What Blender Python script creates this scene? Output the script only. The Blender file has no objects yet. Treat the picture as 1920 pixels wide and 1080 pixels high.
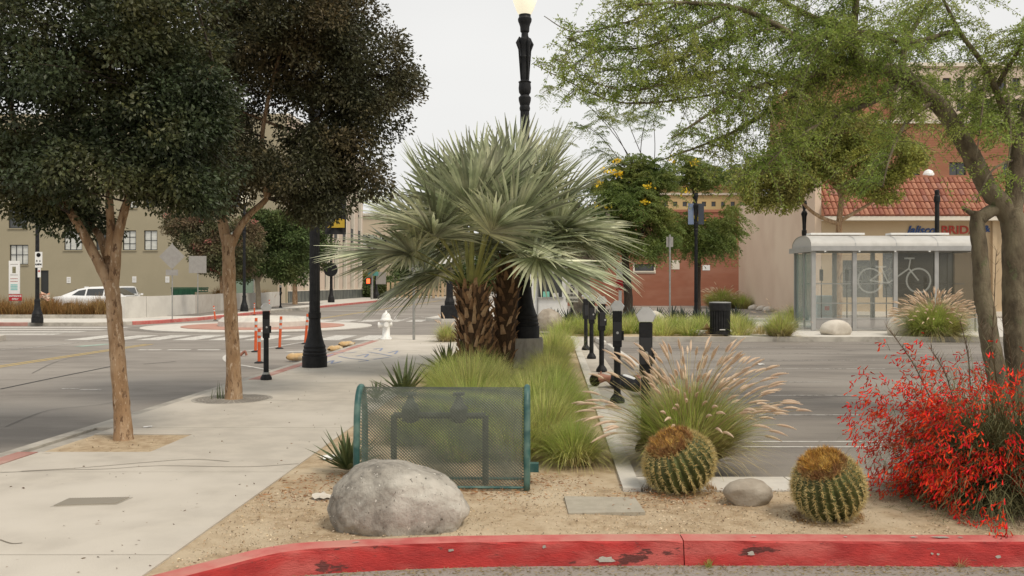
import bpy, bmesh, math, random
import numpy as np
from mathutils import Vector, Matrix
R = math.radians
rnd = random.Random(7)
RNG = np.random.default_rng(11)
SC = bpy.context.scene
COL = SC.collection

# ------------------------------------------------------------------ camera
FPX, HY, EYE = 1700.0, 532.0, 1.65      # focal length and horizon in photo pixels, eye height in metres
cam = bpy.data.objects.new('camera', bpy.data.cameras.new('camera'))
COL.objects.link(cam); SC.camera = cam
cam.location = (0, 0, EYE); cam.rotation_euler = (R(90), 0, 0)
cam.data.sensor_width = 36; cam.data.lens = 36 * FPX / 1920
cam.data.shift_y = (HY - 540) / 1920
cam.data.clip_start = .1; cam.data.clip_end = 3000
# ------------------------------------------------------------------ overcast sky
SUN_EL, SUN_AZ = R(56), R(135)          # azimuth clockwise from +Y
W = bpy.data.worlds.new('World'); SC.world = W; W.use_nodes = True
nt = W.node_tree; nt.nodes.clear()
out = nt.nodes.new('ShaderNodeOutputWorld'); bg = nt.nodes.new('ShaderNodeBackground')
sky = nt.nodes.new('ShaderNodeTexSky'); sky.sky_type = 'NISHITA'; sky.sun_disc = False
sky.sun_elevation = SUN_EL; sky.sun_rotation = SUN_AZ; sky.air_density = 1; sky.dust_density = 4; sky.ozone_density = 1
hsv = nt.nodes.new('ShaderNodeHueSaturation'); hsv.inputs['Saturation'].default_value = .25
tc = nt.nodes.new('ShaderNodeTexCoord'); nz = nt.nodes.new('ShaderNodeTexNoise')
mp = nt.nodes.new('ShaderNodeMapping'); mp.inputs['Scale'].default_value = (1, 1, 2.5)
nz.inputs['Scale'].default_value = 1.3; nz.inputs['Detail'].default_value = 4
cr = nt.nodes.new('ShaderNodeValToRGB')
cr.color_ramp.elements[0].position = .35; cr.color_ramp.elements[0].color = (8.25, 8.2, 8.1, 1)
cr.color_ramp.elements[1].position = .75; cr.color_ramp.elements[1].color = (9.3, 9.25, 9.05, 1)
mx = nt.nodes.new('ShaderNodeMix'); mx.data_type = 'RGBA'; mx.inputs[0].default_value = .93
L = nt.links.new
L(tc.outputs['Generated'], mp.inputs['Vector']); L(mp.outputs[0], nz.inputs['Vector']); L(nz.outputs[0], cr.inputs[0])
L(sky.outputs[0], hsv.inputs['Color']); L(hsv.outputs[0], mx.inputs[6]); L(cr.outputs[0], mx.inputs[7])
L(mx.outputs[2], bg.inputs[0]); bg.inputs[1].default_value = .071; L(bg.outputs[0], out.inputs[0])
sd = bpy.data.lights.new('sun', 'SUN'); sd.energy = 1.5; sd.angle = R(16); sd.color = (1, .90, .76)
sun = bpy.data.objects.new('sun', sd); COL.objects.link(sun)
v = Vector((math.sin(SUN_AZ) * math.cos(SUN_EL), math.cos(SUN_AZ) * math.cos(SUN_EL), math.sin(SUN_EL)))
sun.rotation_euler = v.to_track_quat('Z', 'Y').to_euler(); sun.location = (5, -5, 30)
SC.view_settings.view_transform = 'Standard'; SC.view_settings.look = 'None'
SC.view_settings.exposure = 0.52; SC.view_settings.gamma = 1; SC.view_settings.use_curve_mapping = False
SC.cycles.max_bounces = 6; SC.cycles.transparent_max_bounces = 8
try: SC.cycles.use_denoising = True
except Exception: pass

# ------------------------------------------------------------------ placing by measurement
def P(px, py, Y): return np.array([(px - 960) / FPX * Y, Y, EYE - (py - HY) / FPX * Y])
def G(px, py, z=0.0):
    Y = (EYE - z) * FPX / (py - HY); return np.array([(px - 960) / FPX * Y, Y, z])
K = .0447                                # the street runs slightly to the right of the view axis
def S(u, v, z=0.0): return np.array([u + K * v, v, z])
ROAD = -.15
STREET = -math.atan(K)                   # rotation about z that lines +Y up with the street

# ------------------------------------------------------------------ materials
def srgb(h):
    h = h.lstrip('#'); c = [int(h[i:i + 2], 16) / 255 for i in (0, 2, 4)]
    return tuple(x / 12.92 if x < .04045 else ((x + .055) / 1.055) ** 2.4 for x in c)
MATS = {}
def mat(name, c1, c2=None, scale=6, rough=.8, bump=0, bscale=None, metal=0, isl=0, transl=0, spot=None, c3=None,
        scale3=1.0, stretch=None, spec=.4, alpha=None, emit=None, coat=0):
    """noise-mottled material: c1..c2 by noise, c3 by a broad noise, isl = random tint per piece, spot = (colour, scale, threshold)"""
    if name in MATS: return MATS[name]
    m = bpy.data.materials.new(name); m.use_nodes = True; MATS[name] = m
    t = m.node_tree; N = t.nodes; Lk = t.links.new
    b = N['Principled BSDF']; b.inputs['Roughness'].default_value = rough; b.inputs['Metallic'].default_value = metal
    b.inputs['Specular IOR Level'].default_value = spec
    if coat: b.inputs['Coat Weight'].default_value = coat
    co = N.new('ShaderNodeTexCoord'); vec = co.outputs['Object']
    if stretch:
        mpn = N.new('ShaderNodeMapping'); mpn.inputs['Scale'].default_value = stretch
        Lk(vec, mpn.inputs['Vector']); vec = mpn.outputs[0]
    def noise(s, d=5, r=.6):
        n = N.new('ShaderNodeTexNoise'); n.inputs['Scale'].default_value = s; n.inputs['Detail'].default_value = d
        n.inputs['Roughness'].default_value = r; Lk(vec, n.inputs['Vector']); return n.outputs[0]
    def mixc(f, a, bb):
        x = N.new('ShaderNodeMix'); x.data_type = 'RGBA'
        if isinstance(f, float): x.inputs[0].default_value = f
        else: Lk(f, x.inputs[0])
        for s, i in ((a, 6), (bb, 7)):
            if isinstance(s, tuple): x.inputs[i].default_value = (*s[:3], 1)
            else: Lk(s, x.inputs[i])
        return x.outputs[2]
    def ramp(f, lo, hi):
        x = N.new('ShaderNodeMapRange'); x.inputs[1].default_value = lo; x.inputs[2].default_value = hi
        x.interpolation_type = 'SMOOTHSTEP'; Lk(f, x.inputs[0]); return x.outputs[0]
    c = (*c1[:3],)
    if c2: c = mixc(ramp(noise(scale), .35, .65), c, tuple(c2))
    if c3: c = mixc(ramp(noise(scale3, 3), .42, .68), c, tuple(c3))
    if spot:
        for sp in (spot if isinstance(spot, list) else [spot]):
            c = mixc(ramp(noise(sp[1], 6, .7), sp[2], sp[2] + .04), c, tuple(sp[0]))
    if isl:
        g = N.new('ShaderNodeNewGeometry'); h = N.new('ShaderNodeHueSaturation')
        mr = N.new('ShaderNodeMapRange'); mr.inputs[3].default_value = 1 - isl; mr.inputs[4].default_value = 1 + isl
        Lk(g.outputs['Random Per Island'], mr.inputs[0]); Lk(mr.outputs[0], h.inputs['Value'])
        mh = N.new('ShaderNodeMath'); mh.operation = 'MULTIPLY_ADD'; mh.inputs[1].default_value = 7.3; mh.inputs[2].default_value = 0
        fr = N.new('ShaderNodeMath'); fr.operation = 'FRACT'
        Lk(g.outputs['Random Per Island'], mh.inputs[0]); Lk(mh.outputs[0], fr.inputs[0])
        m2 = N.new('ShaderNodeMapRange'); m2.inputs[3].default_value = .5 - .012 * min(1, isl * 2); m2.inputs[4].default_value = .5 + .015 * min(1, isl * 2)
        Lk(fr.outputs[0], m2.inputs[0]); Lk(m2.outputs[0], h.inputs['Hue'])
        if isinstance(c, tuple): h.inputs['Color'].default_value = (*c, 1)
        else: Lk(c, h.inputs['Color'])
        c = h.outputs[0]
    if isinstance(c, tuple): b.inputs['Base Color'].default_value = (*c, 1)
    else: Lk(c, b.inputs['Base Color'])
    if bump:
        bn = N.new('ShaderNodeBump'); bn.inputs['Strength'].default_value = bump; bn.inputs['Distance'].default_value = .02
        Lk(noise(bscale or scale * 4, 8, .65), bn.inputs['Height']); Lk(bn.outputs[0], b.inputs['Normal'])
    if emit:
        b.inputs['Emission Color'].default_value = (*emit[0], 1); b.inputs['Emission Strength'].default_value = emit[1]
    if alpha is not None:
        tr = N.new('ShaderNodeBsdfTransparent'); ms = N.new('ShaderNodeMixShader'); ms.inputs[0].default_value = alpha
        Lk(tr.outputs[0], ms.inputs[1]); Lk(b.outputs[0], ms.inputs[2]); Lk(ms.outputs[0], N['Material Output'].inputs[0])
    if transl:
        tr = N.new('ShaderNodeBsdfTranslucent'); ms = N.new('ShaderNodeMixShader'); ms.inputs[0].default_value = transl
        if isinstance(c, tuple): tr.inputs[0].default_value = (*c, 1)
        else: Lk(c, tr.inputs[0])
        Lk(b.outputs[0], ms.inputs[1]); Lk(tr.outputs[0], ms.inputs[2]); Lk(ms.outputs[0], N['Material Output'].inputs[0])
    return m

M_CONC = mat('concrete', (.50, .455, .385), (.435, .395, .335), 3, .9, .25, 60, c3=(.55, .505, .435), scale3=.5, spot=[((.36, .31, .25), 2.3, .66), ((.25, .21, .17), 26, .735)])
M_CONC2 = mat('kerb_concrete', (.40, .37, .32), (.30, .275, .235), 7, .9, .35, 50, c3=(.5, .465, .4), scale3=1.3)
M_CONCW = mat('pale_concrete', (.62, .585, .52), (.54, .51, .455), 4, .85, .2, 40)
M_ASPH = mat('asphalt', (.265, .238, .207), (.205, .183, .158), 2.2, .88, .5, 120, c3=(.32, .29, .253), scale3=.3, stretch=(.35, 1, 1), spot=[((.15, .134, .117), .9, .66), ((.12, .107, .095), 7, .70)])
M_ASPH2 = mat('lot_asphalt', (.235, .208, .178), (.155, .138, .119), 1.6, .88, .5, 110, c3=(.27, .243, .21), scale3=.35, stretch=(.25, 1, 1), spot=[((.12, .107, .095), .8, .62), ((.10, .09, .08), 6, .69)])
M_DIRT = mat('sandy_dirt', (.54, .42, .275), (.40, .29, .175), 9, .95, .9, 70, c3=(.60, .49, .34), scale3=1.1, spot=[((.28, .18, .095), 12, .64), ((.72, .64, .50), 45, .66), ((.24, .16, .09), 60, .68)])
M_REDK = mat('red_kerb_paint', (.47, .035, .03), (.34, .024, .022), 5, .7, .5, 45, c3=(.50, .10, .085), scale3=2.2,
             spot=[((.12, .03, .025), 2.6, .585), ((.46, .40, .33), 9, .69), ((.22, .04, .032), 18, .62)], stretch=(.8, 1, 2.4))
M_REDT = mat('faded_red_kerb_paint', (.52, .15, .13), (.46, .10, .09), 8, .8, .3, 45, c3=(.50, .21, .17), scale3=2.5, spot=((.48, .38, .32), 9, .70))
M_REDF = mat('old_red_band', (.40, .20, .165), (.34, .16, .13), 6, .85, .2, 50, c3=(.46, .30, .25), scale3=1.5)
M_WHITE = mat('road_paint', (.60, .575, .52), (.50, .475, .43), 9, .8, spot=((.27, .245, .215), 6, .57))
M_WORNW = mat('worn_paint', (.56, .53, .48), (.36, .33, .30), 14, .8, spot=((.15, .135, .12), 11, .53))
M_YEL = mat('yellow_paint', (.50, .36, .12), (.42, .30, .12), 9, .75, spot=((.15, .13, .11), 8, .62))
M_BLACK = mat('black_iron', (.012, .0125, .014), (.022, .022, .023), 9, .55, .15, 30, spec=.22)
M_DKMET = mat('meter_black', (.014, .014, .015), (.024, .024, .025), 8, .55, .1, 30, spec=.2)
M_CHROME = mat('meter_dome', (.62, .62, .60), (.5, .5, .49), 5, .28, metal=.75)
M_GALV = mat('galvanised_steel', (.36, .36, .34), (.29, .29, .275), 10, .5, metal=.4)
M_SIGNBK = mat('sign_back', (.36, .345, .32), (.32, .305, .285), 5, .55, metal=.3)
M_ORANGE = mat('orange_plastic', (.72, .13, .035), (.62, .10, .03), 6, .5)
M_SILVER = mat('reflective_band', (.55, .55, .53), None, rough=.35)
M_WPAINT = mat('white_enamel', (.86, .855, .82), (.80, .79, .75), 6, .4, .1, 30)
M_BARK = mat('smooth_tan_bark', (.36, .225, .12), (.26, .155, .08), 4, .85, .8, 18, c3=(.45, .31, .19), scale3=1.8, stretch=(4, 4, 1.3), spot=[((.15, .085, .045), 5.0, .56), ((.54, .41, .29), 6.5, .58), ((.09, .055, .03), 14, .66)])
M_BARKG = mat('grey_brown_bark', (.16, .125, .08), (.085, .066, .042), 4, .9, .9, 14, c3=(.215, .18, .115), scale3=1.6, stretch=(3, 3, 1.4), spot=((.14, .145, .075), 2.0, .6))
M_BARKD = mat('dark_bark', (.07, .052, .038), (.045, .033, .025), 6, .9, .6, 20, stretch=(4, 4, 1))
M_LEAFA = mat('dark_green_leaves', (.050, .070, .028), (.028, .041, .017), 2.2, .5, isl=.35, transl=.15, c3=(.085, .085, .028), scale3=1.3)
M_LEAFB = mat('bronze_green_leaves', (.078, .078, .034), (.045, .050, .023), 2.0, .55, isl=.35, transl=.2, c3=(.12, .092, .042), scale3=1.2)
M_LEAFM = mat('fine_green_leaves', (.31, .39, .085), (.21, .29, .06), 1.4, .6, isl=.4, transl=.4, c3=(.34, .37, .09), scale3=1.1)
M_LEAFY = mat('feathery_green_leaves', (.20, .27, .07), (.13, .19, .05), .8, .5, isl=.35, transl=.45, c3=(.27, .29, .075), scale3=.5)
M_LEAFT = mat('yellowish_green_leaves', (.36, .36, .075), (.23, .26, .055), .9, .6, isl=.5, transl=.25, c3=(.21, .195, .05), scale3=.6)
M_LEAFG = mat('street_tree_leaves', (.11, .16, .05), (.07, .105, .035), .6, .65, isl=.5, transl=.2, c3=(.10, .115, .03), scale3=.35)
M_LEAFR = mat('crape_myrtle_leaves', (.13, .14, .055), (.08, .09, .04), .7, .65, isl=.5, transl=.2, c3=(.18, .12, .07), scale3=.5)
M_PINK = mat('pink_blossom', (.50, .21, .17), (.42, .15, .13), 3, .7, isl=.4, transl=.2)
M_YFLOW = mat('yellow_blossom', (.90, .66, .05), (.85, .58, .03), 3, .6, isl=.3, transl=.2)
M_RFLOW = mat('scarlet_flowers', (.85, .045, .02), (.62, .028, .014), 4, .65, isl=.4, transl=.15, spec=.15)
M_PALM = mat('silvery_palm_blade', (.45, .48, .31), (.29, .33, .19), 3.5, .36, isl=.55, transl=.28, c3=(.66, .66, .47), scale3=1.3, spec=.6)
M_PETI = mat('palm_petiole', (.27, .27, .075), (.20, .20, .06), 4, .55, isl=.2)
M_BOOT = mat('palm_leaf_base', (.27, .145, .065), (.17, .085, .038), 7, .9, .6, 30, isl=.45)
M_FIBRE = mat('palm_fibre', (.10, .058, .03), (.06, .035, .019), 12, .95, .9, 30, stretch=(3, 3, 1))
M_GRASS = mat('green_grass_blades', (.42, .49, .12), (.29, .37, .08), 1.6, .6, isl=.5, transl=.5, c3=(.62, .60, .23), scale3=.9)
M_DRYG = mat('straw_grass_blades', (.56, .47, .25), (.44, .35, .17), 2, .75, isl=.4, transl=.25)
M_HEDGE = mat('rusty_dry_grass', (.27, .145, .045), (.20, .105, .032), 1.5, .85, isl=.5, transl=.2, c3=(.34, .225, .09), scale3=1.0)
M_PLUME = mat('pink_buff_plume', (.80, .66, .49), (.68, .52, .38), 10, .85, isl=.25, transl=.35)
M_AGAVE = mat('agave_leaf', (.10, .13, .045), (.06, .085, .03), 3, .5, isl=.35, spec=.5)
M_AGAVEB = mat('blue_grey_agave', (.06, .075, .06), (.04, .05, .04), 3, .6, isl=.35)
M_CACT = mat('cactus_skin', (.10, .115, .03), (.06, .07, .02), 9, .6, .3, 40)
M_SPINE = mat('cactus_spines', (.66, .54, .25), (.55, .42, .17), 6, .6, isl=.35)
M_WOOL = mat('cactus_wool', (.46, .27, .10), (.26, .13, .05), 11, .9, isl=.4)
M_WOOLY = mat('golden_cactus_wool', (.70, .47, .13), (.55, .30, .06), 7, .9, isl=.4)
M_ROCKA = mat('granite_boulder', (.36, .33, .28), (.17, .155, .13), 11, .9, 1.0, 30, c3=(.56, .52, .45), scale3=2.6, spot=[((.66, .62, .54), 22, .62), ((.11, .10, .083), 34, .62)], stretch=(1, 1, .7))
M_ROCKB = mat('grey_brown_rock', (.36, .31, .245), (.26, .22, .17), 5, .9, .8, 14, c3=(.44, .39, .32), scale3=3)
M_ROCKW = mat('pale_rock', (.62, .57, .49), (.50, .45, .38), 3, .9, .5, 9)
M_GREENM = mat('dark_green_enamel', (.025, .105, .095), (.02, .075, .07), 8, .45, .15, 40, c3=(.12, .20, .17), scale3=5)
M_MESH = mat('dull_green_mesh', (.15, .165, .13), (.10, .115, .09), 14, .55, metal=.2)
M_PIPE = mat('dark_pipework', (.085, .09, .08), (.055, .06, .052), 9, .6)
M_STUC = mat('olive_stucco', (.375, .33, .23), (.35, .31, .215), .4, .95, .15, 8)
M_STUC2 = mat('cream_stucco', (.60, .50, .37), None, rough=.9)
M_BANK = mat('pinkish_stone', (.60, .495, .40), (.56, .46, .37), 1, .85)
M_BANKW = mat('pale_stone_trim', (.72, .66, .56), None, rough=.85)
M_GREENST = mat('dark_green_marble', (.065, .078, .07), (.16, .165, .145), 1.2, .5, c3=(.05, .06, .056), scale3=.4, stretch=(3, 3, 1))
M_GLASSD = mat('dark_window_glass', (.035, .038, .038), (.06, .063, .062), .5, .15, spec=.7)
M_GLASSB = mat('window_with_pale_blind', (.66, .67, .62), (.52, .53, .50), 1.2, .25, spec=.6, stretch=(1, 1, 3))
M_FRAMED = mat('dark_window_frame', (.035, .037, .036), None, rough=.5)
M_BRICK = mat('painted_red_brick', (.35, .145, .09), (.32, .13, .08), .8, .92, .25, 6, c3=(.38, .18, .12), scale3=.3, stretch=(1, 1, 3))
M_TAN = mat('tan_stucco', (.70, .55, .42), (.66, .51, .385), .5, .95, .12, 8, c3=(.74, .60, .46), scale3=.2)
M_TANF = mat('shopfront_stucco', (.55, .42, .27), (.50, .38, .24), .5, .95, .12, 8)
M_TILE = mat('terracotta_tile', (.36, .15, .09), (.28, .11, .065), .7, .8, .3, 9, c3=(.42, .20, .12), scale3=.5)
M_YWALL = mat('yellow_stucco', (.58, .44, .22), None, rough=.9)
M_WALLW = mat('white_block_wall', (.62, .60, .55), (.55, .53, .485), 1.5, .9, .15, 10)
M_GLASS = mat('shelter_glass', (.58, .60, .54), (.48, .50, .45), 1.2, .12, spec=.5, alpha=.15)
M_ETCH = mat('etched_glass', (.60, .61, .56), None, rough=.7, alpha=.36)
M_FROST = mat('frosted_dark_panel', (.17, .155, .12), (.12, .11, .09), 1.0, .3, alpha=.80)
M_ALU = mat('grey_aluminium', (.42, .415, .40), (.37, .365, .35), 4, .45, metal=.25)
M_ROOFW = mat('translucent_white_roof', (.52, .505, .47), (.46, .445, .41), 2, .5)
M_LAMPG = mat('lit_lamp_globe', (.75, .68, .50), None, rough=.3, emit=((1, .92, .72), .45))
M_CARW = mat('white_car_paint', (.78, .78, .77), None, rough=.25, coat=.5)
M_RUBBER = mat('black_rubber', (.02, .02, .02), None, rough=.8)
M_REDL = mat('red_plastic', (.5, .03, .03), None, rough=.35)
M_TEXTB = mat('black_print', (.02, .02, .02), None, rough=.6)
M_TEXTW = mat('white_print', (.8, .8, .78), None, rough=.6)
M_TEXTR = mat('red_sign_letters', (.40, .05, .03), None, rough=.6)
M_TEXTU = mat('blue_sign_letters', (.03, .07, .20), None, rough=.6)
M_SAND = mat('sandbag_cloth', (.58, .40, .20), (.48, .31, .14), 8, .9, .5, 30, c3=(.68, .58, .42), scale3=4)
M_PAPER = mat('white_litter', (.78, .76, .72), None, rough=.7)
M_SKIN = mat('skin', (.42, .20, .13), (.38, .17, .11), 20, .55)
M_HAIR = mat('black_hair', (.012, .010, .009), None, rough=.8, spec=.05)
M_JACK = mat('black_jacket_cloth', (.014, .014, .016), (.02, .02, .022), 20, .85)
M_SHIRT = mat('white_shirt_cloth', (.75, .75, .74), None, rough=.9)
M_TROUS = mat('cream_trouser_cloth', (.44, .38, .30), (.38, .32, .25), 14, .9)
M_DUMP = mat('green_dumpster_paint', (.02, .10, .05), (.015, .075, .04), 2, .6)
M_LID = mat('concrete_lid', (.40, .36, .285), (.34, .305, .24), 8, .9, .3, 60)

# ------------------------------------------------------------------ mesh building
class MB:
    def __init__(s): s.V = []; s.F = []; s.n = 0; s.smooth = False
    def add(s, V, F, mi=0):
        V = np.asarray(V, float).reshape(-1, 3); F = np.asarray(F, int)
        s.V.append(V); s.F.append((F + s.n, mi)); s.n += len(V); return s
    def box(s, c, d, rz=0, mi=0, taper=1.0, skip=None):
        x, y, z = [q / 2 for q in d]
        v = np.array([[-x, -y, -z], [x, -y, -z], [x, y, -z], [-x, y, -z],
                      [-x * taper, -y * taper, z], [x * taper, -y * taper, z], [x * taper, y * taper, z], [-x * taper, y * taper, z]])
        ca, sa = math.cos(rz), math.sin(rz)
        v = v @ np.array([[ca, sa, 0], [-sa, ca, 0], [0, 0, 1]]) + np.asarray(c, float)
        return s.add(v, [[0, 3, 2, 1], [4, 5, 6, 7], [0, 1, 5, 4], [1, 2, 6, 5], [2, 3, 7, 6], [3, 0, 4, 7]], mi)
    def bx(s, x0, x1, y0, y1, z0, z1, mi=0): return s.box(((x0 + x1) / 2, (y0 + y1) / 2, (z0 + z1) / 2), (x1 - x0, y1 - y0, z1 - z0), mi=mi)
    def tube(s, pts, rad, n=8, cap=True, mi=0, wob=0):
        pts = np.asarray(pts, float); m = len(pts)
        rad = np.broadcast_to(np.asarray(rad, float), (m,)) if np.ndim(rad) == 0 else np.asarray(rad, float)
        T = np.gradient(pts, axis=0); T /= np.linalg.norm(T, axis=1)[:, None] + 1e-9
        ref = np.array([0, 0, 1.0]) if abs(T[0][2]) < .9 else np.array([1.0, 0, 0])
        a = np.cross(T[0], ref); a /= np.linalg.norm(a)
        V = []; an = np.linspace(0, 2 * math.pi, n, endpoint=False)
        for i in range(m):
            a = a - T[i] * a.dot(T[i]); a /= np.linalg.norm(a) + 1e-9; b = np.cross(T[i], a)
            r = rad[i] * (1 + (wob * RNG.normal(size=n) if wob else 0))
            V.append(pts[i] + np.outer(np.cos(an) * r, a) + np.outer(np.sin(an) * r, b))
        V = np.concatenate(V); F = []
        for i in range(m - 1):
            for j in range(n):
                k = (j + 1) % n; F.append([i * n + j, i * n + k, (i + 1) * n + k, (i + 1) * n + j])
        s.add(V, F, mi)
        if cap:
            for o, i in ((s.n - m * n, 0), (s.n - n, 1)):
                idx = np.arange(n) + o; c = V[:n].mean(0) if i == 0 else V[-n:].mean(0)
                s.V.append(c[None]); ci = s.n; s.n += 1
                s.F.append((np.array([[ci, idx[(j + 1) % n], idx[j]] if i == 0 else [ci, idx[j], idx[(j + 1) % n]] for j in range(n)]), mi))
        return s
    def lathe(s, prof, n=20, c=(0, 0, 0), mi=0, sq=None):
        """prof: [(radius, z)] from bottom to top"""
        an = np.linspace(0, 2 * math.pi, n, endpoint=False); V = []
        for r, z in prof: V.append(np.stack([np.cos(an) * r, np.sin(an) * r, np.full(n, z)], 1))
        V = np.concatenate(V) + np.asarray(c, float); F = []
        for i in range(len(prof) - 1):
            for j in range(n):
                k = (j + 1) % n; F.append([i * n + j, i * n + k, (i + 1) * n + k, (i + 1) * n + j])
        s.add(V, F, mi)
        s.add(V[-n:], [list(range(n))][0:1] if n <= 4 else [[0, j, j + 1] for j in range(1, n - 1)], mi)
        s.add(V[:n], [[0, j + 1, j] for j in range(1, n - 1)], mi)
        return s
    def poly(s, pts, z0, z1, mi=0):
        """prism over a flat outline given counter-clockwise"""
        pts = np.array([[p[0], p[1]] for p in pts], float); n = len(pts)
        V = np.concatenate([np.c_[pts, np.full(n, z0)], np.c_[pts, np.full(n, z1)]])
        s.V.append(V); o = s.n; s.n += 2 * n
        s.F.append((np.array([[o + i, o + (i + 1) % n, o + n + (i + 1) % n, o + n + i] for i in range(n)]), mi))
        s.NG = getattr(s, 'NG', []); s.NG.append(([o + n + i for i in range(n)], mi)); return s
    def build(s, name, m, parent=None, kind=None, label=None, smooth=None, sub=None):
        V = np.concatenate(s.V) if s.V else np.zeros((0, 3))
        if sub is not None: V = V - np.asarray(sub, float)
        me = bpy.data.meshes.new(name)
        loops = []; sizes = []; mis = []
        for F, mi in s.F:
            loops.append(F.ravel()); sizes.append(np.full(len(F), F.shape[1])); mis.append(np.full(len(F), mi))
        for g, mi in getattr(s, 'NG', []):
            loops.append(np.array(g)); sizes.append(np.array([len(g)])); mis.append(np.array([mi]))
        loops = np.concatenate(loops); sizes = np.concatenate(sizes); mis = np.concatenate(mis)
        me.vertices.add(len(V)); me.vertices.foreach_set('co', V.ravel())
        me.loops.add(len(loops)); me.loops.foreach_set('vertex_index', loops.astype(np.int32))
        me.polygons.add(len(sizes)); st = np.concatenate([[0], np.cumsum(sizes)[:-1]])
        me.polygons.foreach_set('loop_start', st.astype(np.int32)); me.polygons.foreach_set('loop_total', sizes.astype(np.int32))
        me.polygons.foreach_set('material_index', mis.astype(np.int32))
        sm_ = smooth if smooth is not None else s.smooth; me.polygons.foreach_set('use_smooth', np.full(len(sizes), bool(sm_)))
        me.update(calc_edges=True)
        for x in (m if isinstance(m, (list, tuple)) else [m]): me.materials.append(x)
        return link(name, me, parent, kind, label)
def link(name, me, parent=None, kind=None, label=None, loc=None, rot=None, scale=None):
    o = bpy.data.objects.new(name, me); COL.objects.link(o)
    if parent is not None: o.parent = parent
    if kind: o['kind'] = kind
    if label: o['label'] = label
    if loc is not None: o.location = loc
    if rot is not None: o.rotation_euler = rot
    if scale is not None: o.scale = scale
    return o
def thing(name, label, cat, loc=(0, 0, 0), rz=0, group=None):
    o = bpy.data.objects.new(name, None); COL.objects.link(o); o.location = loc; o.rotation_euler = (0, 0, rz)
    o.empty_display_size = .1
    o['label'] = label; o['category'] = cat
    if group: o['group'] = group
    return o
def tag(o, label, cat, group=None):
    o['label'] = label; o['category'] = cat
    if group: o['group'] = group
    return o
def move(o, loc, rz=0): o.location = tuple(loc); o.rotation_euler = (0, 0, rz); return o
def dup(root, loc, rz, label, group=None, scale=None):
    kids = {}
    for c in COL.objects:
        if c.parent is not None: kids.setdefault(c.parent.name, []).append(c)
    def rec(o, par):
        c = o.copy(); COL.objects.link(c); c.parent = par
        for k in kids.get(o.name, []): rec(k, c)
        return c
    r = rec(root, None); r.location = tuple(loc); r.rotation_euler = (0, 0, rz); r['label'] = label
    if group: r['group'] = group
    if scale: r.scale = (scale,) * 3
    return r
def bev(o, w=.01, seg=2):
    b = o.modifiers.new('bevel', 'BEVEL'); b.width = w; b.segments = seg; b.limit_method = 'ANGLE'; b.angle_limit = R(35)
    return o
def crease(o, a=28):
    e = o.modifiers.new('edge_split', 'EDGE_SPLIT'); e.split_angle = R(a); return o
def text(s, size, m, name='lettering', parent=None, loc=(0, 0, 0), rot=(R(90), 0, 0), ext=.003, shear=0, bold=0, align='CENTER', xs=1.0):
    cu = bpy.data.curves.new(name, 'FONT'); cu.body = s; cu.size = size; cu.extrude = ext; cu.align_x = align; cu.align_y = 'CENTER'
    cu.shear = shear; cu.offset = bold; cu.resolution_u = 3
    o = bpy.data.objects.new(name, cu); COL.objects.link(o)
    dg = bpy.context.evaluated_depsgraph_get(); me = bpy.data.meshes.new_from_object(o.evaluated_get(dg))
    bpy.data.objects.remove(o); me.materials.clear(); me.materials.append(m)
    return link(name, me, parent, loc=loc, rot=rot, scale=(xs, 1, 1))
def strips(base, az, th0, bend, Ln, w, seg=5, fold=0.0, widthpow=1.3, wind=None, base_w=1.0, roll=None):
    """curved tapering blades, vectorised. th0 = angle from vertical, bend added along the length."""
    n = len(base); t = np.linspace(0, 1, seg + 1)
    th = th0[:, None] + bend[:, None] * t[None] ** 1.3
    dl = (Ln / seg)[:, None]
    h = np.concatenate([np.zeros((n, 1)), np.cumsum(np.sin((th[:, 1:] + th[:, :-1]) / 2) * dl, 1)], 1)
    z = np.concatenate([np.zeros((n, 1)), np.cumsum(np.cos((th[:, 1:] + th[:, :-1]) / 2) * dl, 1)], 1)
    d = np.stack([np.sin(az), np.cos(az), 0 * az], 1); sd_ = np.stack([np.cos(az), -np.sin(az), 0 * az], 1)
    if roll is not None: sd_ = sd_ * np.cos(roll)[:, None] + np.array([0, 0, 1.]) * np.sin(roll)[:, None]
    Pn = base[:, None] + d[:, None] * h[..., None] + np.array([0, 0, 1.]) * z[..., None]
    ww = (w[:, None] * (1 - t ** widthpow) * (base_w + (1 - base_w) * np.minimum(1, t * 3)) + .0006)[..., None]
    A = Pn - sd_[:, None] * ww / 2; B = Pn + sd_[:, None] * ww / 2
    m = seg + 1
    if fold:
        nrm = np.stack([-np.cos(th)[..., None] * d[:, None] + 0 * Pn], 0)[0]; nrm = nrm + np.array([0, 0, 1.]) * np.sin(th)[..., None]
        Mx = Pn - nrm * ww * fold
        V = np.stack([A, Mx, B], 2).reshape(-1, 3); b = (np.arange(n) * m * 3)[:, None]; i = np.arange(seg)[None] * 3
        f1 = np.stack([b + i, b + i + 1, b + i + 4, b + i + 3], -1).reshape(-1, 4); f2 = f1 + 1
        return V, np.concatenate([f1, f2])
    V = np.stack([A, B], 2).reshape(-1, 3); b = (np.arange(n) * m * 2)[:, None]; i = np.arange(seg)[None] * 2
    return V, np.stack([b + i, b + i + 1, b + i + 3, b + i + 2], -1).reshape(-1, 4)
def unit(a): return a / (np.linalg.norm(a, axis=-1, keepdims=True) + 1e-9)
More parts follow.
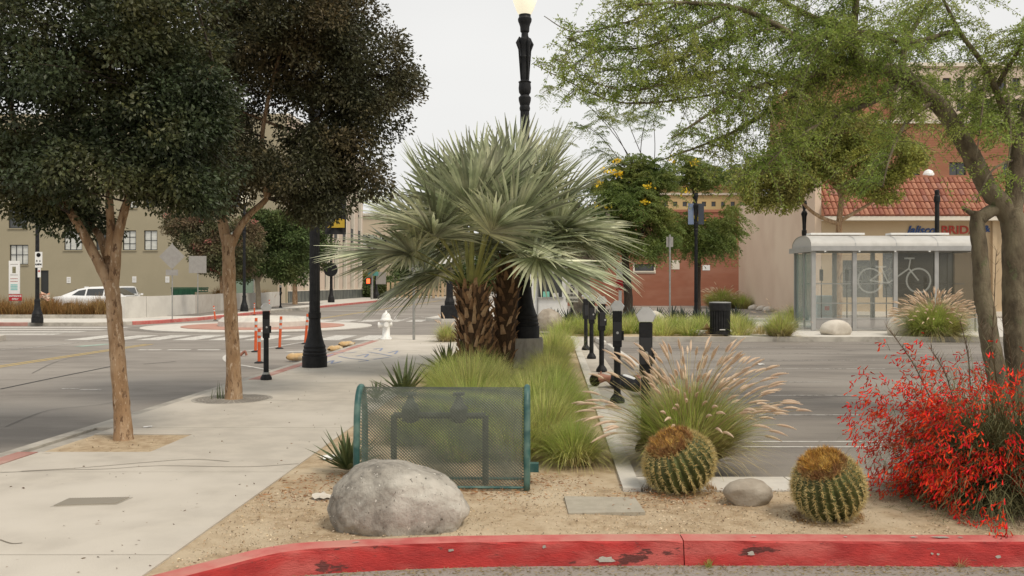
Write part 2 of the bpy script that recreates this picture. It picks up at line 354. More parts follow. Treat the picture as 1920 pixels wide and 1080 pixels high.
def leaf_quads(C, D, size, asp=.5, fold=.25):
    """folded leaf at each centre C along direction D"""
    n = len(C); D = unit(D); r = unit(np.cross(D, RNG.normal(size=(n, 3)))); nn = np.cross(D, r)
    s = size[:, None]
    a = C; b = C + D * s; l = C + D * s * .45 + r * s * asp / 2 + nn * s * fold * .3; q = C + D * s * .45 - r * s * asp / 2 + nn * s * fold * .3
    V = np.stack([a, l, b, q], 1).reshape(-1, 3); o = (np.arange(n) * 4)[:, None]
    return V, np.concatenate([o + [[0, 1, 2]], o + [[0, 2, 3]]]).astype(int)
def rand_in(n, lo=.0): 
    d = unit(RNG.normal(size=(n, 3))); return d * (lo + (1 - lo) * RNG.random((n, 1)) ** .5)
def smooth_path(pts, k=5):
    pts = [np.asarray(p, float) for p in pts]; out_ = []
    n = len(pts)
    for i in range(n - 1):
        p0, p1, p2, p3 = pts[max(i - 1, 0)], pts[i], pts[i + 1], pts[min(i + 2, n - 1)]
        for t in np.linspace(0, 1, k, endpoint=False):
            out_.append(.5 * ((2 * p1) + (-p0 + p2) * t + (2 * p0 - 5 * p1 + 4 * p2 - p3) * t * t + (-p0 + 3 * p1 - 3 * p2 + p3) * t ** 3))
    out_.append(pts[-1]); return np.array(out_)
def limb(mb, pts, r0, r1, n=10, k=5, wob=.03, flare=0):
    q = smooth_path(pts, k); t = np.linspace(0, 1, len(q)); r = r0 + (r1 - r0) * t
    if flare: r = r * (1 + flare * np.exp(-t * 9))
    mb.tube(q, r, n, wob=wob); return q

# ================================================================== GROUND
MB().add([[-900, -200, -.32], [900, -200, -.32], [900, 1500, -.32], [-900, 1500, -.32]], [[0, 1, 2, 3]]).build('ground', M_DIRT, kind='structure')
MB().add([[-120, -20, ROAD], [120, -20, ROAD], [120, 260, ROAD], [-120, 260, ROAD]], [[0, 1, 2, 3]]).build('road', M_ASPH, kind='structure')
lot = MB(); a, b, c, d = S(1.15, 7.7), S(1.15, 28.07), (45, 28.07), (45, 7.7)
lot.add([[a[0], a[1], ROAD + .004], [d[0], d[1], ROAD + .004], [c[0], c[1], ROAD + .004], [b[0], b[1], ROAD + .004]], [[0, 1, 2, 3]]).build('parking_lot', M_ASPH2, kind='structure')

# sidewalk of separate slabs
sw = MB().poly([S(-5.24, 3.0), S(-2.33, 3.0), S(-2.33, 29.1), S(-5.24, 29.1)], -.3, -.03).build('sidewalk', M_CONC2, kind='structure')
vs = [3.1, 5.52, 7.95, 10.4, 12.8, 15.2, 17.6, 20.0, 22.4, 24.8, 27.0, 29.2]
for i in range(len(vs) - 1):
    v0, v1 = vs[i] + .006, vs[i + 1] - .006
    u0 = -5.03 if v0 < 10 else -5.235
    if v0 > 24: u0 = -5.235
    hole = None
    if i == 2: hole = (8.9, 9.95)                   # planting hole of the tree beside the kerb
    mb = MB()
    if hole:
        mb.poly([S(u0, v0), S(-2.32, v0), S(-2.32, hole[0]), S(u0, hole[0])], -.2, 0)
        mb.poly([S(-3.95, hole[0]), S(-2.32, hole[0]), S(-2.32, hole[1]), S(-3.95, hole[1])], -.2, 0)
        mb.poly([S(u0, hole[1]), S(-2.32, hole[1]), S(-2.32, v1), S(u0, v1)], -.2, 0)
    else: mb.poly([S(u0, v0), S(-2.32, v0), S(-2.32, v1), S(u0, v1)], -.2, 0)
    o = mb.build('slab', M_CONC, sw)
MB().poly([S(-5.03, 8.9), S(-3.95, 8.9), S(-3.95, 9.95), S(-5.03, 9.95)], -.2, -.012).build('tree_pit', M_DIRT, kind='structure')
# pavement kerb with its faded red band
kb = MB().poly([S(-5.39, 3), S(-5.245, 3), S(-5.245, 26.5), S(-5.39, 26.5)], -.3, -.004).build('sidewalk_kerb', M_CONC2, kind='structure')
for v0, v1 in ((3, 8.88), (15.6, 20.2), (20.25, 26.3)):
    MB().poly([S(-5.235, v0), S(-5.04, v0), S(-5.04, v1), S(-5.235, v1)], -.3, .004).build('painted_band', M_REDF, kb)

# planting strip: one gently uneven sheet of sandy soil
def soil(name, poly_fn, x0, x1, y0, y1, nx, ny, amp=.012, m=M_DIRT, z=0.0):
    xs = np.linspace(0, 1, nx); ys = np.linspace(0, 1, ny); V = []
    for j in ys:
        for i in xs:
            p = poly_fn(i, j); V.append([p[0], p[1], z])
    V = np.array(V); X, Y = V[:, 0], V[:, 1]
    h = (np.sin(X * 2.1 + Y * 1.3) * .4 + np.sin(X * 5.3 - Y * 4.1 + 1) * .25 + np.sin(X * 11 + Y * 9) * .12 + RNG.normal(size=len(X)) * .07)
    e = np.minimum(1, np.array([min(a, 1 - a, b, 1 - b) for b in ys for a in xs]) * 18)
    V[:, 2] = z - .012 + (h * amp + .008) * e
    i, j = np.meshgrid(np.arange(nx - 1), np.arange(ny - 1)); a = (j * nx + i).ravel()
    return MB().add(V, np.stack([a, a + 1, a + nx + 1, a + nx], 1)).build(name, m, kind='structure', smooth=True)
def front_edge(X):                                   # back edge of the red kerb
    pts = [(-3.0, 4.2), (-2.25, 4.85), (-2.02, 5.12), (-1.78, 5.39), (-1.58, 5.61), (-1.35, 5.75), (-.89, 5.84), (-.21, 5.92), (1.1, 5.955), (3.3, 5.93), (12, 5.8)]
    return float(np.interp(X, [p[0] for p in pts], [p[1] for p in pts]))
def fA(i, j):
    x0 = S(-2.33, 5.1)[0] if j < .001 else 0
    Yt = 4.9 + (7.5 - 4.9) * j
    xl = S(-2.33, Yt)[0]; X = xl + (9 - xl) * i ** 1.3
    yf = front_edge(X); ytop = 7.24
    Y = yf + (ytop - yf) * j; xl = S(-2.33, Y)[0]; X = xl + (9 - xl) * i ** 1.3
    return (X, front_edge(X) + (ytop - front_edge(X)) * j)
soil('planting_bed', fA, 0, 0, 0, 0, 150, 60, amp=.016)
soil('planting_strip', lambda i, j: S(-2.33 + (.565 + 2.33) * i, 7.24 + (29.1 - 7.24) * j), 0, 0, 0, 0, 40, 160, amp=.02)
# red kerb in cast sections
KP = [(-3.3, 3.9), (-2.7, 4.42), (-2.25, 4.85), (-2.02, 5.12), (-1.78, 5.39), (-1.58, 5.61), (-1.35, 5.75), (-.89, 5.84), (-.21, 5.92), (1.1, 5.955), (3.3, 5.93), (5.5, 5.9), (9, 5.85)]
Q = smooth_path([np.array([x, y, 0]) for x, y in KP], 8)
arc = np.concatenate([[0], np.cumsum(np.linalg.norm(np.diff(Q, axis=0), axis=1))])
rk = thing('red_kerb', 'red painted concrete kerb with chipped paint along the dirt planting bed', 'kerb', (0, 5.8, -.15))
def kerb_piece(s0, s1, z_top=.006):
    ss = np.linspace(s0, s1, max(3, int((s1 - s0) / .12))); pp = np.stack([np.interp(ss, arc, Q[:, k]) for k in range(3)], 1)
    T = unit(np.gradient(pp, axis=0)); Nn = np.stack([T[:, 1], -T[:, 0], 0 * T[:, 0]], 1)
    prof = [(0, -.25), (0, z_top), (.118, z_top), (.134, z_top - .006), (.142, z_top - .02), (.168, -.16), (.168, -.25)]
    V = []; m = len(prof)
    for p, n_ in zip(pp, Nn):
        for q, (o_, z) in enumerate(prof):
            jit = (.0035 * RNG.normal() if 0 < q < m - 1 else 0)
            V.append([p[0] + n_[0] * (o_ + jit), p[1] + n_[1] * (o_ + jit), z + (.5 * jit)])
    F = [[i * m + j, (i + 1) * m + j, (i + 1) * m + j + 1, i * m + j + 1] for i in range(len(pp) - 1) for j in range(m - 1)]
    mi = [0 if j % (m - 1) > 2 else 1 for j in range(len(F))]
    mb = MB(); F = np.array(F); mi = np.array(mi)
    mb.add(V, F[mi == 0], 0); mb.F.append((F[mi == 1], 1)); mb.F.append((np.array([[0, 1, 2, 3], [0, 3, 4, 5]]), 0))
    e = (len(pp) - 1) * m; mb.F.append((np.array([[e + 3, e + 2, e + 1, e], [e + 5, e + 4, e + 3, e]]), 0))
    return mb.build('kerb_section', [M_REDK, M_REDT], rk, sub=(0, 5.8, -.15), smooth=False)
sj = float(np.interp(1.10, Q[:, 0], arc)); cuts = [0, float(np.interp(-1.5, Q[:, 0], arc)), sj, sj + 3.2, arc[-1]]
for s0, s1 in zip(cuts[:-1], cuts[1:]): kerb_piece(s0 + .004, s1 - .004)

def chip(s0, z, w, h, top=False):
    p = np.array([np.interp(s0, arc, Q[:, k]) for k in range(2)]); p2 = np.array([np.interp(s0 + .02, arc, Q[:, k]) for k in range(2)]); T = unit(p2 - p); Nn = np.array([T[1], -T[0]]); V = []; m = 14
    for i in range(m):
        a = 2 * math.pi * i / m; k = .6 + .6 * rnd.random(); u_, w_ = math.cos(a) * w / 2 * k, math.sin(a) * h / 2 * k
        if top: q = p + T * u_ + Nn * (.075 + w_); V.append([q[0], q[1], .0125])
        else: zz = z + w_; q = p + T * u_ + Nn * (.1455 + (-.02 - zz) * .186 + .003); V.append([q[0], q[1], zz])
    V = np.array(V) - [0, 5.8, -.15]; V = np.r_[V, [V.mean(0)]]; MB().add(V, [[m, i, (i + 1) % m] for i in range(m)]).build('paint_chip', M_CONC2 if w < .3 else M_CONCW, rk)
_s = lambda X: float(np.interp(X, Q[:, 0], arc))
for X, z, w, h, tp in ((.59, -.11, .14, .045, 0), (1.53, -.075, .05, .03, 0), (2.77, .0, .14, .04, 1), (2.60, 0, .05, .03, 1), (2.9, 0, .04, .02, 1), (2.16, 0, .03, .02, 1), (1.57, 0, .04, .015, 1), (2.68, -.07, .02, .015, 0), (2.72, -.075, .02, .015, 0), (-.4, -.04, .05, .02, 0), (.2, -.03, .03, .02, 0), (-1.0, 0, .05, .02, 1), (3.1, -.09, .04, .02, 0)): chip(_s(X), z, w, h, tp)
# kerb between planting strip and lot, meter strip, lot front kerb, far kerb
kt = MB().poly([S(.57, 7.25), S(.705, 7.25), S(.705, 28.2), S(.57, 28.2)], -.3, -.02).build('lot_side_kerb', M_CONC2, kind='structure')
v0 = 7.26
while v0 < 28:
    MB().poly([S(.565, v0), S(.71, v0), S(.71, min(28.2, v0 + 2.99)), S(.565, min(28.2, v0 + 2.99))], -.1, .018).build('kerb_stone', M_CONCW, kt)
    v0 += 3.0
MB().poly([S(.715, 7.8), S(1.15, 7.8), S(1.15, 28.07), S(.715, 28.07)], -.3, -.004).build('meter_strip_pavement', M_CONC, kind='structure')
kf = MB().poly([(1.30, 7.26), (12, 7.26), (12, 7.75), (1.30, 7.75)], -.3, -.012).build('lot_front_kerb', M_CONC2, kind='structure')
for x0, x1 in ((1.05, 2.32), (2.33, 4.3), (4.31, 6.4), (6.41, 12)):
    MB().poly([(x0, 7.25), (x1, 7.25), (x1, 7.76), (x0, 7.76)], -.1, -.002).build('kerb_stone', M_CONCW, kf)
fk = MB().poly([(1.9, 28.07), (45, 28.07), (45, 28.22), (1.9, 28.22)], -.3, .004).build('lot_far_kerb', M_CONC2, kind='structure')
MB().poly([(S(.57, 28.2)[0] + .02, 28.23), (6.9, 28.23), (6.9, 39.9), (S(.57, 28.2)[0] + .02, 39.9)], -.3, -.03).build('far_planting_bed', M_DIRT, kind='structure')
MB().poly([(6.9, 28.23), (45, 28.23), (45, 39.9), (6.9, 39.9)], -.3, -.01).build('shelter_pavement', M_CONCW, kind='structure')
MB().poly([(1.82, 39.9), (45, 39.9), (45, 43.5), (1.82, 43.5)], -.3, 0).build('far_sidewalk', M_CONCW, kind='structure')

# blocks beyond the crossing
MB().poly([(-90, 38.6), (-17.8, 38.6), (-16.6, 39.6), (-15.9, 41.2), (-15.3, 44.5), S(-17.3, 50), S(-17.3, 112), (-90, 112)], -.3, -.004).build('corner_sidewalk', M_CONCW, kind='structure')
kr = thing('corner_kerb', 'rounded street corner kerb, partly painted red, below the white block wall', 'kerb', (-16, 44, -.15))
kpts = [(-90, 38.6, 0), (-20.6, 38.6, 0), (-17.8, 38.6, 0), (-16.6, 39.6, 0), (-15.9, 41.2, 0), (-15.3, 44.5, 0), tuple(S(-17.3, 50)), tuple(S(-17.3, 55)), tuple(S(-17.3, 66)), tuple(S(-17.3, 96)), tuple(S(-17.3, 112))]
def kerb_run(pts, m, nm, par, sub):
    q = np.array(pts, float); T = unit(np.gradient(q, axis=0)); Nn = np.stack([T[:, 1], -T[:, 0], 0 * T[:, 0]], 1)
    V = []; F = []
    for p, n_ in zip(q, Nn):
        for o_, z in ((-.16, .004), (0.012, .004), (.03, -.02), (.04, -.2)): V.append([p[0] + n_[0] * o_, p[1] + n_[1] * o_, z])
    for i in range(len(q) - 1):
        for j in range(3): F.append([i * 4 + j, (i + 1) * 4 + j, (i + 1) * 4 + j + 1, i * 4 + j + 1])
    return MB().add(V, F).build(nm, m, par, sub=sub)
for seg, m in ((kpts[:2], M_REDF), (kpts[1:4], M_CONC2), (kpts[3:8], M_REDT), (kpts[7:9], M_CONC2), (kpts[8:10], M_REDT)):
    o = kerb_run(seg, m, 'kerb_section', kr, (-16, 44, -.15))
MB().poly([(-4.2, 44), (-3.3, 42.4), (1.8, 42.4), (1.8, 110), S(-5.9, 110), S(-5.95, 47)], -.3, -.004).build('opposite_corner_pavement', M_CONCW, kind='structure')
MB().poly([(-22, 22), S(-17.2, 22), S(-17.2, 28), S(-17.6, 29.2), (-22, 29.4)], -.3, 0).build('near_corner_pavement', M_CONC, kind='structure')
MB().poly([(-90, 112), (60, 112), (60, 118), (-90, 118)], -.3, -.004).build('far_end_pavement', M_CONCW, kind='structure')

# roundabout
rb = MB(); rc = np.array([-10.55, 37.9])
def disc(c, r, n=56): return [(c[0] + r * math.cos(2 * math.pi * i / n), c[1] + r * math.sin(2 * math.pi * i / n)) for i in range(n)]
RB = thing('roundabout', 'small traffic circle with pale ring, brick red apron and raised white middle', 'roundabout', (rc[0], rc[1], ROAD))
MB().poly(disc((0, 0), 5.1), -.1, .008).build('outer_gutter', M_ASPH2, RB)
MB().poly(disc((0, 0), 4.65), -.1, .035).build('concrete_ring', M_CONCW, RB)
MB().poly(disc((.2, 0), 3.3), -.1, .06).build('red_apron', mat('brick_red_paving', (.46, .25, .19), (.40, .21, .16), 1.5, .9), RB)
q = MB().lathe([(1.9, .0), (1.88, .26), (1.72, .40), (1.55, .42), (1.45, .32), (.0, .34)], 48, (.2, .1, 0)); q.build('raised_kerb', M_CONCW, RB)

# road markings
def mark(name, pts, m=M_WHITE, z=ROAD + .004, label=None):
    return MB().add([[p[0], p[1], z] for p in pts], [list(range(len(pts)))][0:1]).build(name, m, kind='structure')
def qmark(name, c, w, l, m=M_WHITE, ang=STREET, z=ROAD + .0045):
    return MB().box((c[0], c[1], z - .003), (w, l, .006), ang).build(name, m, kind='structure')
for du in (-.10, .10):
    for v0, v1 in ((6, 27), (43.5, 98)):
        mark('centre_line', [S(-12 + du - .05, v0), S(-12 + du + .05, v0), S(-12 + du + .05, v1), S(-12 + du - .05, v1)], M_YEL)
u = -15.6                                        # near crosswalk: bars along the street
while u < -5.6:
    mark('crosswalk_bar', [S(u, 28.9), S(u + .75, 28.9), S(u + .75, 31.6), S(u, 31.6)]); u += 1.15
u = -15
while u < -6.2:
    mark('crosswalk_bar', [S(u, 42.9), S(u + .75, 42.9), S(u + .75, 45.2), S(u, 45.2)], M_WHITE); u += 1.15
for v0 in (31.9, 33.5, 35.1, 36.9):              # far-left crosswalk over the side street
    x1 = S(-17.6, v0)[0] + .02 * (v0 - 30)
    mark('crosswalk_bar', [(-30, v0), (x1, v0), (x1, v0 + .75), (-30, v0 + .75)])
for x0, x1 in ((260, 302), (315, 357), (370, 412)):
    a, b = G(x0, 656, ROAD), G(x1, 656, ROAD); mark('lane_dash', [(a[0], a[1] - .12), (b[0], b[1] - .12), (b[0], b[1] + .12), (a[0], a[1] + .12)])
for x0, x1, y in ((115, 148, 729), (150, 190, 731)):
    a, b = G(x0, y, ROAD), G(x1, y, ROAD); mark('parking_tick', [(a[0], a[1] - .05), (b[0], b[1] - .05), (b[0], b[1] + .05), (a[0], a[1] + .05)], M_WORNW)
def line_px(name, pts, w, m=M_WHITE, z=ROAD):
    q = smooth_path([G(x, y, z) for x, y in pts], 4); T = unit(np.gradient(q, axis=0)); Nn = np.stack([T[:, 1], -T[:, 0], 0 * T[:, 0]], 1) * w / 2
    V = np.stack([q - Nn, q + Nn], 1).reshape(-1, 3); V[:, 2] = z + .0052
    MB().add(V, [[2 * i, 2 * i + 1, 2 * i + 3, 2 * i + 2] for i in range(len(q) - 1)]).build(name, m, kind='structure')
line_px('stall_line', [(447, 661), (428, 665), (421, 672), (432, 681), (465, 687), (505, 694)], .1)
line_px('stall_line', [(447, 661), (520, 650), (575, 641), (650, 634)], .1)
line_px('stop_line', [(537, 660), (590, 658)], .3)
line_px('edge_line', [(0, 656), (60, 652), (150, 642), (240, 634), (330, 631)], .1, M_WORNW)
line_px('bike_symbol', [(147, 650), (205, 645)], .35, mat('pale_green_paint', (.35, .47, .38), (.27, .33, .28), 5, .8))
line_px('asphalt_seam', [(0, 730), (105, 708), (210, 687)], .05, M_RUBBER)
line_px('asphalt_seam', [(270, 683), (330, 678)], .03, M_RUBBER)
line_px('far_gutter', [(205, 612), (260, 613)], .25, M_ASPH2); 
line_px('lane_arrow', [(745, 592), (741, 597), (748, 601), (780, 594), (812, 598)], .14, M_WORNW)
MSTAIN = mat('oil_stain', (.15, .133, .115), (.19, .17, .148), 3, .8)
for c_, w_, h_ in ():
    p = G(*c_, ROAD); n = 26
    V = [[p[0] + w_ * math.cos(2 * math.pi * i / n) * (1 + .2 * rnd.random()), p[1] + h_ * 2 * math.sin(2 * math.pi * i / n) * (1 + .3 * rnd.random()), ROAD + .004] for i in range(n)] + [[p[0], p[1], ROAD + .004]]
    MB().add(V, [[n, i, (i + 1) % n] for i in range(n)]).build('oil_stain', MSTAIN, kind='structure')
for y, x0, x1, w_ in ((839, 1385, 1700, .055), (829, 1400, 1700, .055), (779, 1420, 1620, .06), (742, 1290, 1600, .06), (717, 1330, 1560, .05), (692, 1290, 1660, .07), (676, 1230, 1640, .05), (663, 1190, 1600, .05), (652, 1180, 1560, .06), (645, 1500, 1900, .06), (756, 1200, 1500, .05)):
    a, b = G(x0, y, ROAD), G(x1, y, ROAD)
    mark('stall_line', [(a[0], a[1] - w_ / 2), (b[0], b[1] - w_ / 2), (b[0], b[1] + w_ / 2), (a[0], a[1] + w_ / 2)], M_WHITE if y > 780 else M_WORNW, z=ROAD + .008)
for pts in ([(40, 884), (150, 878), (270, 868), (360, 862), (430, 866)], [(0, 887), (110, 882), (200, 880), (300, 874), (460, 876), (560, 870)], [(0, 1013), (22, 1020), (42, 1019)]): line_px('pavement_crack', pts, .011, mat('crack_dirt', (.20, .17, .13), None), z=-.002)
for pts in ([(1200, 700), (1320, 712), (1450, 705), (1620, 715)], [(1230, 655), (1400, 660), (1700, 657)], [(10, 800), (90, 770), (180, 760), (240, 750)], [(60, 700), (130, 672), (260, 664)]): line_px('asphalt_crack', pts, .014, mat('crack_filler', (.12, .108, .095), None), z=ROAD + .004)
# blue scribbled utility marks on the pavement
MBLUE = mat('blue_marking_paint', (.16, .22, .40), (.30, .32, .38), 30, .8)
for pts in ([(612, 680), (625, 676), (622, 682), (640, 678)], [(635, 668), (655, 672), (690, 676), (672, 678)], [(668, 668), (690, 664), (684, 670)], [(625, 660), (650, 662), (668, 660)],
            [(700, 655), (716, 653), (712, 658)], [(728, 662), (745, 658), (740, 664)], [(690, 660), (715, 664), (735, 668)], [(610, 670), (625, 664)], [(700, 674), (730, 670)]):
    line_px('utility_mark', pts, .05, MBLUE, z=0.0)

# ================================================================== BUILDINGS
def window(parent, sub, x0, x1, z0, z1, y, nx=2, nz_=2, glass=M_GLASSB, fw=.07, top=None):
    """a framed window set into a wall whose face is at depth y (facing the camera)"""
    f = MB()
    f.bx(x0, x0 + fw, y - .03, y + .05, z0, z1); f.bx(x1 - fw, x1, y - .03, y + .05, z0, z1)
    f.bx(x0 + fw, x1 - fw, y - .03, y + .05, z0, z0 + fw); f.bx(x0 + fw, x1 - fw, y - .03, y + .05, z1 - fw, z1)
    for i in range(1, nx): xx = x0 + (x1 - x0) * i / nx; f.bx(xx - fw * .4, xx + fw * .4, y - .028, y + .04, z0 + fw, z1 - fw)
    for i in range(1, nz_): zz = z0 + (z1 - z0) * i / nz_ if top is None else top; f.bx(x0 + fw, x1 - fw, y - .026, y + .035, zz - fw * .35, zz + fw * .35)
    fo = f.build('window', M_FRAMED, parent, sub=sub)
    MB().bx(x0 - .06, x1 + .06, y - .2, y - .032, z0 - .09, z0 - .004).build('sill', M_STUC if parent.name.startswith('apart') else M_BANKW, fo, sub=sub)
    w = (x1 - x0 - 2 * fw) / nx
    for i in range(nx): MB().bx(x0 + fw + w * i + .01, x0 + fw + w * (i + 1) - .01, y + .005, y + .02, z0 + fw, z1 - fw).build('pane', glass, fo, sub=sub)
    return fo
def zat(py, Y): return EYE - (py - HY) / FPX * Y
def xat(px, Y): return (px - 960) / FPX * Y
def wall_with_holes(mb, x0, x1, z0, z1, y, t, holes):
    """front wall from boxes round rectangular openings (holes: x0,x1,z0,z1)"""
    xs = sorted({x0, x1, *[h[0] for h in holes], *[h[1] for h in holes]}); zs = sorted({z0, z1, *[h[2] for h in holes], *[h[3] for h in holes]})
    for i in range(len(xs) - 1):
        run = None
        for j in range(len(zs) - 1):
            cx, cz = (xs[i] + xs[i + 1]) / 2, (zs[j] + zs[j + 1]) / 2
            solid = not any(h[0] < cx < h[1] and h[2] < cz < h[3] for h in holes)
            if solid: run = [zs[j], zs[j + 1]] if run is None else [run[0], zs[j + 1]]
            if (not solid or j == len(zs) - 2) and run:
                mb.bx(xs[i], xs[i + 1], y, y + t, run[0], run[1]); run = None
# olive stucco building
OY = 77.0; os_ = (-35, OY, 0)
ob = thing('apartment_building', 'tall olive stucco building with dark framed windows behind the parked white cars', 'building', os_)
wpx = [(16, 51, 390, 428, 1, 1, M_GLASSD), (18, 53, 459, 496, 3, 2, M_GLASSB), (120, 154, 432, 469, 3, 1, M_GLASSB), (180, 200, 432, 469, 2, 2, M_GLASSD), (230, 255, 432, 469, 2, 3, M_GLASSB),
       (270, 295, 432, 469, 2, 2, M_GLASSB), (243, 257, 372, 390, 1, 1, M_GLASSB), (270, 295, 350, 388, 2, 2, M_GLASSD), (120, 154, 350, 388, 3, 2, M_GLASSB), (16, 51, 318, 356, 2, 2, M_GLASSD), (-60, -25, 390, 428, 2, 2, M_GLASSD),
       (-60, -25, 459, 496, 2, 2, M_GLASSB), (345, 372, 350, 388, 2, 2, M_GLASSD), (430, 457, 350, 388, 2, 2, M_GLASSD), (430, 457, 432, 469, 2, 2, M_GLASSB), (270, 295, 268, 306, 2, 2, M_GLASSD), (430, 457, 268, 306, 2, 2, M_GLASSD), (120, 154, 268, 306, 2, 2, M_GLASSD)]
holes = [(xat(a, OY), xat(b, OY), zat(d, OY), zat(c, OY)) for a, b, c, d, *_ in wpx] + [(xat(76, OY), xat(91, OY), -.1, zat(507, OY))]
mb = MB(); wall_with_holes(mb, -75, -19.3, -.2, zat(222, OY), OY, .35, holes); mb.bx(-75, -19.3, OY + .6, OY + 25, -.2, zat(222, OY) - .1)
mb.build('wall', M_STUC, ob, sub=os_)
MB().bx(-75.1, -19.2, OY - .12, OY + .45, zat(222, OY), zat(222, OY) + .35).build('parapet', M_STUC, ob, sub=os_)
for (a, b, c, d, nx, nz_, g), h in zip(wpx, holes): window(ob, os_, h[0] + .002, h[1] - .002, h[2] + .002, h[3] - .002, OY + .12, nx, nz_, g, .065)
MB().bx(holes[-1][0], holes[-1][1], OY + .1, OY + .15, -.1, holes[-1][3]).build('door', M_FRAMED, ob, sub=os_)
MB().bx(-19.9, -19.28, OY - .06, OY - .002, 0, zat(470, OY)).build('corner_trim', M_STUC2, ob, sub=os_)
for k, (px, py) in enumerate(((129, 525), (252, 524), (314, 524))):
    s = thing('wall_sign', ['small white notice on the olive wall above the rear of the long white car', 'small white notice on the olive wall just right of the forked tree trunk', 'small white notice on the olive wall beside the diamond sign post'][k], 'sign', (xat(px, OY), OY - .03, zat(py, OY)), group='white notices on the olive wall')
    MB().bx(-.17, .17, 0, .025, -.26, .26).build('board', M_TEXTW, s)
    for i in range(3): MB().bx(-.11, .11, -.004, -.001, .1 - .12 * i, .13 - .12 * i).build('text_line', M_SIGNBK, s)
# bank building with pilasters along the street
bs = tuple(S(-22.8, 78)); bk = thing('bank_building', 'pinkish stone building with tall narrow windows and a dark marble base along the street', 'building', bs, STREET)
# local frame: +y along the street, +x towards the street
L0, L1, HB = 0, 31, 16.0
mb = MB(); mb.bx(-20, -.28, L0 + .2, L1, -.2, HB); mb.build('wall', M_FRAMED, bk)
n = 8; pitch = (L1 - L0) / n
for i in range(n + 1):
    y = L0 + i * pitch
    MB().bx(-.35, .0, y - 1.15 if i else 0, min(y + 1.15, L1), 1.05, HB - 2.2).build('pilaster', M_BANK, bk)
    MB().bx(-.3, .10, y - 1.42 if i else .0, (y - 1.152) if i else .04, 1.05, HB - 2.2).build('pilaster_edge', M_BANKW, bk)
    if i < n:
        wf = MB().bx(-.34, -.24, y + 1.152, y + pitch - 1.43, 1.3, HB - 2.2).build('window', M_GLASSD, bk)
        for zz in (3.6, 6.4, 9.6): MB().bx(-.238, -.15 if zz != 6.4 else .0, y + 1.16, y + pitch - 1.44, zz, zz + (.2 if zz != 6.4 else 1.5)).build('spandrel', M_FRAMED, wf)
for i in range(16):
    MB().bx(-.4, .09, L0 + i * L1 / 16 + .01, L0 + (i + 1) * L1 / 16 - .01, -.1, .98).build('marble_slab', M_GREENST, bk)
MB().bx(-.42, .12, L0, L1, .985, 1.045).build('base_ledge', M_BANKW, bk)
MB().bx(-20, .06, L0, L1, HB - 2.195, HB).build('cornice', M_BANK, bk)
MB().bx(-20, .2, L0, L1 + .1, HB, HB + .3).build('cornice_moulding', M_BANKW, bk)
MB().bx(-6, 0.02, L0 - .3, L0 - .002, -.1, HB).build('end_wall', M_STUC2, bk)
# distant building at the end of the street
DY = 128.0; ds_ = (xat(705, DY), DY, 0)
db = thing('distant_building', 'pale building with paired windows at the far end of the street', 'building', ds_)
dwp = [(676, 688, 477, 499), (690, 702, 477, 499), (712, 722, 477, 499), (735, 746, 477, 499), (676, 688, 440, 462), (690, 702, 440, 462), (712, 722, 440, 462), (760, 771, 440, 462), (785, 796, 440, 462)]
hs = [(xat(a, DY), xat(b, DY), zat(d, DY), zat(c, DY)) for a, b, c, d in dwp]
mb = MB(); wall_with_holes(mb, xat(655, DY), xat(860, DY), 0, zat(405, DY), DY, .4, hs); mb.bx(xat(655, DY), xat(860, DY), DY + .6, DY + 12, 0, zat(405, DY)); mb.build('wall', M_STUC2, db, sub=ds_)
for h in hs: window(db, ds_, h[0], h[1], h[2], h[3], DY + .15, 1, 2, M_GLASSB, .09)
MB().bx(xat(650, DY), xat(865, DY), DY - .3, DY + 12.3, zat(405, DY), zat(400, DY)).build('roof', M_BANKW, db, sub=ds_)
# fence of posts at the street end
for i in range(15):
    px = 728 + i * 8.5; Y = 106 + i * .6
    if i == 0:
        p0 = thing('bollard_fence', 'row of tan posts with a top rail at the end of the street', 'fence', (xat(728, 106), 106, 0))
    MB().box((xat(px, Y) - xat(728, 106), Y - 106, .85), (.3, .3, 1.9)).build('post', M_TANF, p0)
MB().box(((xat(728 + 60, 110.2) - xat(728, 106)), 4.2, 1.85), (7.8, .2, .14), math.atan2(8.4, 7.6) * 0 + math.atan2(8.4, xat(847, 114.4) - xat(728, 106))).build('rail', M_TANF, p0)

# brick building with painted-over panel
BY = 74.0; bs_ = (xat(1250, BY), BY, ROAD)
bb = thing('brick_building', 'long low building of painted red brick behind the yellow flowering trees', 'building', bs_)
h1 = (xat(1190, BY), xat(1226, BY), zat(508, BY), zat(495, BY)); h2 = (xat(1110, BY), xat(1128, BY), zat(460, BY), zat(430, BY))
mb = MB(); wall_with_holes(mb, xat(1010, BY), xat(1400, BY), ROAD, zat(398, BY), BY, .35, [h1]); mb.bx(xat(1010, BY), xat(1400, BY), BY + .6, BY + 14, ROAD, zat(400, BY)); mb.build('wall', M_BRICK, bb, sub=bs_)
nb = 30                                          # shallow brick courses standing a little proud, joined: too small to pick apart
cz = MB()
for i in range(0, 46):
    z0 = ROAD + .06 + i * .165
    if h1[2] - .12 < z0 < h1[3] + .12: cz.bx(xat(1010, BY), h1[0] - .15, BY - .012, BY - .001, z0, z0 + .14); cz.bx(h1[1] + .15, xat(1400, BY), BY - .012, BY - .001, z0, z0 + .14)
    else: cz.bx(xat(1010, BY), xat(1400, BY), BY - .012, BY - .001, z0, z0 + .14)
cz.build('brick_courses', M_BRICK, bb, kind='stuff', sub=bs_)
window(bb, bs_, h1[0], h1[1], h1[2], h1[3], BY + .08, 1, 1, M_GLASSD, .08)
MB().bx(h1[0] - .14, h1[1] + .14, BY - .06, BY - .013, h1[2] - .2, h1[2]).build('window_sill', M_BANKW, bb, sub=bs_)
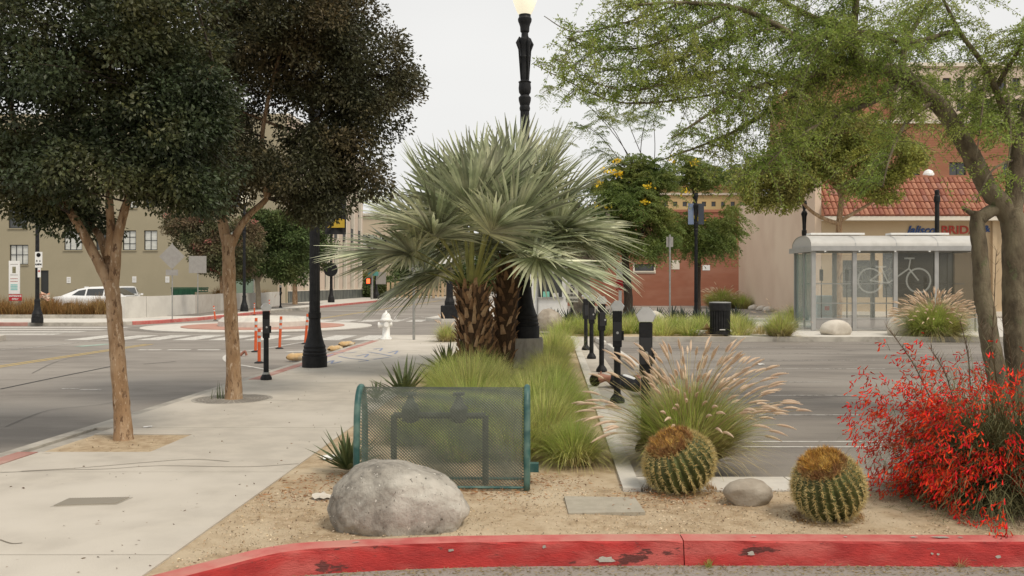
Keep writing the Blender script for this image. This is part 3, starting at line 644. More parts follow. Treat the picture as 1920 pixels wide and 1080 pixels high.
for xx in (h1[0] - .14, h1[1]): MB().bx(xx, xx + .14, BY - .055, BY - .013, h1[2], h1[3]).build('window_surround', M_BANKW, bb, sub=bs_)
MB().bx(xat(1259, BY), xat(1274, BY), BY - .03, BY - .013, zat(505, BY), zat(488, BY)).build('paint_patch', M_BANKW, bb, sub=bs_)
MB().bx(xat(1317, BY), xat(1331, BY), BY - .04, BY - .013, zat(507, BY), zat(497, BY)).build('notice', M_TEXTW, bb, sub=bs_)
MB().bx(xat(1010, BY), xat(1400, BY), BY - .1, BY + 14, zat(398, BY), zat(393, BY)).build('parapet', M_BRICK, bb, sub=bs_)
# yellow building with small square windows
YY = 96.0; ys_ = (xat(1300, YY), YY, 0)
yb = thing('yellow_building', 'ochre yellow building with a row of small square windows beyond the brick one', 'building', ys_)
hs = [(xat(x, YY), xat(x + 8, YY), zat(387, YY), zat(378, YY)) for x in range(1208, 1420, 18)]
mb = MB(); wall_with_holes(mb, xat(1180, YY), xat(1430, YY), 0, zat(352, YY), YY, .4, hs); mb.bx(xat(1180, YY), xat(1430, YY), YY + .6, YY + 10, 0, zat(353, YY)); mb.build('wall', M_YWALL, yb, sub=ys_)
for h in hs: MB().bx(h[0], h[1], YY + .2, YY + .25, h[2], h[3]).build('window', M_GLASSD, yb, sub=ys_)
MB().bx(xat(1176, YY), xat(1434, YY), YY - .5, YY + 10.4, zat(352, YY), zat(345, YY)).build('roof', M_TILE, yb, sub=ys_)
MB().bx(xat(1176, YY), xat(1434, YY), YY - .2, YY - .002, zat(366, YY), zat(362, YY)).build('ledge', M_BANKW, yb, sub=ys_)

# restaurant with tiled mansard
TY = 50.0; X0 = xat(1528, TY); ts_ = (X0, TY, ROAD)
tb = thing('tiled_roof_shop', 'tan stucco shop with a terracotta tiled mansard roof behind the glass shelter', 'building', ts_)
side = [(X0, TY), (X0, TY + 20)]; Xb = xat(1385, 70)
mb = MB(); zt = zat(330, TY)
mb.poly([(X0 + .02, TY + .5), (40, TY + .5), (40, TY + 20), (Xb + .3, TY + 20)], ROAD, 5.3); mb.build('wall', M_TANF, tb, sub=ts_)
MB().poly([(X0, TY), (X0 + .35, TY), (Xb + .35, 70), (Xb, 70)], ROAD, zt).build('side_wall', M_TAN, tb, sub=ts_)
eave = zat(411, TY)
mb = MB(); wall_with_holes(mb, X0 + .36, 34, ROAD, eave - .1, TY, .4, [(xat(1655, TY), xat(1790, TY), .9, zat(470, TY)), (xat(1580, TY), xat(1648, TY), .9, zat(488, TY))])
mb.build('front_wall', M_TANF, tb, sub=ts_)
MB().bx(xat(1655, TY), xat(1790, TY), TY + .15, TY + .2, .9, zat(470, TY)).build('shop_window', M_GLASSD, tb, sub=ts_)
MB().bx(xat(1580, TY), xat(1648, TY), TY + .15, TY + .2, .9, zat(488, TY)).build('shop_window', M_GLASSD, tb, sub=ts_)
MB().bx(X0 + .35, 34, TY - .62, TY + .3, eave - .1, eave + .12).build('eave_board', M_BANKW, tb, sub=ts_)
for x in (xat(1862, TY), xat(1945, TY)): MB().bx(x - .12, x + .12, TY - .2, TY - .001, 0, eave - .1).build('pilaster', M_TANF, tb, sub=ts_)
MB().bx(X0 + .36, 34, TY - .25, TY - .002, ROAD, .12).build('plinth', M_BANKW, tb, sub=ts_)
rz = zat(330, TY + 1.6) - .1
MB().add([[X0 + .35, TY - .58, eave + .12], [34, TY - .58, eave + .12], [34, TY + 1.5, rz], [X0 + .35, TY + 1.5, rz]], [[0, 1, 2, 3]]).build('roof_deck', M_TILE, tb, sub=ts_)
tw, nc, nr = .272, 49, 6
slope = np.array([0, 2.08, rz - eave - .12]); sl = np.linalg.norm(slope); tl = sl / nr
prof = [(-.48, .0), (-.40, .055), (-.22, .095), (0, .11), (.22, .095), (.40, .055), (.48, .0)]
V = [[p[0] * tw, y, p[1] * (1 if y == 0 else .75) + .035 * (1 - y / tl)] for y in (0, tl * 1.08) for p in prof] + [[p[0] * tw, 0, 0] for p in prof]
F = [[i, i + 1, i + 8, i + 7] for i in range(6)] + [[14 + i, 15 + i, 1 + i, i] for i in range(6)]
tile_me = []
for k, cc in enumerate(((.37, .15, .09), (.30, .11, .07), (.44, .20, .125), (.33, .15, .11))):
    mt = mat('terracotta_%s' % 'abcd'[k], cc, tuple(q * .8 for q in cc), 6, .8, .2, 20)
    o = MB().add(V, F).build('tile', mt, tb); tile_me.append(o.data); bpy.data.objects.remove(o)
ang = math.atan2(slope[2], slope[1])
for i in range(nc):
    for j in range(nr):
        c = np.array([X0 + .35 + tw * (i + .5), TY - .6, eave + .13]) + slope * (j / nr) - np.array(ts_)
        link('tile', tile_me[rnd.choice((0, 0, 1, 2, 3, 0))], tb, loc=c + np.array([0, 0, rnd.uniform(-.01, .012)]), rot=(ang, rnd.uniform(-.02, .02), 0))
MB().bx(X0 + .3, 34, TY + 1.35, TY + 1.7, rz - .02, rz + .12).build('ridge', M_TILE, tb, sub=ts_)
sg = thing('shop_sign', 'blue script and red capital lettering on the shop wall under the tiled roof', 'sign', (xat(1700, TY), TY - .03, zat(431, TY)))
text('Jalisco', .62, M_TEXTU, 'script_lettering', sg, (.75, -.02, -.02), shear=.35, bold=.015, ext=.02)
text('BRIDAL', .62, M_TEXTR, 'capital_lettering', sg, (3.05, -.02, -.02), bold=.012, ext=.02, xs=1.15)
text('&', .5, M_TEXTU, 'ampersand', sg, (4.4, -.02, .05), bold=.012, ext=.02)
MB().lathe([(.3, 0), (.3, .12), (.22, .28), (.08, .36), (0, .38)], 14, (0, 0, 0)).build('roof_vent', M_WPAINT, tb).location = (xat(1766, TY) - X0, 1.6, rz + .1 - ROAD)
# tall brick building behind
HYY = 82.0; hs_ = (xat(1750, HYY), HYY, 0)
hb = thing('tall_brick_building', 'tall orange brick building with a pale stone band above the tiled roof', 'building', hs_)
ws = [(x, x + 15, 186, 206) for x in range(1690, 1960, 26)] + [(1780, 1812, 304, 345), (1880, 1912, 304, 345), (1700, 1725, 304, 345), (1620, 1650, 304, 345)] + [(x, x + 15, 146, 170) for x in range(1690, 1960, 26)]
hs = [(xat(a, HYY), xat(b, HYY), zat(d, HYY), zat(c, HYY)) for a, b, c, d in ws]
mb = MB(); wall_with_holes(mb, xat(1538, HYY), xat(2050, HYY), 0, zat(232, HYY), HYY, .4, [h for h in hs if h[3] < zat(232, HYY)]); mb.bx(xat(1538, HYY), xat(2050, HYY), HYY + .7, HYY + 16, 0, zat(125, HYY)); mb.build('wall', mat('orange_brick', (.34, .155, .09), (.29, .125, .07), .8, .9, .3, 7, c3=(.38, .19, .115), scale3=.4, stretch=(1, 1, 3)), hb, sub=hs_)
mb = MB(); wall_with_holes(mb, xat(1680, HYY), xat(2050, HYY), zat(232, HYY) + .3, zat(125, HYY), HYY, .4, [h for h in hs if h[3] > zat(232, HYY)]); mb.build('upper_wall', M_BANK, hb, sub=hs_)
MB().bx(xat(1536, HYY), xat(2050, HYY), HYY - .25, HYY + .5, zat(232, HYY), zat(232, HYY) + .29).build('stone_band', M_BANKW, hb, sub=hs_)
MB().bx(xat(1680, HYY), xat(2050, HYY), HYY - .2, HYY + .5, zat(125, HYY), zat(118, HYY)).build('cornice', M_BANKW, hb, sub=hs_)
for h in hs: window(hb, hs_, h[0], h[1], h[2], h[3], HYY + .2, 2, 1, M_GLASSD, .1)
cz = MB(); z0 = .1
while z0 < zat(232, HYY) - .2:
    if not (zat(347, HYY) - .2 < z0 < zat(302, HYY)): cz.bx(xat(1538, HYY), xat(2050, HYY), HYY - .015, HYY - .001, z0, z0 + .17)
    z0 += .22
cz.build('brick_courses', MATS['orange_brick'], hb, kind='stuff', sub=hs_)
# white booth behind the palms
WY = 41.0; w0, w1 = xat(988, WY), xat(1064, WY); wz = zat(468, WY); wb_ = (w0, WY, 0)
wb = thing('white_booth', 'white painted booth with a dark serving window behind the second palm', 'booth', wb_)
hh = (xat(1009, WY), xat(1054, WY), zat(557, WY), zat(513, WY))
mb = MB(); wall_with_holes(mb, w0, w1, 0, wz, WY, .1, [hh]); mb.bx(w0, w0 + .1, WY + .1, WY + 2.6, 0, wz); mb.bx(w1 - .1, w1, WY + .1, WY + 2.6, 0, wz); mb.bx(w0, w1, WY + 2.5, WY + 2.6, 0, wz)
mb.build('wall', M_WPAINT, wb, sub=wb_)
MB().bx(w0 - .15, w1 + .15, WY - .2, WY + 2.8, wz, wz + .12).build('roof', M_ALU, wb, sub=wb_)
MB().bx(hh[0] - .02, hh[1] + .02, WY + .06, WY + .08, hh[2], hh[3]).build('window', M_GLASSD, wb, sub=wb_)
MB().bx(hh[0] - .05, hh[1] + .05, WY - .12, WY - .002, hh[2] - .06, hh[2]).build('counter', M_ALU, wb, sub=wb_)
MB().bx(xat(1008, WY) - .03, xat(1008, WY) + .03, WY - .06, WY - .003, 0, wz).build('corner_post', M_GALV, wb, sub=wb_)
tag(MB().box((xat(1024, WY), WY - .06, hh[2] + .13), (.30, .1, .24), taper=.94).build('storage_tub', mat('mint_plastic', (.25, .62, .50), None, rough=.5)), 'mint green tub on the counter of the white booth', 'tub')
tag(MB().box((xat(1042, WY), WY - .06, hh[2] + .10), (.25, .1, .18), taper=.9).build('box', M_PAPER), 'small white box on the counter of the white booth', 'box')

# ================================================================== STREET FURNITURE
def fluted(mb, r0, r1, z0, z1, c=(0, 0, 0), n=24):
    an = np.linspace(0, 2 * math.pi, n, endpoint=False); k = np.where(np.arange(n) % 2 == 0, 1.0, .9)
    V = np.concatenate([np.stack([np.cos(an) * r * k, np.sin(an) * r * k, np.full(n, z)], 1) for r, z in ((r0, z0), (r1, z1))]) + np.asarray(c, float)
    mb.add(V, [[j, (j + 1) % n, n + (j + 1) % n, n + j] for j in range(n)])
def lamp(label, loc, H, rb_, rp, globe=True, z0=0, ped=None, group='black street lamps', base_h=1.15, orn=True, lit=True):
    t = thing('street_lamp', label, 'street lamp', loc, group=group)
    if ped:
        o = MB().box((0, 0, ped[1] / 2), (ped[0], ped[0], ped[1])).build('pedestal', mat('pedestal_concrete', (.40, .375, .33), (.29, .27, .235), 5, .9, .5, 25, c3=(.5, .47, .41), scale3=2.2, stretch=(2, 2, .7)), t); bev(o, .02); z0 = ped[1]
    b = MB(); h = base_h
    b.lathe([(rb_, z0), (rb_, z0 + h * .20), (rb_ * .93, z0 + h * .21), (rb_ * .97, z0 + h * .25), (rb_ * .90, z0 + h * .27), (rb_ * .93, z0 + h * .31), (rb_ * .86, z0 + h * .34), (rb_ * .88, z0 + h * .38),
             (rb_ * .78, z0 + h * .42), (rb_ * .62, z0 + h * .55), (rb_ * .50, z0 + h * .72), (rb_ * .45, z0 + h * .88), (rb_ * .50, z0 + h * .90), (rb_ * .50, z0 + h * .94), (rp * 1.15, z0 + h)], 28)
    crease(b.build('base', M_BLACK, t, smooth=True))
    p = MB(); top = z0 + H - (1.75 if orn else .25)
    fluted(p, rp, rp * .85, z0 + h, top); p.build('pole', M_BLACK, t)
    if orn:
        o = MB(); r = rp * .85
        o.lathe([(r * 1.1, top), (r * 1.2, top + .05), (r * 1.05, top + .10), (r * 1.35, top + .2), (r * 1.4, top + .26), (r * .95, top + .31), (r * 1.3, top + .36), (r * 1.4, top + .45), (r * 1.3, top + .54), (r * 1.45, top + .57),
                 (r * .95, top + .6), (r * 1.05, top + .75), (r * 1.0, top + 1.0), (r * 1.15, top + 1.06), (r * 1.0, top + 1.1), (r * 1.25, top + 1.28), (r * 1.5, top + 1.38), (r * 1.45, top + 1.42), (r * .8, top + 1.46),
                 (r * .75, top + 1.54), (r * 1.0, top + 1.57), (r * 1.05, top + 1.66), (r * 1.25, top + 1.72), (r * 1.5, top + 1.77), (r * 1.55, top + 1.82), (r * 1.3, top + 1.86), (r * 1.35, top + 1.93)], 20)
        crease(o.build('ornament', M_BLACK, t, smooth=True))
        for a in range(4):
            an = a * math.pi / 2 + .5
            s = MB().tube([(r * 1.0 * math.cos(an), r * 1.0 * math.sin(an), top + .62), (r * 1.45 * math.cos(an), r * 1.45 * math.sin(an), top + 1.2), (r * 1.9 * math.cos(an), r * 1.9 * math.sin(an), top + 1.33), (r * 1.3 * math.cos(an), r * 1.3 * math.sin(an), top + 1.45)], [.012, .02, .035, .015], 6)
            s.smooth = True; s.build('bracket', M_BLACK, t)
    if globe:
        g = MB(); zt_ = z0 + H + .15; g.lathe([(.10, zt_ - .03), (.17, zt_ + .09), (.235, zt_ + .27), (.25, zt_ + .42), (.215, zt_ + .58), (.12, zt_ + .70), (.0, zt_ + .74)], 24)
        g.smooth = True; g.build('globe', M_LAMPG, t)
        f = MB().lathe([(.03, zt_ + .72), (.05, zt_ + .76), (.015, zt_ + .85), (0, zt_ + .92)], 10); f.build('finial', M_BLACK, t)
    return t
LB = G(984, 688)
l_main = lamp('tall black street lamp with lit globe on a square concrete pedestal by the palms', tuple(LB), 6.25, .29, .105, ped=(.71, .58), base_h=1.15)
l2 = lamp('black street lamp at the kerb between the parking meter and the hydrant', tuple(G(590, 688)), 6.3, .245, .108, base_h=1.08)
for z in (3.25, 3.32): MB().lathe([(.118, z - .012), (.118, z + .012)], 16).build('banner_strap', M_SILVER, l2)
bn = thing('street_banner', 'black and yellow banner hanging beside the kerb lamp post near the palm', 'banner', tuple(G(590, 688)))
o = MB()
for i in range(10):
    x0, x1 = .2 + .42 * i / 10, .2 + .42 * (i + 1) / 10; y0, y1 = .02 * math.sin(i * .9), .02 * math.sin(i * .9 + .9)
    for z0, z1, mi in ((2.62, 3.0, 0), (3.0, 3.9, 1)): pass
    o.add([[x0, y0, 2.63], [x1, y1, 2.63], [x1, y1, 3.75], [x0, y0, 3.75]], [[0, 1, 2, 3]], 0)
    o.add([[x0, y0 + .006, 2.63], [x1, y1 + .006, 2.63], [x1, y1 + .006, 3.75], [x0, y0 + .006, 3.75]], [[3, 2, 1, 0]], 0)
o.build('cloth', mat('black_banner_cloth', (.03, .03, .033), None, rough=.8), bn)
MB().poly([(.26, .0), (.6, 0), (.6, .16), (.45, .19)], 0, .006).build('yellow_shape', mat('banner_yellow', (.62, .42, .05), None, rough=.7), bn, ).matrix_local = Matrix.Translation((0, -.035, 2.76)) @ Matrix.Rotation(R(90), 4, 'X')
MB().tube([(.1, 0, 3.77), (.64, 0, 3.77)], .012, 6).build('rod', M_BLACK, bn)
l3 = lamp('black lamp post carrying a white no parking sign at the edge of the dry hedge', tuple(G(70, 605)), 6.2, .235, .085, base_h=1.0)
l4 = lamp('slim black lamp post in front of the white block wall and small trees', tuple(G(458, 584)), 6.2, .24, .095, base_h=.95)
l5 = lamp('black lamp post with a round black sign in front of the pinkish building', tuple(G(621, 567)), 7.0, .3, .13, base_h=1.2)
disc_ = MB().lathe([(.62, 0), (.62, .1)], 24); o = disc_.build('round_sign', M_BLACK, l5); o.rotation_euler = (R(90), 0, 0); o.location = (0, -.2, 2.9)
l6 = lamp('far black lamp post with double lanterns next to the traffic signal', tuple(G(705, 560)), 6.0, .4, .14, globe=False, base_h=1.4, orn=False)
for sx in (-1, 1):
    MB().tube([(0, 0, 5.6), (sx * .4, 0, 5.55), (sx * .9, 0, 5.7), (sx * .95, 0, 6.1)], .06, 6).build('lamp_arm', M_BLACK, l6)
    MB().lathe([(.12, 6.1), (.28, 6.5), (.3, 6.75), (.12, 6.9)], 10, (sx * .95, 0, 0)).build('lantern', M_BLACK, l6)
MB().lathe([(.12, 5.75), (.28, 6.1), (.3, 6.5), (.1, 6.9), (0, 7.1)], 10).build('lantern', M_BLACK, l6)
p7 = G(843, 597); l7 = thing('sign_post', 'black post on a square black base box with pale sign panels beside the palm trunk', 'sign post', tuple(p7))
bev(MB().bx(-.40, .40, -.35, .35, 0, .62).build('base_box', M_BLACK, l7), .03)
MB().lathe([(.24, .62), (.24, .8), (.17, 1.0), (.15, 1.75), (.13, 1.8), (.12, 2.9)], 16).build('pole', M_BLACK, l7)
MB().bx(-.55, .55, -.17, -.13, 2.6, 3.0).build('sign_panel', M_TEXTW, l7); MB().lathe([(.12, 3.0), (.2, 3.2), (.16, 3.4), (0, 3.5)], 12).build('finial', M_BLACK, l7)
l8 = lamp('black lamp post rising among the leaves of the second yellow flowering tree', tuple(G(1305, 600)), 5.6, .17, .085, base_h=.9, globe=False)
MB().bx(-.36, -.10, -.012, .012, 4.35, 5.3).build('banner', mat('blue_banner', (.16, .21, .33), (.2, .25, .36), 1, .7), l8)
MB().bx(.10, .36, -.012, .012, 4.35, 5.3).build('banner', mat('dark_banner', (.05, .06, .08), None, rough=.7), l8)
l9 = lamp('black ornamental lamp post behind the arched end of the glass shelter', tuple(G(1508, 600)), 5.25, .2, .095, base_h=.9, globe=False)
l10 = thing('black_pole', 'thin black pole rising behind the shelter roof against the tiles', 'pole', tuple(G(1757, 603)))
MB().lathe([(.12, 0), (.12, .3), (.10, .4), (.095, 5.2), (.13, 5.22), (.13, 5.45), (.1, 5.5), (.1, 5.72), (.0, 5.76)], 14).build('post', M_DKMET, l10)

# traffic signal
tsg = thing('traffic_signal', 'distant traffic signal showing a red walk hand beside the double lantern post', 'traffic light', tuple(G(699, 561)))
MB().tube([(-.1, 0, 0), (-.1, 0, 6.2)], .14, 8).build('pole', M_GALV, tsg)
MB().bx(-1.1, -.45, -.3, .1, 3.2, 5.0).build('signal_head', M_DKMET, tsg); MB().bx(-.4, .3, -.42, 0, 3.0, 5.3).build('signal_head', M_DKMET, tsg)
MB().bx(-.75, -.1, -.35, -.05, 1.55, 2.3).build('walk_box', M_DKMET, tsg)
MB().bx(-.62, -.25, -.37, -.352, 1.68, 2.18).build('walk_hand', mat('lit_hand', (.8, .1, .03), None, emit=((1, .12, .03), 1.5)), tsg)
MB().bx(-.5, .6, -.1, -.02, 2.5, 2.95).build('street_plate', mat('teal_sign', (.10, .30, .27), None, rough=.6), tsg)
MB().bx(.35, 1.4, .0, .05, 1.6, 2.9).build('sign_back', M_SIGNBK, tsg)

# parking meters
def meter(label, loc, rz=0, H=1.44, group='parking meters beside the lot', small=False):
    t = thing('parking_meter', label, 'parking meter', loc, rz, group)
    MB().lathe([(.10, 0), (.105, .02), (.10, .05), (.075, .09), (.052, .12), (.048, .14), (.046, .84 * H / 1.44)], 16).build('post', M_DKMET, t)
    s = H / 1.44; b = MB()
    b.box((0, 0, 1.02 * s), (.125, .105, .50 * s), taper=1.05); o = b.build('housing', M_DKMET, t); bev(o, .012)
    o = MB().bx(-.056, .056, -.062, -.054, .86 * s, 1.12 * s).build('coin_door', mat('meter_door', (.03, .03, .032), None, rough=.35), t)
    MB().lathe([(.018, -.09), (.018, -.078)], 10).build('coin_knob', M_CHROME, o).matrix_local = Matrix.Translation((.0, -.142, .98 * s)) @ Matrix.Rotation(R(-90), 4, 'X')
    MB().box((.075, 0, .93 * s), (.03, .07, .13)).build('side_box', M_DKMET, t)
    # faceted dome seen as a pale pentagon
    prof = [(-.07, 0), (.07, 0), (.098, .065), (.038, .142), (-.038, .142), (-.098, .065)]
    zb = 1.272 * s; V = []
    for y, k in ((-.062, .93), (-.04, 1.03), (.04, 1.03), (.062, .93)): V += [[x * k, y, zb + z * (.96 + .04 * k) * .98 + .004] for x, z in prof]
    F = [[r * 6 + i, r * 6 + (i + 1) % 6, (r + 1) * 6 + (i + 1) % 6, (r + 1) * 6 + i] for r in range(3) for i in range(6)]
    m_ = MB().add(V, F); m_.add(V[:6], [[0, 5, 4, 3], [0, 3, 2, 1]]); m_.add(V[18:], [[0, 1, 2, 3], [0, 3, 4, 5]])
    d = m_.build('dome', M_CHROME, t); bev(d, .008)
    return t
m1 = meter('parking meter closest to the fountain grass, tallest in its row', tuple(S(.92, 8.95)), -.12)
specs = [((.90, 12.6), 'parking meter in front of the sleeping person', 14.0), ((.92, 17.0), "parking meter at the sleeping person's shoulder, base behind the head", 15), ((.86, 20.0), 'fourth parking meter from the fountain grass, just in front of the farthest one', 16), ((.83, 22.6), 'farthest parking meter of the row beside the grass strip', 17)]
for i, ((u, v_), lb, _) in enumerate(specs): dup(m1, S(u, v_), [-.1, .2, .1, .35][i], lb)
mL = dup(m1, G(499, 712), .3, 'parking meter standing on the pavement in front of the orange posts', scale=.93)
mL['group'] = 'parking meters on the pavement'
dup(m1, G(526, 577), .2, 'distant parking meter beside the corner of the olive building', scale=1.1)['group'] = 'parking meters on the pavement'
# green-grey sleeve at the foot of the pavement meter
MB().lathe([(.085, 0), (.075, .05), (.06, .14)], 12).build('foot_sleeve', M_GALV, mL)

# fire hydrant
hy = thing('fire_hydrant', 'white fire hydrant on the pavement corner', 'fire hydrant', tuple(G(724, 636)))
b = MB(); b.lathe([(.17, 0), (.17, .04), (.115, .05), (.11, .52), (.13, .53), (.13, .56)], 24); b.smooth = True; b.build('barrel', M_WPAINT, hy)
b = MB(); b.lathe([(.175, .56), (.175, .60), (.14, .61), (.135, .67), (.11, .73), (.07, .78), (.03, .80), (.03, .85), (0, .855)], 24); b.smooth = True; b.build('bonnet', M_WPAINT, hy)
for an, r_, z, ln in ((R(185), .075, .42, .19), (R(-80), .06, .44, .17), (R(5), .05, .44, .13)):
    q = MB().tube([(0, 0, z), (math.cos(an) * ln, math.sin(an) * ln, z), ], r_, 14); q.smooth = False; o = q.build('outlet', M_WPAINT, hy)
    MB().tube([(math.cos(an) * ln, math.sin(an) * ln, z), (math.cos(an) * (ln + .05), math.sin(an) * (ln + .05), z)], [r_ * 1.25, r_ * 1.15], 14).build('cap', M_WPAINT, o)
MB().lathe([(.16, -.0), (.16, .015)], 8).build('flange', M_WPAINT, hy)
for i in range(8): MB().lathe([(.014, .04), (.014, .065)], 6, (.145 * math.cos(i * .785), .145 * math.sin(i * .785), 0)).build('bolt', M_WPAINT, hy)

# sign posts
def post_sign(label, base, H, plates, post_m=M_GALV, r=.028, cat='sign', name='street_sign'):
    t = thing(name, label, cat, tuple(base)); MB().lathe([(r, 0), (r, H)], 8).build('post', post_m, t)
    for nm, pts, z, y, m_ in plates:
        o = MB().poly(pts, -.004, .004).build(nm, m_, t); o.matrix_local = Matrix.Translation((0, y, z)) @ Matrix.Rotation(R(90), 4, 'X')
    return t
def rect(w, h): return [(-w / 2, -h / 2), (w / 2, -h / 2), (w / 2, h / 2), (-w / 2, h / 2)]
def diam(w): return [(-w, 0), (0, -w), (w, 0), (0, w)]
def bscale(base): return base[1] / FPX
b_ = G(323, 599); k_ = bscale(b_)
post_sign('grey back of a diamond road sign with a small plate below on a thin post', b_, (599 - 456) * k_, [('diamond_plate', diam(24 * k_), (599 - 481) * k_, -.04, M_SIGNBK), ('small_plate', rect(23 * k_, 11 * k_), (599 - 511) * k_, -.04, M_SIGNBK)])
b_ = G(371, 591); k_ = bscale(b_)
post_sign('grey back of a square road sign on a thin post by the white wall', b_, (591 - 480) * k_, [('square_plate', rect(33 * k_, 32 * k_), (591 - 496) * k_, -.04, M_SIGNBK)])
b_ = G(776, 637); k_ = bscale(b_)
post_sign('bare grey steel sign post near the hydrant, top lost in the palm fronds', b_, (637 - 480) * k_, [('small_plate', rect(.3, .42), 2.25, .04, M_SIGNBK)], r=.04)
b_ = G(1256, 602); k_ = bscale(b_)
post_sign('plain grey post standing in the far grass under the flowering trees', b_, (602 - 440) * k_, [('small_plate', rect(.3, .45), 3.5, .04, M_SIGNBK)], r=.04)
b_ = G(696 - 18, 566); 
# lamp-post signs (held by the post: things of their own)
b_ = P(72.5, 487, 38.15)
s = thing('no_parking_sign', 'white sign with small dark symbols strapped to the lamp post by the dry hedge', 'sign', tuple(b_))
MB().bx(-.15, .15, -.01, .01, -.33, .33).build('board', M_TEXTW, s)
o = MB().lathe([(.09, 0), (.09, .004), (.065, .004), (.065, 0)], 20).build('prohibition_ring', M_TEXTB, s); o.matrix_local = Matrix.Translation((0, -.012, .2)) @ Matrix.Rotation(R(90), 4, 'X')
text('P', .15, M_TEXTB, 'symbol', s, (0, -.018, .2), bold=.003)
for i, (x, z) in enumerate(((-.07, -.05), (.06, -.05), (-.07, -.2), (.06, -.2))): text(['8', '6', 'AM', 'PM'][i], .11, M_TEXTB, 'symbol', s, (x, -.013, z), bold=.003)
s = thing('permit_sign', 'narrow white and pink strip sign under the no parking sign', 'sign', tuple(P(73.5, 511, 38.15)))
MB().bx(-.06, .06, -.01, .01, -.2, .2).build('board', M_TEXTW, s); MB().bx(-.045, .045, -.014, -.011, .02, .1).build('print', M_REDT, s)
# welcome totem & entrance sign
b_ = P(27, 555, 45.6); k_ = 45.6 / FPX
s = thing('information_board', 'tall white information board with a small photo and turquoise text behind the hedge', 'sign board', (b_[0], b_[1], 0))
zc = zat(520, 45.6); hb_ = 62 * k_
MB().bx(-10 * k_, 10 * k_, -.03, .03, zc - hb_ / 2, zc + hb_ / 2).build('board', M_TEXTW, s)
MB().bx(-3.2 * k_, 3.2 * k_, -.036, -.031, zat(512, 45.6), zat(500, 45.6)).build('photo_print', mat('olive_print', (.16, .15, .07), (.3, .28, .2), 6), s)
for i, (yy, c_) in enumerate(((495, M_SIGNBK), (515, M_SIGNBK), (522, M_PINK), (527, M_PINK))): MB().bx(-7 * k_, 7 * k_, -.035, -.031, zat(yy + 1, 45.6), zat(yy, 45.6)).build('text_line', c_, s)
for yy in (533, 536, 539, 542): MB().bx(-6.5 * k_, 6.5 * k_, -.035, -.031, zat(yy + 2, 45.6), zat(yy, 45.6)).build('text_line', mat('turquoise_print', (.25, .55, .52), None), s)
for sx in (-1, 1): MB().bx(sx * 8 * k_ - .03, sx * 8 * k_ + .03, .031, .08, 0, zc).build('leg', M_GALV, s)
s = thing('entrance_sign', 'small red sign with white lettering below the white information board', 'sign', tuple(P(29, 558, 45.3)))
MB().bx(-12 * k_, 12 * k_, -.02, .02, -6 * k_, 6 * k_).build('board', mat('sign_red', (.5, .02, .03), None, rough=.5), s)
text('ENTRANCE', .12, M_TEXTW, 'lettering', s, (0, -.026, .075), bold=.004); text('ONLY', .12, M_TEXTW, 'lettering', s, (0, -.026, -.075), bold=.004)
for sx in (-1, 1): MB().bx(sx * 9 * k_ - .02, sx * 9 * k_ + .02, .021, .06, -.95, 0).build('leg', M_GALV, s)
# red and white board sign behind trunk
k_ = 46 / FPX
s = thing('parking_board', 'white board with a red lower half beside the first flowering tree trunk', 'sign board', (xat(1162, 46), 46, 0))
MB().bx(-6 * k_, 6 * k_, -.03, .03, zat(524, 46), zat(492, 46)).build('white_panel', M_TEXTW, s); MB().bx(-7 * k_, 6 * k_, -.035, .035, zat(544, 46), zat(525, 46)).build('red_panel', mat('sign_red', (.5, .02, .03)), s)
MB().bx(-.05, .1, -.02, .02, 0, zat(545, 46)).build('post', M_TEXTW, s)
# PUBLIC PARKING sign
k_ = 31 / FPX
s = thing('public_parking_sign', 'grey PUBLIC PARKING sign with a black oval P above the grass', 'sign', (xat(1072.5, 31), 31, 0))
o = MB().bx(-11.5 * k_, 11.5 * k_, -.03, .03, zat(567, 31), zat(530, 31)).build('board', mat('sign_grey', (.42, .41, .36), None, rough=.6), s); bev(o, .02)
zc = zat(541, 31); n = 24
o = MB().poly([(.082 * math.cos(2 * math.pi * i / n), .135 * math.sin(2 * math.pi * i / n)) for i in range(n)], 0, .006).build('oval', M_TEXTB, s); o.matrix_local = Matrix.Translation((0, -.032, zc)) @ Matrix.Rotation(R(90), 4, 'X')
text('P', .22, mat('sign_grey'  , (.42, .41, .36)), 'letter', s, (0, -.045, zc), bold=.002)
text('PUBLIC', .105, M_TEXTB, 'lettering', s, (0, -.036, zat(553.5, 31)), bold=.0015); text('PARKING', .105, M_TEXTB, 'lettering', s, (0, -.036, zat(562, 31)), bold=.0015)
MB().bx(-.04, .04, .031, .09, 0, zat(534, 31)).build('post', M_DKMET, s)

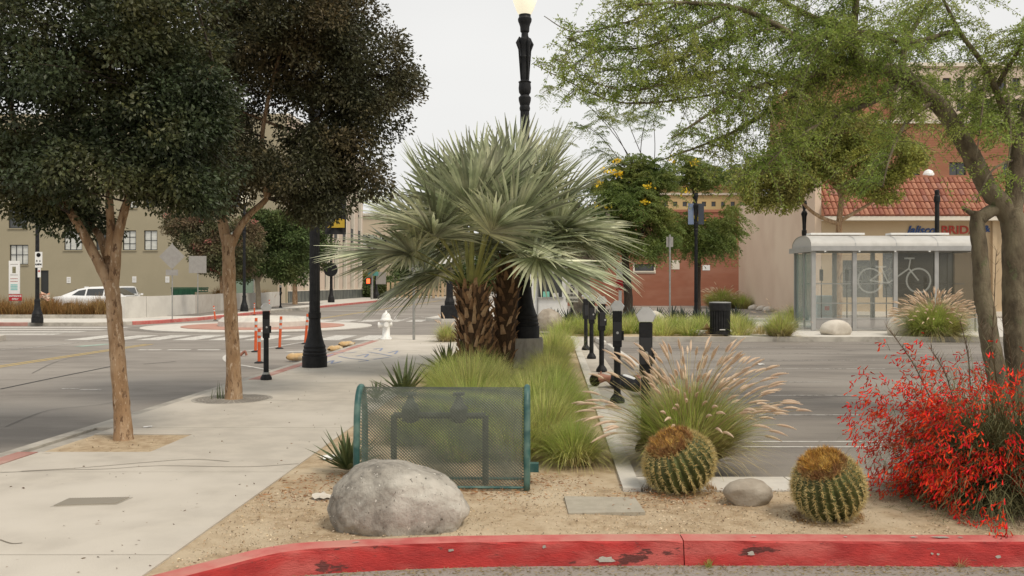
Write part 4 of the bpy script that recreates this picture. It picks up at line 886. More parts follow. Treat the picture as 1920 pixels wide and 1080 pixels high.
# orange delineator posts
def delineator(label, base, h, lean=0, group='orange delineator posts'):
    t = thing('delineator_post', label, 'traffic post', tuple(base), group=group)
    q = MB().lathe([(.11, 0), (.11, .02), (.05, .045)], 14); q.build('foot', M_RUBBER, t)
    ax = np.array([math.sin(lean), 0, math.cos(lean)])
    cuts_ = [(.04, .62, M_ORANGE), (.62, .72, M_SILVER), (.72, .80, M_ORANGE), (.80, .9, M_SILVER), (.9, 1.0, M_ORANGE)]
    for a, b, m in cuts_: MB().tube([ax * a * h, ax * (b * h - .002)], .038 if m is M_ORANGE else .040, 12).build('tube' if m is M_ORANGE else 'reflective_band', m, t)
    return t
for px, py, top, ln, lb in ((479, 660, 596, .02, 'orange post just behind the pavement meter, the taller of the pair'), (486, 681, 616, .0, 'orange post in front of its twin and against the pavement meter'), (524, 654, 593, .05, 'orange post standing alone between the meter and the lamp post'), (572, 645, 588, .09, 'leaning orange post close to the black lamp post'), (404, 601, 573, -.12, 'small leaning orange post by the red corner kerb'), (477, 591, 568, 0, 'small far orange post behind the roundabout'), (505, 589, 562, .0, 'small far orange post partly behind the pavement meter')):
    b_ = G(px, py, ROAD); delineator(lb, b_, (py - top) * b_[1] / FPX, ln)

# sandbags
def sandbag(label, c, L_, w, h, rz, tilt=0):
    n, m = 22, 14; V = []
    for i in range(n + 1):
        t = i / n * 2 - 1; r = (1 - abs(t) ** 3.2) ** .5 if abs(t) < 1 else 0
        r = max(r, .25 if abs(t) > .93 else r)
        for j in range(m):
            a = 2 * math.pi * j / m; k = 1 + .08 * math.sin(5 * t + 3 * a) + .05 * RNG.normal()
            V.append([t * L_ / 2, math.cos(a) * w / 2 * r * k, h / 2 + math.sin(a) * h / 2 * r * k * (1 if math.sin(a) > 0 else .8)])
    F = [[i * m + j, i * m + (j + 1) % m, (i + 1) * m + (j + 1) % m, (i + 1) * m + j] for i in range(n) for j in range(m)]
    q = MB().add(V, F); q.smooth = True; t_ = thing('sandbag', label, 'sandbag', tuple(c), rz, 'sandbags along the kerb'); q.build('bag', M_SAND, t_)
    MB().tube([(L_ / 2 - .04, 0, h * .45), (L_ / 2 + .03, .01, h * .5), (L_ / 2 + .07, 0, h * .6)], [.03, .015, .035], 6).build('tied_end', M_SAND, t_)
    return t_
sandbag('tan sandbag touching the base of the lamp post', G(557, 678, ROAD), .5, .26, .2, .5)
sandbag('orange-tan sandbag behind the lamp post, lower of two', G(628, 660, ROAD), .48, .3, .17, 1.1)
sandbag('pale sandbag nearest the hydrant', G(649, 651, ROAD), .5, .3, .17, .9)
bt = thing('broken_stub', 'small broken brown stub lying on the road behind the second tree', 'debris', tuple(G(457, 668, ROAD)))
MB().tube([(-.09, 0, .02), (-.02, .02, .09), (.04, 0, .12)], .035, 8).build('stub', mat('rusty_plastic', (.30, .13, .09), None, rough=.7), bt); MB().tube([(.04, 0, .12), (.07, 0, .02)], .03, 8).build('leg', MATS['rusty_plastic'], bt)

# utility cover in the pavement
uc = G(168, 943)
u_ = thing('utility_cover', 'rectangular hatched metal cover set in the pavement', 'utility cover', (uc[0], uc[1], 0), -.62)
u_.rotation_euler = (0, 0, 0)
pts = [G(100, 950), G(215, 946), G(243, 934), G(130, 936)]
pl = [p - uc for p in pts]
MB().poly([(p[0] * 1.08, p[1] * 1.12) for p in pl], -.05, .003).build('frame', M_CONC2, u_); MB().poly([(p[0], p[1]) for p in pl], -.05, .006).build('lid', mat('cover_plate', (.42, .375, .305), (.36, .32, .26), 20, .85), u_)
hm = MB()
for i in range(24):
    for j in range(10):
        s_, t2 = (i + .5) / 24, (j + .5) / 10
        p = (pl[0] * (1 - s_) + pl[1] * s_) * (1 - t2) + (pl[3] * (1 - s_) + pl[2] * s_) * t2
        hm.box((p[0], p[1], .008), (.017, .017, .006), .78)
hm.build('tread_pattern', mat('cover_studs', (.30, .27, .22), None, rough=.8), u_, kind='stuff')
lid = tag(MB().poly([G(1058, 933)[:2], G(1066, 965)[:2], G(1210, 963)[:2], G(1190, 935)[:2]], -.05, .012).build('concrete_lid', M_LID), 'flat grey concrete lid lying in the dirt beside the cactus', 'utility cover')
# tree grate
gp = G(436, 748); gr = thing('tree_grate', 'round slotted iron grate in the pavement around the second tree trunk', 'tree grate', tuple(gp))
MB().lathe([(.56, 0), (.56, .005), (.53, .005), (.53, 0)], 48).build('rim', M_CONC2, gr)
q = MB()
for k in range(7):
    r0 = .16 + k * .052
    for i in range(36):
        a0 = 2 * math.pi * (i + .12) / 36; a1 = 2 * math.pi * (i + .88) / 36
        q.add([[r0 * math.cos(a0), r0 * math.sin(a0), .006], [(r0 + .032) * math.cos(a0), (r0 + .032) * math.sin(a0), .006], [(r0 + .032) * math.cos(a1), (r0 + .032) * math.sin(a1), .006], [r0 * math.cos(a1), r0 * math.sin(a1), .006]], [[0, 1, 2, 3]])
q.build('grate_bars', mat('grate_iron', (.30, .27, .23), (.24, .21, .18), 9, .8), gr, kind='stuff')
MB().lathe([(.53, .001), (.0, .0015)], 40).build('bed', M_CONC2, gr)
q = MB(); bs2 = np.zeros((14, 3)); bs2[:, :2] = RNG.normal(size=(14, 2)) * .05 + [-.2, 0.02]
V, F = strips(bs2, RNG.random(14) * 6.3, RNG.random(14) * .4, RNG.random(14) * .3, .14 + .15 * RNG.random(14), np.full(14, .012), 3); q.add(V, F)
tag(q.build('weed', M_AGAVE), 'thin dark weed sprouting at the second tree trunk', 'weed').location = tuple(gp)

# trash can
tp = G(1350, 628); th = .98
tc_ = thing('trash_can', 'black slatted metal litter bin at the edge of the parking lot', 'litter bin', tuple(tp))
for i in range(24):
    a = 2 * math.pi * i / 24; MB().box((.315 * math.cos(a), .315 * math.sin(a), .45), (.012, .055, .66), a).build('slat', M_DKMET, tc_)
MB().lathe([(.33, .02), (.33, .12), (.31, .12), (.31, .02)], 28).build('bottom_ring', M_DKMET, tc_)
MB().lathe([(.335, .78), (.34, .80), (.35, 1.0), (.34, 1.04), (.30, 1.04), (.30, .78)], 28).build('top_band', M_DKMET, tc_)
MB().lathe([(.285, .05), (.285, .98)], 20).build('liner', mat('bin_liner', (.008, .008, .008), None), tc_)
MB().lathe([(.352, 1.035), (.345, 1.06), (.20, 1.07), (.20, 1.03)], 28).build('rim', M_GALV, tc_)
MB().bx(-.09, .09, -.345, -.333, .17, .2).build('label_plate', M_SILVER, tc_)
for k, (px, py, lb) in enumerate(((1308, 628, 'crumpled white and red food wrapper beside the litter bin'), (1325, 627, 'torn brown paper bag leaning on the litter bin'))):
    q = MB(); n = 60; V = RNG.normal(size=(n, 3)) * [.13, .07, .05 + .05 * k] + [0, 0, .08 + .03 * k]; V[:, 2] = np.maximum(V[:, 2], .005)
    Fq = [sorted(RNG.choice(n, 3, replace=False).tolist()) for _ in range(70)]
    q.add(V, Fq); tag(q.build('litter', M_PAPER if k == 0 else mat('brown_paper', (.42, .24, .10), (.55, .35, .18), 8, .8)), lb, 'litter').location = tuple(G(px, py))
def scrap(label, px, py, w, h, z=0, m=M_PAPER, hh=.015, cat='litter'):
    p = G(px, py, z); n = 14; V = [[0, 0, hh]]
    for i in range(n): a = 2 * math.pi * i / n; k = .7 + .4 * rnd.random(); V.append([w * .5 * math.cos(a) * k, h * .5 * math.sin(a) * k, .003 + hh * rnd.random() * .8])
    V = np.array(V); q = MB().add(V, [[0, i + 1, (i + 1) % n + 1] for i in range(n)]).add(V * [1, 1, 0] + [0, 0, .001], [[0, (i + 1) % n + 1, i + 1] for i in range(n)])
    tag(q.build('litter', m), label, cat).location = tuple(p)
scrap('white scrap of paper on the pavement behind the first tree', 277, 801, .11, .1)
scrap('flat white lid at the foot of the first tree', 234, 826, .07, .06, -.018, hh=.01)
scrap('crumpled white bag in the dirt beside the spiky plant', 615, 862, .17, .2, 0, hh=.05)
scrap('pale flat piece of concrete left of the boulder', 607, 934, .17, .2, 0, M_ROCKW, .04, 'stone')
scrap('small white scrap in the middle of the parking lot', 1424, 683, .25, .3, ROAD + .01)
scrap('white scrap near the grass plumes in the parking lot', 1372, 711, .16, .2, ROAD + .01)

# ------------------------------------------------------------------ glass shelter
SY = 31.9; sp0 = np.array([xat(1525, SY), SY, 0.0]); SX = xat(1832, SY) - xat(1525, SY); SDp = 2.25; SH = 2.80
sh = thing('bicycle_shelter', 'glass bicycle shelter with barrel roof and etched bicycle symbols', 'shelter', tuple(sp0))
bw = SX / 4; kk = K
def sx_(i, y=0): return bw * i + kk * y
for i in range(5):
    for y in (0, SDp):
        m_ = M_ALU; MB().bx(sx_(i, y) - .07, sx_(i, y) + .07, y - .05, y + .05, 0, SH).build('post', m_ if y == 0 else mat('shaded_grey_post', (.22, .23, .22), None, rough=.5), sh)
for i in range(4):
    for y in (0, SDp):
        if y and i == 2: continue
        x0, x1 = sx_(i, y) + .075, sx_(i + 1, y) - .075
        gm = M_GLASS if not (i >= 2 and y == 0) else mat('smoked_glass', (.085, .08, .06), None, rough=.15, spec=.4, alpha=.55)
        pn = MB().bx(x0, x1, y - .006, y + .006, .46, SH - .05).build('glass_pane', gm, sh)
        MB().bx(x0, x1, y - .02, y + .02, .42, .455).build('rail', M_ALU, sh)
        if y == 0: MB().bx(x0, x1, y - .006, y + .006, .08, .415).build('lower_pane', mat('lower_grey_panel', (.42, .40, .38), None, rough=.4, alpha=.6), sh); MB().bx(x0, x1, y - .02, y + .02, .04, .075).build('rail', M_ALU, sh)
for j in range(2):
    y0, y1 = j * SDp / 2 + .06, (j + 1) * SDp / 2 - .03
    MB().poly([(sx_(0, y0) - .005, y0), (sx_(0, y0) + .005, y0), (sx_(0, y1) + .005, y1), (sx_(0, y1) - .005, y1)], .08, SH - .05).build('end_pane', mat('green_edge_glass', (.34, .42, .38), None, rough=.12, alpha=.5), sh)
MB().bx(sx_(0, SDp / 2) - .03, sx_(0, SDp / 2) + .03, SDp / 2 - .03, SDp / 2 + .03, 0, SH).build('post', M_ALU, sh)
# roof
rh = .42; n = 16
def arch(x0, x1, r_out, thick, z0=SH + .17):
    V = []; 
    for x in (x0, x1):
        for k in range(n + 1):
            a = math.pi * k / n; y = SDp / 2 - math.cos(a) * (SDp / 2 + .15); V.append([x + kk * y, y, z0 + math.sin(a) ** .8 * (rh + r_out)])
    F = [[k, k + 1, n + 2 + k, n + 1 + k] for k in range(n)]
    return V, F
for i in range(4):
    V, F = arch(sx_(i) - (.12 if i == 0 else 0) + .004, sx_(i + 1) + (.12 if i == 3 else 0) - .004, 0, 0); q = MB().add(V, F); V2 = np.array(V) - [0, 0, .03]; q.add(V2, [f[::-1] for f in F]); q.smooth = True; q.build('roof_panel', M_ROOFW, sh)
    if i: V, F = arch(sx_(i) - .02, sx_(i) + .02, .015, 0); MB().add(V, F).build('roof_rib', M_ALU, sh)
for x in (sx_(0) - .10, sx_(4) + .10):
    V, F = arch(x, x, 0, 0); V = V[:n + 1]; c = len(V); V.append([x + kk * SDp / 2, SDp / 2, SH + .17]); MB().add(V, [[c, k, k + 1] for k in range(n)]).build('end_gable', mat('gable_grey', (.42, .41, .385), None, rough=.6), sh)
for y in (-.15, SDp + .15): MB().box((SX / 2 + kk * y, y, SH + .085), (SX + .24, .06, .16)).build('fascia', M_ALU, sh)
for y in (0.35, SDp - .35): MB().box((SX / 2 + kk * y, y, SH + .02), (SX, .05, .06)).build('cross_beam', M_ALU, sh)
for x in (-.1, SX + .1): MB().bx(x - .03, x + .03, -.12, SDp + .12, SH - .02, SH + .165).build('end_beam', M_ALU, sh)
for x0, x1 in ((.2, 2.15), (3.1, 5.2)): MB().bx(x0, x1, SDp / 2 - .25, SDp / 2 + .25, SH + .17 + rh + .03, SH + .17 + rh + .10).build('roof_fairing', M_WPAINT, sh)
for x in (.35, 1.55, 2.8, 4.0): MB().lathe([(.035, -.04), (.035, .0)], 8, (x, -.19, SH)).build('light_fitting', M_WPAINT, sh)
for y in (.7, 1.55): 
    for z in (.95, 1.65): MB().bx(.1, SX - .1, y - .015, y + .015, z - .02, z + .02).build('inner_rail', M_ALU, sh) if not (y > 1 and z < 1) else None
# etched bicycles
def etch(mb, pts, w, y):
    q = np.array(pts, float)
    for a, b in zip(q[:-1], q[1:]):
        d = unit(b - a); nn = np.array([-d[1], d[0]]) * w / 2; p = [a - nn, b - nn, b + nn, a + nn]
        mb.add([[r[0], y, r[1]] for r in p], [[0, 1, 2, 3]])
def bike(xw0, xw1, zc, r, y, flip=1):
    mb = MB()
    for xc in (xw0, xw1): etch(mb, [(xc + r * math.cos(a), zc + r * math.sin(a)) for a in np.linspace(0, 2 * math.pi, 33)], .06, y + .0007)
    mid = xw0 + (xw1 - xw0) * .38; st = (xw0 + (xw1 - xw0) * .22, zc + r * 1.15); hd = (xw0 + (xw1 - xw0) * .80, zc + r * 1.0)
    etch(mb, [(xw0, zc), (mid, zc - r * .2), (hd[0], hd[1]), (xw1, zc)], .055, y + .0014); etch(mb, [(mid, zc - r * .2), st], .055, y + .002); etch(mb, [(xw0, zc), (st[0] + .03, st[1] - .2)], .05, y + .0026)
    etch(mb, [(st[0] - .18, st[1]), (st[0] + .2, st[1])], .07, y + .0033); etch(mb, [(hd[0], hd[1]), (hd[0] + .06, hd[1] + .33), (hd[0] - .02, hd[1] + .36)], .05, y + .004); etch(mb, [(hd[0] - .16, hd[1] + .36), (hd[0] + .2, hd[1] + .36)], .06, y + .0046)
    mb.build('etched_bicycle', M_ETCH, sh)
def lx(px, y=0): return xat(px, SY + y) - sp0[0]
bike(lx(1631), lx(1722), zat(526, SY), 22.5 * SY / FPX, -.013)
bike(lx(1596, SDp), lx(1686, SDp), zat(524, SY + SDp), 21 * (SY + SDp) / FPX, SDp - .014)
for px, y0, y1, yy in ((1540, 505, 583, .9), (1588, 505, 580, 1.1), (1637, 500, 578, 1.3), (1662, 518, 600, .8), (1735, 520, 600, 1.2)):
    o = thing('bicycle_rack_post', {1540: 'black rack post inside the shelter at its glazed end', 1588: 'second black rack post inside the shelter', 1637: 'black rack post behind the etched bicycle wheel', 1662: 'black rack post close to the middle shelter post', 1735: 'black rack post behind the smoked glass bay'}[px], 'bicycle rack', (xat(px, SY + yy), SY + yy, 0), group='rack posts in the shelter')
    MB().lathe([(.05, 0), (.05, .03), (.02, .04), (.018, zat(y0 + 22, SY + yy))], 10).build('stem', M_DKMET, o); MB().box((0, 0, (zat(y0, SY + yy) + zat(y0 + 22, SY + yy)) / 2), (.11, .07, 22 * SY / FPX)).build('lock_box', M_DKMET, o)
    MB().tube([(-.07, 0, zat(y0, SY)), (0, 0, zat(y0, SY) + .02), (0, 0, zat(y0, SY) + .12)], .01, 6).build('hook', M_DKMET, o)
cb = thing('utility_cabinet', 'pale blue cabinet with a red label seen through the shelter glass', 'cabinet', (xat(1547, SY + 3.2), SY + 3.2, 0))
o = MB().bx(-.3, .3, 0, .4, 0, zat(554, SY + 3.2)).build('box', mat('pale_blue_paint', (.42, .52, .54), None, rough=.6), cb); bev(o, .015)
MB().bx(-.28, .28, -.012, -.001, .08, zat(557, SY + 3.2)).build('door', mat('pale_blue_paint', (.42, .52, .54)), cb)
MB().bx(-.02, .16, -.02, -.013, .62, .78).build('label', mat('sign_red', (.5, .02, .03)), cb)
s = thing('triangular_flag', 'white triangular sign edge showing beside the leaning tree trunk', 'sign', (xat(1830, 31), 31, 0))
MB().add([[0, 0, zat(565, 31)], [.12, .0, zat(540, 31)], [.02, .0, zat(506, 31)], [0, .03, zat(565, 31)], [.12, .03, zat(540, 31)], [.02, .03, zat(506, 31)]], [[0, 1, 2], [3, 5, 4]]).add([[0, 0, zat(565, 31)], [.12, .0, zat(540, 31)], [.02, .0, zat(506, 31)], [0, .03, zat(565, 31)], [.12, .03, zat(540, 31)], [.02, .03, zat(506, 31)]], [[0, 3, 4, 1], [1, 4, 5, 2]]).build('plate', M_TEXTW, s)
MB().lathe([(.02, 0), (.02, zat(506, 31))], 8).build('post', M_GALV, s)

# wheel stops in the lot
def wheelstop(label, a, b):
    a, b = np.array(a), np.array(b); c = (a + b) / 2; d = b - a; ln = np.linalg.norm(d[:2]); rz = math.atan2(d[1], d[0])
    t = thing('wheel_stop', label, 'wheel stop', (c[0], c[1], ROAD + .004), rz, 'concrete wheel stops')
    V = []; 
    for x in (-ln / 2, -ln / 2 + .05, ln / 2 - .05, ln / 2):
        k = .8 if abs(x) == ln / 2 else 1; V += [[x, -.085, 0], [x, .085, 0], [x, .055 * k, .13 * k], [x, -.055 * k, .13 * k]]
    F = [[r * 4 + i, r * 4 + (i + 1) % 4, (r + 1) * 4 + (i + 1) % 4, (r + 1) * 4 + i] for r in range(3) for i in range(4)] + [[3, 2, 1, 0], [12, 13, 14, 15]]
    bev(MB().add(V, F).build('block', M_CONCW, t), .012); return t
wheelstop('pale concrete wheel stop behind the sleeping person', G(1141, 648, ROAD + .07), G(1196, 688, ROAD + .07))
wheelstop('far concrete wheel stop at the head of the lot, near the last meters', G(1118, 640, ROAD), G(1126, 644, ROAD) + [.02, -.9, 0])

# ------------------------------------------------------------------ cars, wall, dumpster
def car(label, loc, rz):
    t = thing('parked_car', label, 'car', loc, rz, 'white cars parked behind the hedge')
    st = [(-2.40, .52, .62, .80, .80), (-2.32, .30, .95, .86, .86), (-1.75, .22, 1.02, .90, .82), (-1.62, .20, 1.04, .91, .80), (-.6, .19, 1.0, .92, .86), (.55, .19, .98, .92, .87), (1.0, .20, .97, .92, .84), (1.6, .22, .90, .90, .80), (2.2, .28, .78, .86, .74), (2.42, .42, .60, .72, .68)]
    V = []; 
    for x, z0, z1, w, wt in st:
        V += [[x, -w * .93, z0], [x, -w, z0 + .25], [x, -w * .99, z1 - .16], [x, -wt, z1], [x, 0, z1 + .02], [x, wt, z1], [x, w * .99, z1 - .16], [x, w, z0 + .25], [x, w * .93, z0]]
    m = 9; F = [[i * m + j, i * m + (j + 1) % m, (i + 1) * m + (j + 1) % m, (i + 1) * m + j] for i in range(len(st) - 1) for j in range(m)]
    e = (len(st) - 1) * m; q = MB().add(V, F); q.F.append((np.array([[j + 1, j, 0] for j in range(1, m - 1)]), 0)); q.F.append((np.array([[e, e + j, e + j + 1] for j in range(1, m - 1)]), 0)); q.smooth = True
    b = q.build('body', M_CARW, t)
    rf = [(-1.95, 1.00, .72, 1.01, .76), (-1.2, 1.36, .60, 1.0, .80), (-.55, 1.47, .60, 1.0, .84), (.15, 1.49, .60, .99, .85), (.6, 1.42, .60, .985, .85), (1.35, .985, .70, .975, .78)]
    V = []
    for x, zt_, wt, zb, wb2 in rf: V += [[x, -wb2, zb - .03], [x, -wt, max(zt_ - .05, zb)], [x, -wt * .8, zt_], [x, wt * .8, zt_], [x, wt, max(zt_ - .05, zb)], [x, wb2, zb - .03]]
    m = 6; F = [[i * m + j, i * m + j + 1, (i + 1) * m + j + 1, (i + 1) * m + j] for i in range(len(rf) - 1) for j in range(m - 1)]
    q = MB().add(V, F); q.smooth = True; q.build('roof', M_CARW, t)
    def side(pts, s, off=.012):
        out_ = []
        for x, f in pts:
            xs_ = [r[0] for r in rf]; wt = np.interp(x, xs_, [r[2] for r in rf]); wb2 = np.interp(x, xs_, [r[4] for r in rf]); zt_ = np.interp(x, xs_, [r[1] for r in rf]) - .05; zb = np.interp(x, xs_, [r[3] for r in rf]) - .03
            out_.append([x, s * (wb2 + (wt - wb2) * f + off), zb + (zt_ - zb) * f])
        return out_
    for s in (-1, 1):
        for pts in ([(-1.45, .15), (-.72, .12), (-.72, .88), (-1.1, .86)], [(-.64, .12), (.22, .12), (.22, .9), (-.64, .9)], [(.30, .12), (1.05, .14), (.58, .88), (.30, .9)]):
            V = side(pts, s); MB().add(V, [[0, 1, 2, 3] if s < 0 else [3, 2, 1, 0]]).build('side_window', M_GLASSD, t)
        MB().box((.95, s * .97, 1.0), (.16, .14, .11)).build('mirror', M_CARW, t)
        MB().bx(-2.38, -2.2, s * .72 - .12, s * .72 + .12, .74, .86).build('tail_light', M_REDL, t); MB().bx(2.2, 2.36, s * .62 - .14, s * .62 + .14, .58, .68).build('headlight', M_SILVER, t)
        for x in (-1.45, 1.45):
            w = MB().tube([(x, s * .78, .33), (x, s * .93, .33)], .33, 24).build('wheel', M_RUBBER, t); MB().tube([(x, s * .92, .33), (x, s * .94, .33)], .21, 12).build('rim', M_SILVER, w)
    for x0, x1, z0, z1, w0_, w1_ in ((.66, 1.28, 1.385, 1.02, .56, .70), (-1.28, -1.85, 1.325, 1.04, .55, .68)):
        MB().add([[x0, -w0_, z0 + .02], [x0, w0_, z0 + .02], [x1, w1_, z1 + .02], [x1, -w1_, z1 + .02]], [[0, 1, 2, 3] if x0 < 0 else [3, 2, 1, 0]]).build('windscreen', M_GLASSD, t)
    MB().box((-1.0, 0, 1.45), (.2, .05, .06)).build('antenna_fin', M_CARW, t)
    return t
car('long white sedan seen side-on behind the dry hedge', (xat(198, 47.5), 47.5, .02), 0)
car('second white car behind the first, showing its windscreen', (xat(228, 55), 55.5, .02), -2.1 + math.pi * 0 + .9)
# planter kerb & hedge
hk = tag(MB().bx(-40, xat(232, 43.6), 43.2, 43.45, -.02, .17).build('planter_kerb', M_CONC2), 'low concrete edging in front of the rusty brown hedge', 'kerb')
MB().bx(-60, -18.6, 43.46, 46.4, -.05, .06).build('hedge_bed', M_DIRT, kind='structure')
MB().bx(-60, -16.0, 46.45, 76.9, -.05, .004).build('car_park', M_ASPH2, kind='structure')
n = 11000; bs2 = np.stack([RNG.uniform(-29, -18.75, n), RNG.uniform(43.6, 46.2, n), np.full(n, .05)], 1)
hgt = .85 + .12 * np.sin(bs2[:, 0] * 2.1) + .1 * np.sin(bs2[:, 0] * 5.3 + bs2[:, 1] * 3)
V, F = strips(bs2, RNG.random(n) * 6.28, RNG.random(n) * .45, RNG.random(n) * 1.3, hgt * RNG.uniform(.7, 1.25, n), RNG.uniform(.012, .028, n), 4)
o = MB().add(V, F).build('hedge', M_HEDGE, kind='stuff'); o['label'] = 'rusty brown dry grass hedge along the side street'
# white block wall running back along the street
wl = thing('block_wall', 'low white concrete wall of panels running from the hedge past the road signs', 'wall', (xat(230, 43.5), 43.5, 0))
wp = [(230, 597), (238, 596.5), (271, 595), (322, 591.5), (363, 588), (410, 583), (455, 579.5), (500, 576), (522, 573)]
o0 = np.array([xat(230, 43.5), 43.5, 0])
for i in range(len(wp) - 1):
    a = G(*wp[i]) - o0; b = G(*wp[i + 1]) - o0; d = unit(b - a); nn = np.array([d[1], -d[0], 0]) * .11
    a2, b2 = a + d * .012, b - d * .012
    o = MB().poly([a2 + nn, b2 + nn, b2 - nn, a2 - nn], -.05, 1.03 + .012 * (i % 2)).build('wall_panel', M_WALLW if i != 4 else mat('stained_wall', (.52, .49, .44), (.46, .42, .37), 2, .9), wl)
dp = thing('dumpster', 'dark green dumpster showing above the white wall', 'dumpster', (xat(356, 62), 62, 0))
MB().box((0, 0, .75), (1.95, 1.3, 1.1), taper=1.05).build('bin', M_DUMP, dp); MB().box((0, 0, 1.36), (2.1, 1.4, .09)).build('lid', M_DUMP, dp)
for i in range(6): MB().bx(-.95 + i * .36, -.9 + i * .36, -.72, -.66, .25, 1.3).build('rib', M_DUMP, dp)
hp = thing('scrap_heap', 'heap of boards and brown brush behind the white wall near the dumpster', 'heap', (xat(400, 60), 60, 0))
for i in range(9): MB().box((-.9 + i * .2, 0, .7 + .5), (.06, 1.2, .05), .4).build('board', M_STUC2, hp)
MB().box((-.1, 0, .55), (1.9, 1.0, 1.1)).build('crate', M_STUC, hp)
tq = MB(); n = 500; bs2 = np.zeros((n, 3)); bs2[:, 0] = RNG.normal(size=n) * .2; bs2[:, 1] = RNG.normal(size=n) * .2
V, F = strips(bs2, RNG.random(n) * 6.28, RNG.random(n) * .5, RNG.random(n) * 1.2, RNG.uniform(.5, 1.1, n), np.full(n, .03), 4)
o = thing('dry_bush', 'tuft of rusty dry brush beside the small street tree', 'bush', (xat(496, 66), 66, .3)); MB().add(V, F).build('foliage', M_HEDGE, o)
o = thing('dry_bush', 'second tuft of rusty brush on top of the white wall behind the heap', 'bush', (xat(413, 58), 58, .55)); MB().add(V, F).build('foliage', M_HEDGE, o)
gl = thing('green_fence', 'pale green glass fence panel behind the white wall', 'fence', (xat(458, 68), 68, 0)); MB().bx(-.7, .7, 0, .03, .1, 2.0).build('glass_pane', mat('green_fence_glass', (.25, .36, .28), None, rough=.3, alpha=.6), gl)
for x in (-.72, .72): MB().bx(x - .03, x + .03, -.02, .05, 0, 2.1).build('post', M_GALV, gl)
ob_ = thing('orange_object', 'crumpled orange and white cloth caught above the hedge by the lamp post', 'litter', tuple(P(82, 556, 44)))
V = RNG.normal(size=(40, 3)) * [.18, .08, .12]; MB().add(V, [RNG.choice(40, 3, replace=False).tolist() for _ in range(60)]).build('cloth', mat('peach_cloth', (.62, .30, .18), (.7, .6, .5), 6, .8), ob_)


# ================================================================== TREES
def twig_fill(mb, clumps, nodes, r=.012):
    """thin branches from the nearest limb node to each clump"""
    nodes = np.asarray(nodes)
    for c in clumps:
        d = np.linalg.norm(nodes - c, axis=1) + .35 * np.maximum(0, nodes[:, 2] - c[2]); a = nodes[np.argmin(d)]
        mid = (a + c) / 2 + RNG.normal(size=3) * .06 * np.linalg.norm(c - a) + [0, 0, .05 * np.linalg.norm(c - a)]
        mb.tube(smooth_path([a, mid, c], 3), np.linspace(r * 1.6, r * .5, 7), 5, cap=False)
def crown_clumps(blobs, Y0):
    """blobs: (px, py, rx px, ry px, dY, depth radius m, number of clumps) -> clump centres"""
    out_ = []
    for px, py, rx, ry, dY, rd, n in blobs:
        Y = Y0 + dY; c = P(px, py, Y); k = Y / FPX
        out_.append(c + rand_in(n, .35) * [rx * k, rd, ry * k])
    return np.concatenate(out_)
def crown_mesh(clumps, per, crad, size, asp, out_c=None, droop=.25, flat=.7):
    n = len(clumps); C = np.repeat(clumps, per, 0); off = unit(RNG.normal(size=(n * per, 3))) * (RNG.random((n * per, 1)) ** .45) * [1, 1, flat] * crad * 1.75
    pos = C + off; ctr = clumps.mean(0) if out_c is None else out_c
    D = unit(off) * .7 + unit(pos - ctr) * .35 + RNG.normal(size=pos.shape) * .5 + [0, 0, -droop]
    return leaf_quads(pos, D, size * RNG.uniform(.65, 1.3, len(pos)), asp)
# --- first tree (forked tan trunk)
TA = 9.67; bA = P(232, 822, TA); bA[2] = -.02
t = thing('forked_tree', 'large dark leafed tree with a smooth tan forked trunk in the square of bare soil', 'tree', tuple(bA))
mb = MB(); nodes = []
pA = lambda x, y, d=0: P(x, y, TA + d)
q = limb(mb, [bA - [0, 0, .05], pA(229, 770), pA(222, 690), pA(217, 620), pA(212, 560), pA(208, 525)], .083, .074, 16, 6, .03, .42)
q = limb(mb, [pA(209, 545), pA(196, 515), pA(168, 460), pA(140, 410), pA(112, 370, .1), pA(60, 300, .2), pA(20, 200, .3), pA(0, 60, .4)], .062, .02, 12, 5); nodes.append(q[10:])
q = limb(mb, [pA(211, 545), pA(216, 500), pA(220, 450), pA(232, 400), pA(243, 360), pA(262, 280), pA(280, 180), pA(290, 40), pA(295, -140)], .060, .02, 12, 5); nodes.append(q[14:])
q = limb(mb, [pA(209, 520, .05), pA(199, 480, .12), pA(188, 445, .2), pA(170, 420, .35), pA(150, 380, .5), pA(120, 280, .7), pA(140, 100, .9)], .05, .018, 10, 5); nodes.append(q[14:])
q = limb(mb, [pA(205, 480), pA(208, 430), pA(205, 370), pA(205, 250, .2), pA(208, 60, .2), pA(200, -150, .1)], .05, .02, 10, 5); nodes.append(q[10:])
q = limb(mb, [pA(255, 320), pA(300, 260, -.1), pA(360, 200, -.2), pA(400, 120, -.2)], .035, .012, 8, 5); nodes.append(q)
nodes = np.concatenate(nodes)
blA = [(60, 215, 130, 120, 0, 1.0, 60), (190, 150, 150, 150, 0, 1.25, 95), (300, 180, 120, 150, 0, 1.1, 75), (360, 280, 70, 100, -.2, .7, 40), (330, 350, 75, 45, -.3, .5, 22), (200, 330, 120, 50, -.4, .7, 34), (100, 330, 80, 50, -.3, .7, 26), (20, 330, 50, 50, 0, .6, 18),
       (120, 400, 40, 25, .3, .35, 9), (165, 415, 38, 20, .3, .3, 8), (60, 385, 30, 20, 0, .3, 6), (-60, 180, 120, 150, .2, 1.0, 30), (100, 20, 200, 130, 0, 1.3, 80), (300, 20, 130, 130, 0, 1.2, 60), (100, -150, 250, 160, 0, 1.5, 60), (310, -120, 150, 140, 0, 1.2, 40), (250, -300, 200, 120, 0, 1.2, 25), (385, 370, 28, 25, -.3, .3, 7), (395, 200, 35, 90, -.2, .5, 18)]
cl = crown_clumps(blA, TA); tw_ = MB(); twig_fill(tw_, cl[::3], nodes, .008)
